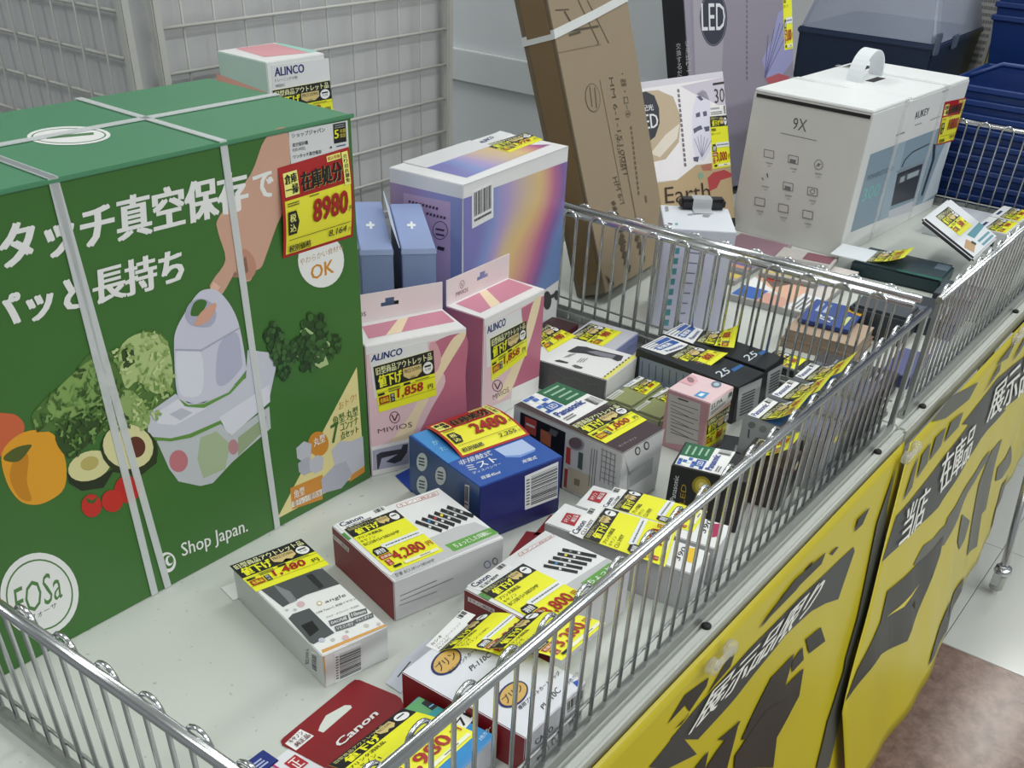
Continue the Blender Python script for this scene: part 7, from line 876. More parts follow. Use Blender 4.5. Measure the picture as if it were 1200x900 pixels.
# ------------------------------------------------------------------ boxed goods
GOODS = {  # plain boxes: shade of the darker sides is painted into their face colours
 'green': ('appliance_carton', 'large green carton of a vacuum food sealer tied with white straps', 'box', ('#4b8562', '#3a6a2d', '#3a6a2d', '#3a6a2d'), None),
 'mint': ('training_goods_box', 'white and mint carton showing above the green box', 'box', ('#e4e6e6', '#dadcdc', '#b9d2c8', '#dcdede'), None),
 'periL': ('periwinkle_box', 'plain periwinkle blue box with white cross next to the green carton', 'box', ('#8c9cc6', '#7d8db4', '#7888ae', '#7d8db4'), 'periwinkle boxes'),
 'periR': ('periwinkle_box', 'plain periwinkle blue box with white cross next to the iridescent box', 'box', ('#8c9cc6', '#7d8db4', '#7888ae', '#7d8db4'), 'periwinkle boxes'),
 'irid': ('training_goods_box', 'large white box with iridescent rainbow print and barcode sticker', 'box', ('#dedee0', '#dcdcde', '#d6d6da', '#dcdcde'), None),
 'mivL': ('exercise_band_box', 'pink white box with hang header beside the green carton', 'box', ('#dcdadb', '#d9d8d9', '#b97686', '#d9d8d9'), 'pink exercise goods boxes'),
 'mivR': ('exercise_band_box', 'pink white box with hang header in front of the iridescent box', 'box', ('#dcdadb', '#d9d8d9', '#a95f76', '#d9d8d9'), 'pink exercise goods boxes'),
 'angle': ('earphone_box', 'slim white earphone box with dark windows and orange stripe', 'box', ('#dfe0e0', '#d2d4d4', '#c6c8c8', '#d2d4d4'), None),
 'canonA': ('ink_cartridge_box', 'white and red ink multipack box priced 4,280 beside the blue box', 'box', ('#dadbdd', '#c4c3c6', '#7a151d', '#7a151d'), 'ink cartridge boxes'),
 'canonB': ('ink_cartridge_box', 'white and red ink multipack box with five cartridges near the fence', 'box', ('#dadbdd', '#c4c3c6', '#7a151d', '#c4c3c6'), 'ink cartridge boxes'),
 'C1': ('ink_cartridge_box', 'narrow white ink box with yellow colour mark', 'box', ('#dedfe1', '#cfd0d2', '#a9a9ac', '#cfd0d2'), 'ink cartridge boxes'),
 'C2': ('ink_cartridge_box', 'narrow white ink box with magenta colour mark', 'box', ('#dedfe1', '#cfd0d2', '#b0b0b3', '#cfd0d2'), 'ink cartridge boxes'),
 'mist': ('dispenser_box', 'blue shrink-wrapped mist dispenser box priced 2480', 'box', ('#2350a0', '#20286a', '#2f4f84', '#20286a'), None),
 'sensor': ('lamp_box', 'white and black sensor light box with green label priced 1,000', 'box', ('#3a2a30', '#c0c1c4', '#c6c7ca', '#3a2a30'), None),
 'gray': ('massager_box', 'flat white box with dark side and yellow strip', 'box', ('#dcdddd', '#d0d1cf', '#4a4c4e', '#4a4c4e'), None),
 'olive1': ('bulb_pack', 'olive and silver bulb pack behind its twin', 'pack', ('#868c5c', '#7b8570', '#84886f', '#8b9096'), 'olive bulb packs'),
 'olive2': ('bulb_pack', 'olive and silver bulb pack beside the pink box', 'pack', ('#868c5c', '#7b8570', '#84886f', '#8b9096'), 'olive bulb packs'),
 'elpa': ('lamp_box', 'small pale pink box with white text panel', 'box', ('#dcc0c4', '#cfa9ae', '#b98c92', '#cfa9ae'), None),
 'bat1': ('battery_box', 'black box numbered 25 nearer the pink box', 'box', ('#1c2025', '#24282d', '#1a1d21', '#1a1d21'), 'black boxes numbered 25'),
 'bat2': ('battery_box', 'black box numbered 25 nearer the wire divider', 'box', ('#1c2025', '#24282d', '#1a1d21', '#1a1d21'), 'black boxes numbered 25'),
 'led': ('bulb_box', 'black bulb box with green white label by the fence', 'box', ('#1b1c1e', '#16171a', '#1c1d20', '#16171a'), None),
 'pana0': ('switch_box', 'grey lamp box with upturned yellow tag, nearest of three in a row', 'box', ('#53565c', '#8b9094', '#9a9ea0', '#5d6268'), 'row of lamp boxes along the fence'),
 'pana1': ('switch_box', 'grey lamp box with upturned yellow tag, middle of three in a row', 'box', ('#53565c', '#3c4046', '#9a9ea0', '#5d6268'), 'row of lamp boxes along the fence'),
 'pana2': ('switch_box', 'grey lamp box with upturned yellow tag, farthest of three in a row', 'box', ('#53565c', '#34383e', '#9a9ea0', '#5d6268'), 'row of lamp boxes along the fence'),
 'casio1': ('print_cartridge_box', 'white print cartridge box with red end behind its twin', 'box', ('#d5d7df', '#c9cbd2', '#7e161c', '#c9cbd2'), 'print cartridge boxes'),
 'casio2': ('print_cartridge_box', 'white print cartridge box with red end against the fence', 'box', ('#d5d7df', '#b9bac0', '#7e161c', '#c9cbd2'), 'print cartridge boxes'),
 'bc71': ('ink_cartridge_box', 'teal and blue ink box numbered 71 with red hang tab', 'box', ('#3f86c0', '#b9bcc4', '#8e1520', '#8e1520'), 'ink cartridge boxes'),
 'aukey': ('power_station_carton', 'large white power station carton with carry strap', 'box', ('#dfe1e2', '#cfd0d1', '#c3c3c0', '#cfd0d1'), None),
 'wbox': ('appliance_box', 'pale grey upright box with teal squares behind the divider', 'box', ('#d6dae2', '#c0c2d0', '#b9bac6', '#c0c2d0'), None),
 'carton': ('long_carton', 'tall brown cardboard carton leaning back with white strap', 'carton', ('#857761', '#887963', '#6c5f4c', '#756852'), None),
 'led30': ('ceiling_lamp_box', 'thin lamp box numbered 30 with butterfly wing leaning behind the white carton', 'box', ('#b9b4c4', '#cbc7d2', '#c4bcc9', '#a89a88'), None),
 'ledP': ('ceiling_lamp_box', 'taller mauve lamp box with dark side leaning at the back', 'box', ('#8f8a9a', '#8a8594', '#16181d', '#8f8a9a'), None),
}
ROOT = {}
def build_goods(k):
    name, label, cat, cols, group = GOODS[k]; x, y, z, yaw, lean, side, w, d, h = BX[k]
    t = thing(name, label, cat, (x, y, z), rotm(yaw, lean, side), group); ROOT[k] = t
    rough = .62 if k == 'carton' else (.3 if k in ('mist', 'elpa') else .42)
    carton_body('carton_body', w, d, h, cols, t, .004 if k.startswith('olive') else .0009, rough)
    merged = {}
    for (bn, part, face, q, des, kw) in PR:
        if bn != k: continue
        fm = face_map(face, w, d, h)
        if des in SHEETS:
            fn, paper = SHEETS[des]; kw2 = dict(kw); bulge = kw2.pop('bulge', 0.); up = kw2.pop('up', 0.)
            TL, TR, BR, BL = [Vector(p) for p in q]
            bent = bulge or abs(BR.z)+abs(BL.z) > 1e-4
            def qm(x, y, l, TL=TL, TR=TR, BR=BR, BL=BL, bulge=bulge, up=up, fm=fm):
                a = TL*(1-x)+TR*x; b = BL*(1-x)+BR*x; p = b*(1-y)+a*y
                zl = (b.z)*((1-y)**1.7) + 4*bulge*y*(1-y) + up
                return fm(p.x, p.y, zl+l)
            base = Canvas(); base.rect(paper, 0, 0, 1, 1)
            n = 12 if bent else 0
            lay = .0007 if des in ('tagA', 'tagB', 'tagC') else .0004
            sh = emit_canvas(part, base, qm, t, lay, n, .0003)
            cv = Canvas(); fn(cv, **kw2)
            if cv.el: emit_canvas('lettering', cv, qm, sh, lay+.00012, n)['kind'] = 'stuff'
        else:
            cv, _ = merged.setdefault((part, face), (Canvas(), fm))
            if des == 'polys':
                for c, pts in kw['p']: cv.poly(c, pts)
            else:
                sub = Canvas(); PRINTS[des](sub, **kw); TL, TR, BR, BL = [Vector(p) for p in q]
                for c, vv, ff in sub.el:
                    out = []
                    for x, y in vv:
                        p = (BL*(1-x)+BR*x)*(1-y)+(TL*(1-x)+TR*x)*y; out.append((p.x, p.y))
                    cv.el.append((c, out, ff))
    for (part, face), (cv, fm) in merged.items():
        if face == 'G':
            lo = .0012 if 'lettering' in part else .0004
            o = emit_canvas(part, cv, lambda a, b, l, fm=fm: fm(a, b, l), t, lo)
        else: o = emit_canvas(part, cv, lambda a, b, l, fm=fm: fm(a, b, l), t, .00022 if 'panel' in part else (.0006 if part == 'brand_label' else .00034))
        if len(cv.el) > 1 or 'lettering' in part: o['kind'] = 'stuff'
    return t
for k in GOODS: build_goods(k)

# ---- the printed greens get their frilly leaves and florets
def inside(p, poly):
    c = False; n = len(poly)
    for i in range(n):
        (x1, y1), (x2, y2) = poly[i][:2], poly[i-1][:2]
        if (y1 > p[1]) != (y2 > p[1]) and p[0] < (x2-x1)*(p[1]-y1)/(y2-y1)+x1: c = not c
    return c
veg = [e_ for e_ in PR if e_[1] == 'printed_vegetables'][0][5]['p']
leaf = [pts for c, pts in veg if c == '~#4d6f33'][0]; rnd = random.Random(3); cv = Canvas()
xs = [p[0] for p in leaf]; ys = [p[1] for p in leaf]; n = 0
while n < 300:
    q = (rnd.uniform(min(xs)-.004, max(xs)), rnd.uniform(min(ys), max(ys)+.004))
    if not inside(q, leaf): continue
    n += 1; a = rnd.uniform(0, 6.28); f = (q[0]-min(xs))/(max(xs)-min(xs)); L_ = rnd.uniform(.004, .010)
    col = rnd.choice(('#b9c98f', '#9fb574', '#86a25a', '#6f8f4a') if f > .62 else ('#5d8040', '#48692f', '#2f4a20', '#769a55', '#3c5c28'))
    dx, dy = math.cos(a), math.sin(a)
    cv.poly(col, [(q[0]+dx*L_*u-dy*L_*v, q[1]+dy*L_*u+dx*L_*v) for u, v in ((-.5, 0), (-.2, .16), (0, .1), (.2, .26), (.5, .12), (.4, -.05), (.5, -.2), (.1, -.12), (-.2, -.2))])
for c, pts in veg:
    if c != '#24421f': continue
    cx = sum(p[0] for p in pts)/len(pts); cy = sum(p[1] for p in pts)/len(pts); R_ = max(math.hypot(p[0]-cx, p[1]-cy) for p in pts)
    for k in range(26):
        a = rnd.uniform(0, 6.28); rr = R_*math.sqrt(rnd.random()); cv.ell(rnd.choice(('#1d3819', '#2d5226', '#3a6330', '#26481f')), cx+rr*math.cos(a), cy+rr*math.sin(a), R_*.2, R_*.2, 8)
fm_ = face_map('F', *BX['green'][6:])
STEP_ = STEP; STEP = .0000006
emit_canvas('printed_leaves', cv, lambda a, b, l: fm_(a, b, l), ROOT['green'], .0014)['kind'] = 'stuff'
STEP = STEP_
# ---- green carton: strap bands, lid edge, sheet of clear tape
STRAP = mat('pp_strap', '#e4e8ea', .25, alpha=.68)
def strip(name, parent, pts, wdir, wd, th=.0008, m=STRAP):
    """flat band through the points, wdir = width direction"""
    bm = bmesh.new(); wv = Vector(wdir).normalized()*wd/2; rows = []
    for i, p in enumerate(pts):
        p = Vector(p); rows.append((bm.verts.new(p-wv), bm.verts.new(p+wv)))
    for i in range(len(rows)-1): bm.faces.new((rows[i][0], rows[i][1], rows[i+1][1], rows[i+1][0]))
    bmesh.ops.recalc_face_normals(bm, faces=bm.faces[:]); bm.normal_update(); bmesh.ops.solidify(bm, geom=bm.faces[:], thickness=th)
    return link(name, mesh_of(bm, name), parent, (m,))
g = ROOT['green']; gw, gd, gh = BX['green'][6:]
e = .0016
for xs, xb in ((.186, .190), (.187, .207), (.357, .362)):
    strip('packing_strap', g, ((xs, gd+e, .02), (xs, gd+e, gh+e), (xs, -e, gh+e), (xb, -e, .001)), (1, 0, 0), .008)
strip('packing_strap', g, ((-e, .118, .02), (-e, .118, gh+e), (gw+e, .112, gh+e), (gw+e, .112, .02)), (0, 1, 0), .0095)
box('lid_edge', -.002, -.0022, gh-.0032, gw+.003, -.0001, gh+.0008, bm_('#4b8562'), g, .0008)

# ---- hang headers of the pink boxes
def header(k, z1, hx):
    t = ROOT[k]; w, d, h = BX[k][6:]
    bm = bmesh.new()
    n = 14; th = .0012; y = d-.0005
    # sheet with a hanger hole: grid cells around the hole are left out
    xs = [0, hx-.012, hx-.006, hx, hx+.006, hx+.012, w]; zs = [h, h+z1*.45, h+z1*.6, h+z1*.75, h+z1]
    for i in range(len(xs)-1):
        for j in range(len(zs)-1):
            if 1 <= i <= 4 and j == 1 or (i in (2, 3) and j == 2): continue
            bm_box(bm, xs[i], y-th, zs[j], xs[i+1], y, zs[j+1])
    bmesh.ops.remove_doubles(bm, verts=bm.verts[:], dist=1e-6)
    o = link('hang_header', mesh_of(bm, 'hang_header'), t, (bm_('#d9cdd0'),))
    cv = Canvas(); cx = hx-.045
    cv.ell('#4a3f45', cx, h+z1*.6, .0052, .0052); cv.ell('#d9cdd0', cx, h+z1*.6, .0044, .0044)
    cv.poly('#4a3f45', ((cx-.003, h+z1*.6+.002), (cx-.002, h+z1*.6+.002), (cx+.0005, h+z1*.6-.003), (cx-.0005, h+z1*.6-.003))); cv.poly('#4a3f45', ((cx+.003, h+z1*.6+.002), (cx+.002, h+z1*.6+.002), (cx-.0005, h+z1*.6-.003), (cx+.0005, h+z1*.6-.003)))
    cv.text('#5a4a50', 'MIVIOS', cx-.013, h+z1*.22, cx+.013, h+z1*.22+.0055)
    emit_canvas('lettering', cv, lambda a, b, l: Vector((a, y-th-l, b)), o, .0002)['kind'] = 'stuff'
header('mivL', .034, .062); header('mivR', .034, .078)
for k in ('periL', 'periR'):
    t = ROOT[k]; w, d, h = BX[k][6:]
    bm = bmesh.new(); vs = [(-.0012, .012, h-.002), (-.0012, d-.01, h-.002), (-.009, d-.02, h+.022), (-.009, .03, h+.020)]
    bm.faces.new([bm.verts.new(v) for v in vs]); bm.normal_update(); bmesh.ops.solidify(bm, geom=bm.faces[:], thickness=.001)
    link('hang_flap', mesh_of(bm, 'hang_flap'), t, (bm_('#c2cbe0'),))
    box('lid_edge', -.0006, -.0007, h-.006, w+.0006, -.0001, h, bm_('#9dacd4'), t)
# shallow lids: folded board edges of the larger boxes
for k in ('irid', 'mivL', 'mivR', 'canonA', 'canonB'):
    t = ROOT[k]; w, d, h = BX[k][6:]
    zz = .016 if k == 'irid' else .0008
    if k in ('irid',): box('tuck_flap', .002, -.0006, h-.001, w-.002, .0, h+.0004, bm_('#c9c9cc'), t)
box('top_flap', .03, .085, BX['irid'][8], .19, .1262, BX['irid'][8]+.0016, bm_('#d6d6d9'), ROOT['irid'], .0005)
# earphone box: card flap lying out at the back
t = ROOT['angle']; w, d, h = BX['angle'][6:]
box('hang_flap', -.006, d-.002, .0003, w-.012, d+.026, .0012, bm_('#d9dbdb'), t)
# ---- power station carton: lid gap, strap handle, slot, raised flaps
t = ROOT['aukey']; w, d, h = BX['aukey'][6:]
DARK = mat('dark_gap', '#1d1d1e', .8)
box('lid_gap', -.0012, .004, h-.0085, -.0002, d-.006, h-.0025, DARK, t)
bm = bmesh.new()
for (x0, z0, x1, z1) in ((.0, h+.0005, .175, h+.006), (.185, h+.0005, w, h+.004)): bm_box(bm, x0, .001, z0, x1, d-.001, z1)
bmesh.ops.bevel(bm, geom=bm.edges[:], offset=.0015, segments=2, affect='EDGES')
link('lid_flap', mesh_of(bm, 'lid_flap'), t, (bm_('#dfe1e2'),))
box('handle_slot', .262, .118, h+.0041, .322, .136, h+.0047, DARK, t); box('handle_slot', .365, .19, h+.0041, .425, .236, h+.0047, DARK, t)
pts = [(.288+.056*math.cos(a), .15, h+.004+.054*math.sin(a)) for a in [math.pi*k/16 for k in range(17)]]
strip('carry_strap', t, pts, (.15, 1, 0), .034, .0022, mat('white_webbing', '#dfe4e8', .5))
CLR = mat('clear_band', '#eef0f2', .12, alpha=.25)
for xs in (.155, .36): strip('clear_band', t, ((xs, -.0012, .002), (xs, -.0012, h+.0055), (xs, d+.001, h+.0065)), (1, 0, 0), .018, .0003, CLR)
# ---- brown carton strap and tape
t = ROOT['carton']; w, d, h = BX['carton'][6:]
strip('plastic_strap', t, ((-.0014, d+.001, .405), (-.0014, -.0012, .402), (w*.5, -.0016, .416), (w+.0012, -.0012, .432), (w+.0012, d+.001, .44)), (.15, 0, 1), .013, .0009, mat('white_film', '#dfe2e2', .3, alpha=.85))
strip('parcel_tape', t, ((-.0009, .028, .02), (-.0009, .028, h-.02)), (0, 1, 0), .045, .0003, mat('parcel_tape', '#7d684a', .2))
# ---- black taped adapter on the pale grey box
o = box('taped_adapter', -.038, -.012, 0, .038, .012, .0165, mat('black_plastic', '#101113', .4), None, .004)
x, y, z, yaw, *_ = BX['wbox']; w, d, h = BX['wbox'][6:]
Mw = Matrix.Translation((x, y, z)) @ rotm(yaw).to_4x4()
tg = thing('adapter', 'black adapter taped on top of the pale grey box', 'adapter', Mw @ Vector((.068, .115, h+.0012)), yaw+.12)
del_me = o.data; bpy.data.objects.remove(o); link('adapter_body', del_me, tg)
strip('clear_tape', tg, ((-.002, -.03, .0005), (-.002, -.0125, .002), (-.002, -.0118, .0172), (-.002, .0118, .0172), (-.002, .0128, .001)), (1, 0, 0), .032, .0004, mat('milky_tape', '#d5d8dc', .25, alpha=.6))

# ------------------------------------------------------------------ small goods
def simple(name, label, cat, loc, yaw, w, d, h, cols, group=None, rot=None, bevel=.0009):
    t = thing(name, label, cat, loc, rot if rot is not None else yaw, group)
    carton_body('carton_body', w, d, h, cols, t, bevel); return t
def prints(t, part, face, dims, els, base=.00025):
    cv = Canvas(); fm = face_map(face, *dims)
    for e_ in els: getattr(cv, e_[0])(*e_[1:])
    o = emit_canvas(part, cv, lambda a, b, l: fm(a, b, l), t, base); o['kind'] = 'stuff'; return o
def stick(t, part, des, face, dims, q, lift=0., **kw):
    fm = face_map(face, *dims); fn, paper = SHEETS[des]; TL, TR, BR, BL = [Vector((p[0], p[1], 0)) for p in q]
    def qm(x, y, l): p = (BL*(1-x)+BR*x)*(1-y)+(TL*(1-x)+TR*x)*y; return fm(p.x, p.y, l+lift*(1-y)**1.7)
    base = Canvas(); base.rect(paper, 0, 0, 1, 1); sh = emit_canvas(part, base, qm, t, .0006, 10 if lift else 0, .0003)
    cv = Canvas(); fn(cv, **kw); emit_canvas('lettering', cv, qm, sh, .00072, 10 if lift else 0)['kind'] = 'stuff'
# flat packs at the bottom left, partly under the fence
t = simple('blister_card', 'dark blue card lying by the near corner of the fence', 'card', (-1.024, .186, .0002), .0, .024, .021, .0014, ('#1f2f7a', '#1f2f7a', '#1f2f7a', '#1f2f7a'))
prints(t, 'lettering', 'T', (.024, .021, .0014), [('dashes', '#b9c4e6', .003, .004, .020, .015, 3, 2)])
t = simple('cartridge_card', 'white card with magenta edge and red mark under the red tab', 'card', (-1.006, .118, .0002), .03, .05, .072, .0004, ('#d8d9de', '#d8d9de', '#b8327a', '#d8d9de'))
prints(t, 'printed_mark', 'T', (.05, .072, .0004), [('rect', '#b8327a', 0, .0, .002, .072), ('rect', '#a8202c', .008, .045, .022, .062), ('text', '#f0e6e6', '正', .010, .047, .020, .060, 1)])
# dark packs by the bulb box
t = simple('flat_pack', 'small flat black pack between the pink box and the lamp row', 'pack', (-.245, .098, 0), .35, .052, .042, .018, ('#22262c', '#2d3238', '#1b1e22', '#1b1e22'))
prints(t, 'lettering', 'T', (.052, .042, .018), [('dashes', '#8d949c', .008, .015, .03, .026, 1, 3)])
t = simple('bulb_box', 'small dark brown box with a yellow tag behind the front fence', 'box', (-.318, .022, 0), .1, .058, .062, .060, ('#3a302c', '#2a2422', '#3d332f', '#2a2422'))
stick(t, 'price_label', 'tagA', 'T', (.058, .062, .06), ((.0, .06), (.056, .06), (.056, .004), (.0, .004)), .028, price='880')
prints(t, 'printed_panel', 'F', (.058, .062, .06), [('rect', '#4f5a60', .004, .004, .03, .05), ('ell', '#c9b79a', .045, .045, .006, .006), ('rect', '#181a1c', .032, .006, .054, .034)])
# behind the pink boxes: two packs by the divider
t = simple('small_pack', 'dark red and black pack against the wire divider', 'pack', (-.105, .497, 0), .1, .05, .05, .03, ('#3a2226', '#5a1f30', '#2a1d20', '#2a1d20'))
t = simple('small_pack', 'pack with yellow tag between the flat white box and the divider', 'pack', (-.108, .40, 0), .1, .085, .085, .032, ('#b9bbc4', '#7f86b8', '#3a3c40', '#3a3c40'))
stick(t, 'price_label', 'tagA', 'T', (.085, .085, .032), ((.002, .08), (.07, .08), (.07, .022), (.002, .022)), 0, price='980')
# second table
t = simple('photo_paper_pack', 'flat colourful photo pack just behind the wire divider', 'pack', (.290, .250, 0), .06, .27, .15, .012, ('#c9c2be', '#8f9090', '#9a9a98', '#9a9a98'))
D = (.27, .15, .012)
prints(t, 'printed_panel', 'T', D, [('rect', '#2f5fb0', .004, .10, .06, .148), ('rect', '#dfe0e2', .06, .07, .11, .148), ('rect', '#c9998a', .0, .05, .05, .10), ('poly', '#d6aa92', ((.02, .03), (.11, .04), (.19, .14), (.11, .146))), ('poly', '#6a5a50', ((.08, .1), (.12, .08), (.16, .12), (.12, .135))), ('rect', '#d9dbde', .004, .004, .09, .045), ('rect', '#b8403c', .11, .105, .13, .13), ('rect', '#6a78a8', .15, .02, .2, .06), ('dashes', '#4a4c52', .01, .01, .08, .04, 4, 3), ('rect', '#d8c27a', .2, .08, .25, .14)])
t = simple('photo_paper_pack', 'flat striped photo pack in front of the white power station carton', 'pack', (.352, .425, 0), .03, .268, .112, .010, ('#a89aa4', '#8f9090', '#9a9a98', '#9a9a98'))
D = (.268, .112, .010)
prints(t, 'printed_panel', 'T', D, [('poly', c, ((x0, .002), (x1, .002), (x1, .11), (x0, .11))) for c, x0, x1 in (('#8a6a78', .12, .262), ('#c9c4cc', .10, .118), ('#6a5a88', .085, .10), ('#c98a5a', .07, .08), ('#6f6f7c', .05, .07), ('#5a5c58', .035, .05), ('#cdb45a', .012, .035))])
t = simple('photo_paper_pack', 'yellow and grey striped pack lying on the colourful photo pack', 'pack', (.415, .292, .0126), .16, .17, .11, .008, ('#b0aca8', '#8f9090', '#8a8a88', '#8a8a88'))
prints(t, 'printed_panel', 'T', (.17, .11, .008), [('rect', '#cdb45a', .01, .006, .05, .104), ('rect', '#6f6f6c', .055, .006, .075, .104), ('rect', '#8f8d8a', .08, .006, .11, .104), ('rect', '#7a4a58', .12, .006, .165, .06), ('dashes', '#5a5a5c', .015, .02, .045, .09, 5, 3)])
t = simple('film_pack', 'blue film pack with white lettering lying on brown books', 'pack', (.205, .150, .0315), .12, .105, .085, .007, ('#2a4588', '#223a74', '#223a74', '#223a74'))
prints(t, 'lettering', 'T', (.105, .085, .007), [('text', '#dfe4f0', '75', .012, .035, .04, .058, 1), ('dashes', '#b9c4e6', .05, .05, .095, .075, 2, 3), ('poly', '#c99a2c', ((.07, .0), (.105, .0), (.105, .03), (.08, .025))), ('dashes', '#d9e08a', .015, .008, .06, .02, 1, 5)])
for nm, lab, z0, z1, ins, cc in (('book', 'brown paper-covered book lying flat on the second table behind the divider', 0, .014, 0, '#8d7766'), ('book', 'beige paper-covered book lying under the blue film pack', .0145, .030, .003, '#a8917c')):
    t = thing(nm, lab, 'book', (.168, .118, z0), .08)
    box('cover', ins, ins, 0, .104-ins, .125-ins, .0012, bm_(cc, .6), t); box('pages', ins+.001, ins+.001, .0013, .102-ins, .124-ins, z1-z0-.0013, mat('brown_pages', '#9a8878', .7, noise=.1, nscale=80), t); box('cover', ins, ins, z1-z0-.0012, .104-ins, .125-ins, z1-z0, bm_(cc, .6), t)
t = simple('dark_case', 'dark slate plastic case by the corner of the divider', 'case', (.288, .085, 0), .02, .075, .1, .05, ('#3a4046', '#2b3035', '#30363b', '#2b3035'), bevel=.005)
t = simple('tagged_pack', 'black pack with yellow tag lying beyond the numbered black boxes', 'pack', (.055, .165, 0), .0, .06, .065, .012, ('#1f2124', '#1a1c1e', '#1a1c1e', '#1a1c1e'))
stick(t, 'price_label', 'tagA', 'T', (.06, .065, .012), ((.004, .062), (.056, .062), (.056, .01), (.004, .01)), 0, price='880')
for xx, yy, ww, dd, hh, cc, lab in ((.052, .028, .075, .075, .028, '#23262b', 'black flat pack just beyond the wire divider by the front fence'), (.06, .108, .085, .05, .02, '#3a3436', 'dark brown flat pack between the divider and the brown books'), (.375, .03, .1, .10, .03, '#2b3138', 'dark grey pack behind the far front fence'), (.49, .02, .085, .085, .035, '#3f464e', 'slate grey pack in front of the dark green case')):
    t = simple('flat_pack', lab, 'pack', (xx, yy, 0), .06, ww, dd, hh, (cc, cc, cc, cc))
    prints(t, 'lettering', 'T', (ww, dd, hh), [('rect', '#59606c', .006, dd*.55, ww*.5, dd*.9), ('dashes', '#9aa0aa', .008, dd*.2, ww*.8, dd*.45, 2, 3)])
t = simple('violet_pack', 'blue violet pack lying behind the far front fence', 'pack', (.14, .02, 0), .05, .11, .045, .02, ('#50547e', '#3f4474', '#3f4474', '#3f4474'))
x, y, z, yaw, *_ = BX['dgreen']; w, d, h = BX['dgreen'][6:]
t = simple('display_case', 'dark green case with clear lid and curled yellow tag', 'case', (x, y, z), yaw, w, d, h, ('#2a3a42', '#16383a', '#0f2a2e', '#16383a'), bevel=.004)
stick(t, 'price_label', 'tagA', 'T', (w, d, h), ((.012, d-.02), (.088, d-.02), (.088, d-.09), (.012, d-.09)), .022, price='1180')
bm = bmesh.new(); bm_box(bm, .004, d-.025, h+.001, .08, d+.045, h+.0025); link('hang_header', mesh_of(bm, 'hang_header'), t, (bm_('#cfd4da'),))
prints(t, 'printed_mark', 'T', (w, d, h), [('rect', '#5b6a76', .06, .004, .095, .03), ('rect', '#1d5a50', .0, .0, .012, d*.5)])
# white pouch tipped over the green case
ex = Vector((1, .03, 0)).normalized(); ey = Vector((0, .115, .052)); ey = (ey-ex*ey.dot(ex)).normalized(); ez = ex.cross(ey)
t = simple('clothing_pouch', 'white pouch tipped up over the dark green case', 'pouch', (.672, .098, .040), 0, .17, .125, .011, ('#d2d5da', '#8d9094', '#3a3d40', '#8d9094'), rot=Matrix((ex, ey, ez)).transposed(), bevel=.004)
stick(t, 'price_label', 'tagA', 'T', (.17, .125, .011), ((.042, .112), (.125, .112), (.125, .052), (.042, .052)), 0, price='500')
prints(t, 'printed_panel', 'T', (.17, .125, .011), [('poly', '#4f8796', ((.07, .045), (.165, .048), (.165, .035), (.08, .03))), ('poly', '#b0906a', ((.01, .03), (.05, .04), (.06, .02), (.02, .01))), ('poly', '#2f2f30', ((.05, .028), (.062, .03), (.066, .02), (.055, .018))), ('dashes', '#5f97a6', .08, .005, .16, .025, 2, 3)])
simple('flat_white_box', 'flat white box lying in front of the blue baskets', 'box', (.925, .168, 0), 0, .185, .1, .02, ('#c4c8d2', '#b9bcc4', '#c0c2c8', '#b9bcc4'))
for i, (xx, lab) in enumerate(((.888, 'small white box with yellow tag, nearer of the pair by the far fence'), (.992, 'small white box with yellow tag, farther of the pair by the far fence'))):
    t = simple('small_white_box', lab, 'box', (xx, .094, 0), 0, .10, .064, .045, ('#d8dade', '#b6b7b8', '#c2c3c4', '#b6b7b8'), 'small white boxes by the far fence')
    stick(t, 'price_label', 'tagA', 'T', (.10, .064, .045), ((.004, .045), (.096, .045), (.096, .004), (.004, .004)), 0, price='980')
    prints(t, 'lettering', 'T', (.10, .064, .045), [('rect', '#2a3560', .02, .052, .055, .058)]); prints(t, 'printed_mark', 'L', (.10, .064, .045), [('dashes', '#5a5c60', .006, .02, .028, .034, 2, 3), ('rect', '#2a2b2e', .033, .016, .046, .032), ('rect', '#d0d0d0', .036, .02, .043, .028)])

# ------------------------------------------------------------------ behind the second table
t = thing('toolbox', 'dark navy storage box with translucent lid behind the white carton', 'toolbox', (1.30, .454, 0), .028)
def tapered(name, w, d, z0, z1, ins, m, parent, x0=0, y0=0, bev=.006):
    bm = bmesh.new(); v = [bm.verts.new(p) for p in ((x0+ins, y0+ins, z0), (x0+w-ins, y0+ins, z0), (x0+w-ins, y0+d-ins, z0), (x0+ins, y0+d-ins, z0), (x0, y0, z1), (x0+w, y0, z1), (x0+w, y0+d, z1), (x0, y0+d, z1))]
    for f in ((0,3,2,1),(4,5,6,7),(0,1,5,4),(1,2,6,5),(2,3,7,6),(3,0,4,7)): bm.faces.new([v[i] for i in f])
    bmesh.ops.bevel(bm, geom=bm.edges[:], offset=bev, segments=2, affect='EDGES'); bmesh.ops.recalc_face_normals(bm, faces=bm.faces[:])
    return link(name, mesh_of(bm, name), parent, (m,))
NAVY = mat('navy_plastic', '#1f2c44', .4)
tapered('box_body', .39, .334, 0, .285, .012, NAVY, t)
tapered('box_rim', .396, .340, .278, .292, .0, mat('navy_rim', '#2c3a54', .35), t, -.003, -.003, .003)
LID = mat('translucent_lid', '#aab2c6', .25, alpha=.62)
bm = bmesh.new(); a = [(0, 0, .2925), (.39, 0, .2925), (.39, .334, .2925), (0, .334, .2925), (.03, .03, .40), (.36, .03, .40), (.36, .304, .40), (.03, .304, .40)]
v = [bm.verts.new(p) for p in a]
for f in ((4,5,6,7),(0,1,5,4),(1,2,6,5),(2,3,7,6),(3,0,4,7)): bm.faces.new([v[i] for i in f])
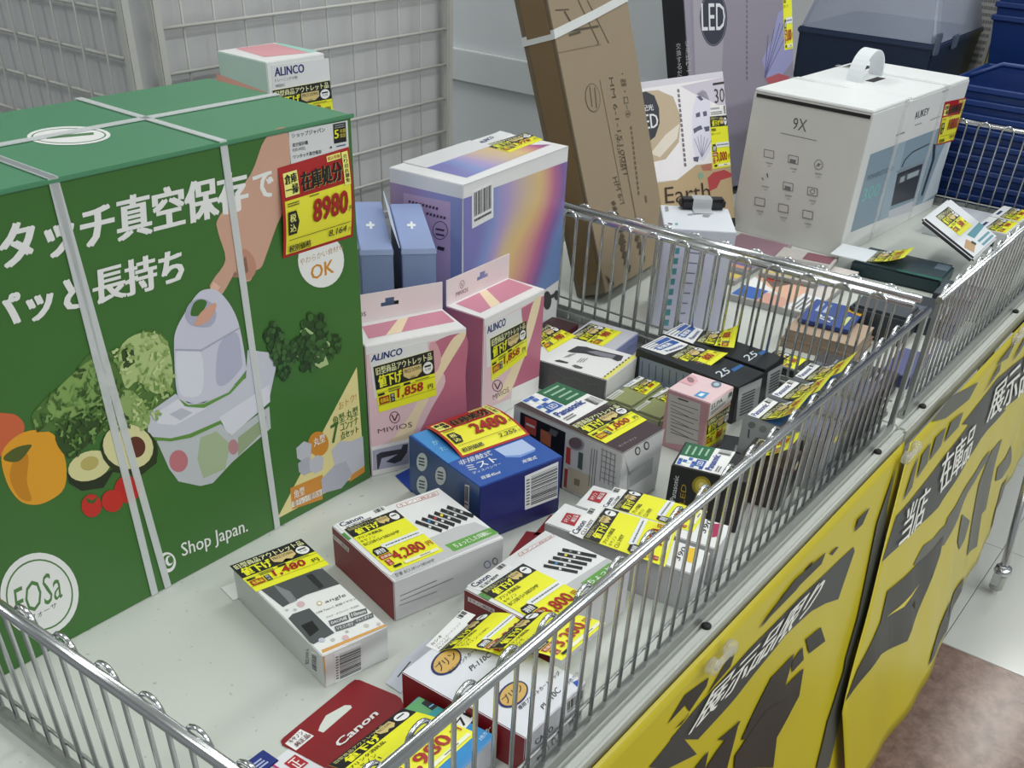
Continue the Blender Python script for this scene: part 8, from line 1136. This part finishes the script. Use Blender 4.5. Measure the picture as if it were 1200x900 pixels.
bmesh.ops.bevel(bm, geom=[e_ for e_ in bm.edges if not e_.is_boundary], offset=.012, segments=3, affect='EDGES'); bmesh.ops.recalc_face_normals(bm, faces=bm.faces[:])
link('lid', mesh_of(bm, 'lid'), t, (LID,))
box('lid_latch', -.006, -.004, .27, .02, .004, .315, mat('latch_grey', '#5a6478', .4), t, .002); box('latch', .12, -.006, .27, .16, -.001, .30, mat('latch_grey', '#5a6478', .4), t, .002)
BLUE = mat('blue_basket_plastic', '#1b3774', .32)
def basket_mesh():
    bm = bmesh.new(); w, d, h, ins, th = .32, .45, .21, .035, .003
    def ring(z, k): return [bm.verts.new(p) for p in ((k, k, z), (w-k, k, z), (w-k, d-k, z), (k, d-k, z))]
    o0 = ring(0, ins); o1 = ring(h-.012, .006); o2 = ring(h-.012, 0); o3 = ring(h, 0); i3 = ring(h, .008); i1 = ring(h-.012, .009); i0 = ring(th, ins+th)
    for a, b in ((o0, o1), (o1, o2), (o2, o3), (o3, i3), (i3, i1), (i1, i0)):
        for k in range(4): bm.faces.new((a[k], a[(k+1) % 4], b[(k+1) % 4], b[k]))
    bm.faces.new(o0[::-1]); bm.faces.new(i0); bmesh.ops.recalc_face_normals(bm, faces=bm.faces[:])
    bmesh.ops.bevel(bm, geom=[e_ for e_ in bm.edges if all(v_.co.z > h-.013 for v_ in e_.verts)], offset=.002, segments=1, affect='EDGES')
    me = mesh_of(bm, 'basket_body'); me.materials.append(BLUE); return me
BK = basket_mesh()
hb = bmesh.new(); bm_tube(hb, ((.16, .004, .2), (.22, .06, .225), (.22, .39, .225), (.16, .446, .2)), .006, 8); HB = mesh_of(hb, 'handle'); HB.materials.append(BLUE)
def stack(x, y, n, ztop, word):
    st = thing('basket_stand', 'low dark stand under the %s blue basket stack' % word, 'stand', (x, y, 0))
    z0 = ztop-.21-(n-1)*.027
    box('platform', .02, .02, z0-.02, .30, .43, z0-.0005, mat('stand_steel', '#3a3d42', .4, .6), st, .002)
    for a, b in ((.04, .04), (.28, .04), (.04, .41), (.28, .41)): tube('leg', ((a, b, FLOOR), (a, b, z0-.02)), .01, mat('stand_steel', '#3a3d42', .4, .6), st, 8)
    for k in range(n):
        lab = ('topmost blue shopping basket of the %s stack' % word) if k == n-1 else 'blue shopping basket nested in the %s stack' % word
        t = thing('shopping_basket', lab, 'basket', (x, y, z0+.027*k), None, '%s stack of blue baskets' % word)
        o = bpy.data.objects.new('basket_body', BK); C.objects.link(o); o.parent = t
        if k == n-1:
            o = bpy.data.objects.new('handle', HB); C.objects.link(o); o.parent = t
stack(1.205, -.062, 11, .240, 'near'); stack(1.56, -.03, 6, .47, 'far')
for c, lab, yy, dd in (('#d6cf2e', 'catalogue with yellow spine standing beside the blue baskets', .408, .034), ('#c9c7c0', 'white catalogue standing between the toolbox and the yellow one', .446, .08)):
    t = thing('catalogue', lab, 'book', (1.73, yy, 0), 0, None)
    box('cover', 0, 0, 0, .004, dd, .40, bm_(c), t, .001); box('pages', .0042, .001, .003, .03, dd-.001, .397, mat('paper_pages', '#c8c6bc', .7, noise=.1, nscale=90), t)
    prints(t, 'lettering', 'L', (.03, dd, .4), [('dashes', '#8a8a86' if dd > .05 else '#6a6a20', .004, .2, dd-.004, .38, 12, 4)])
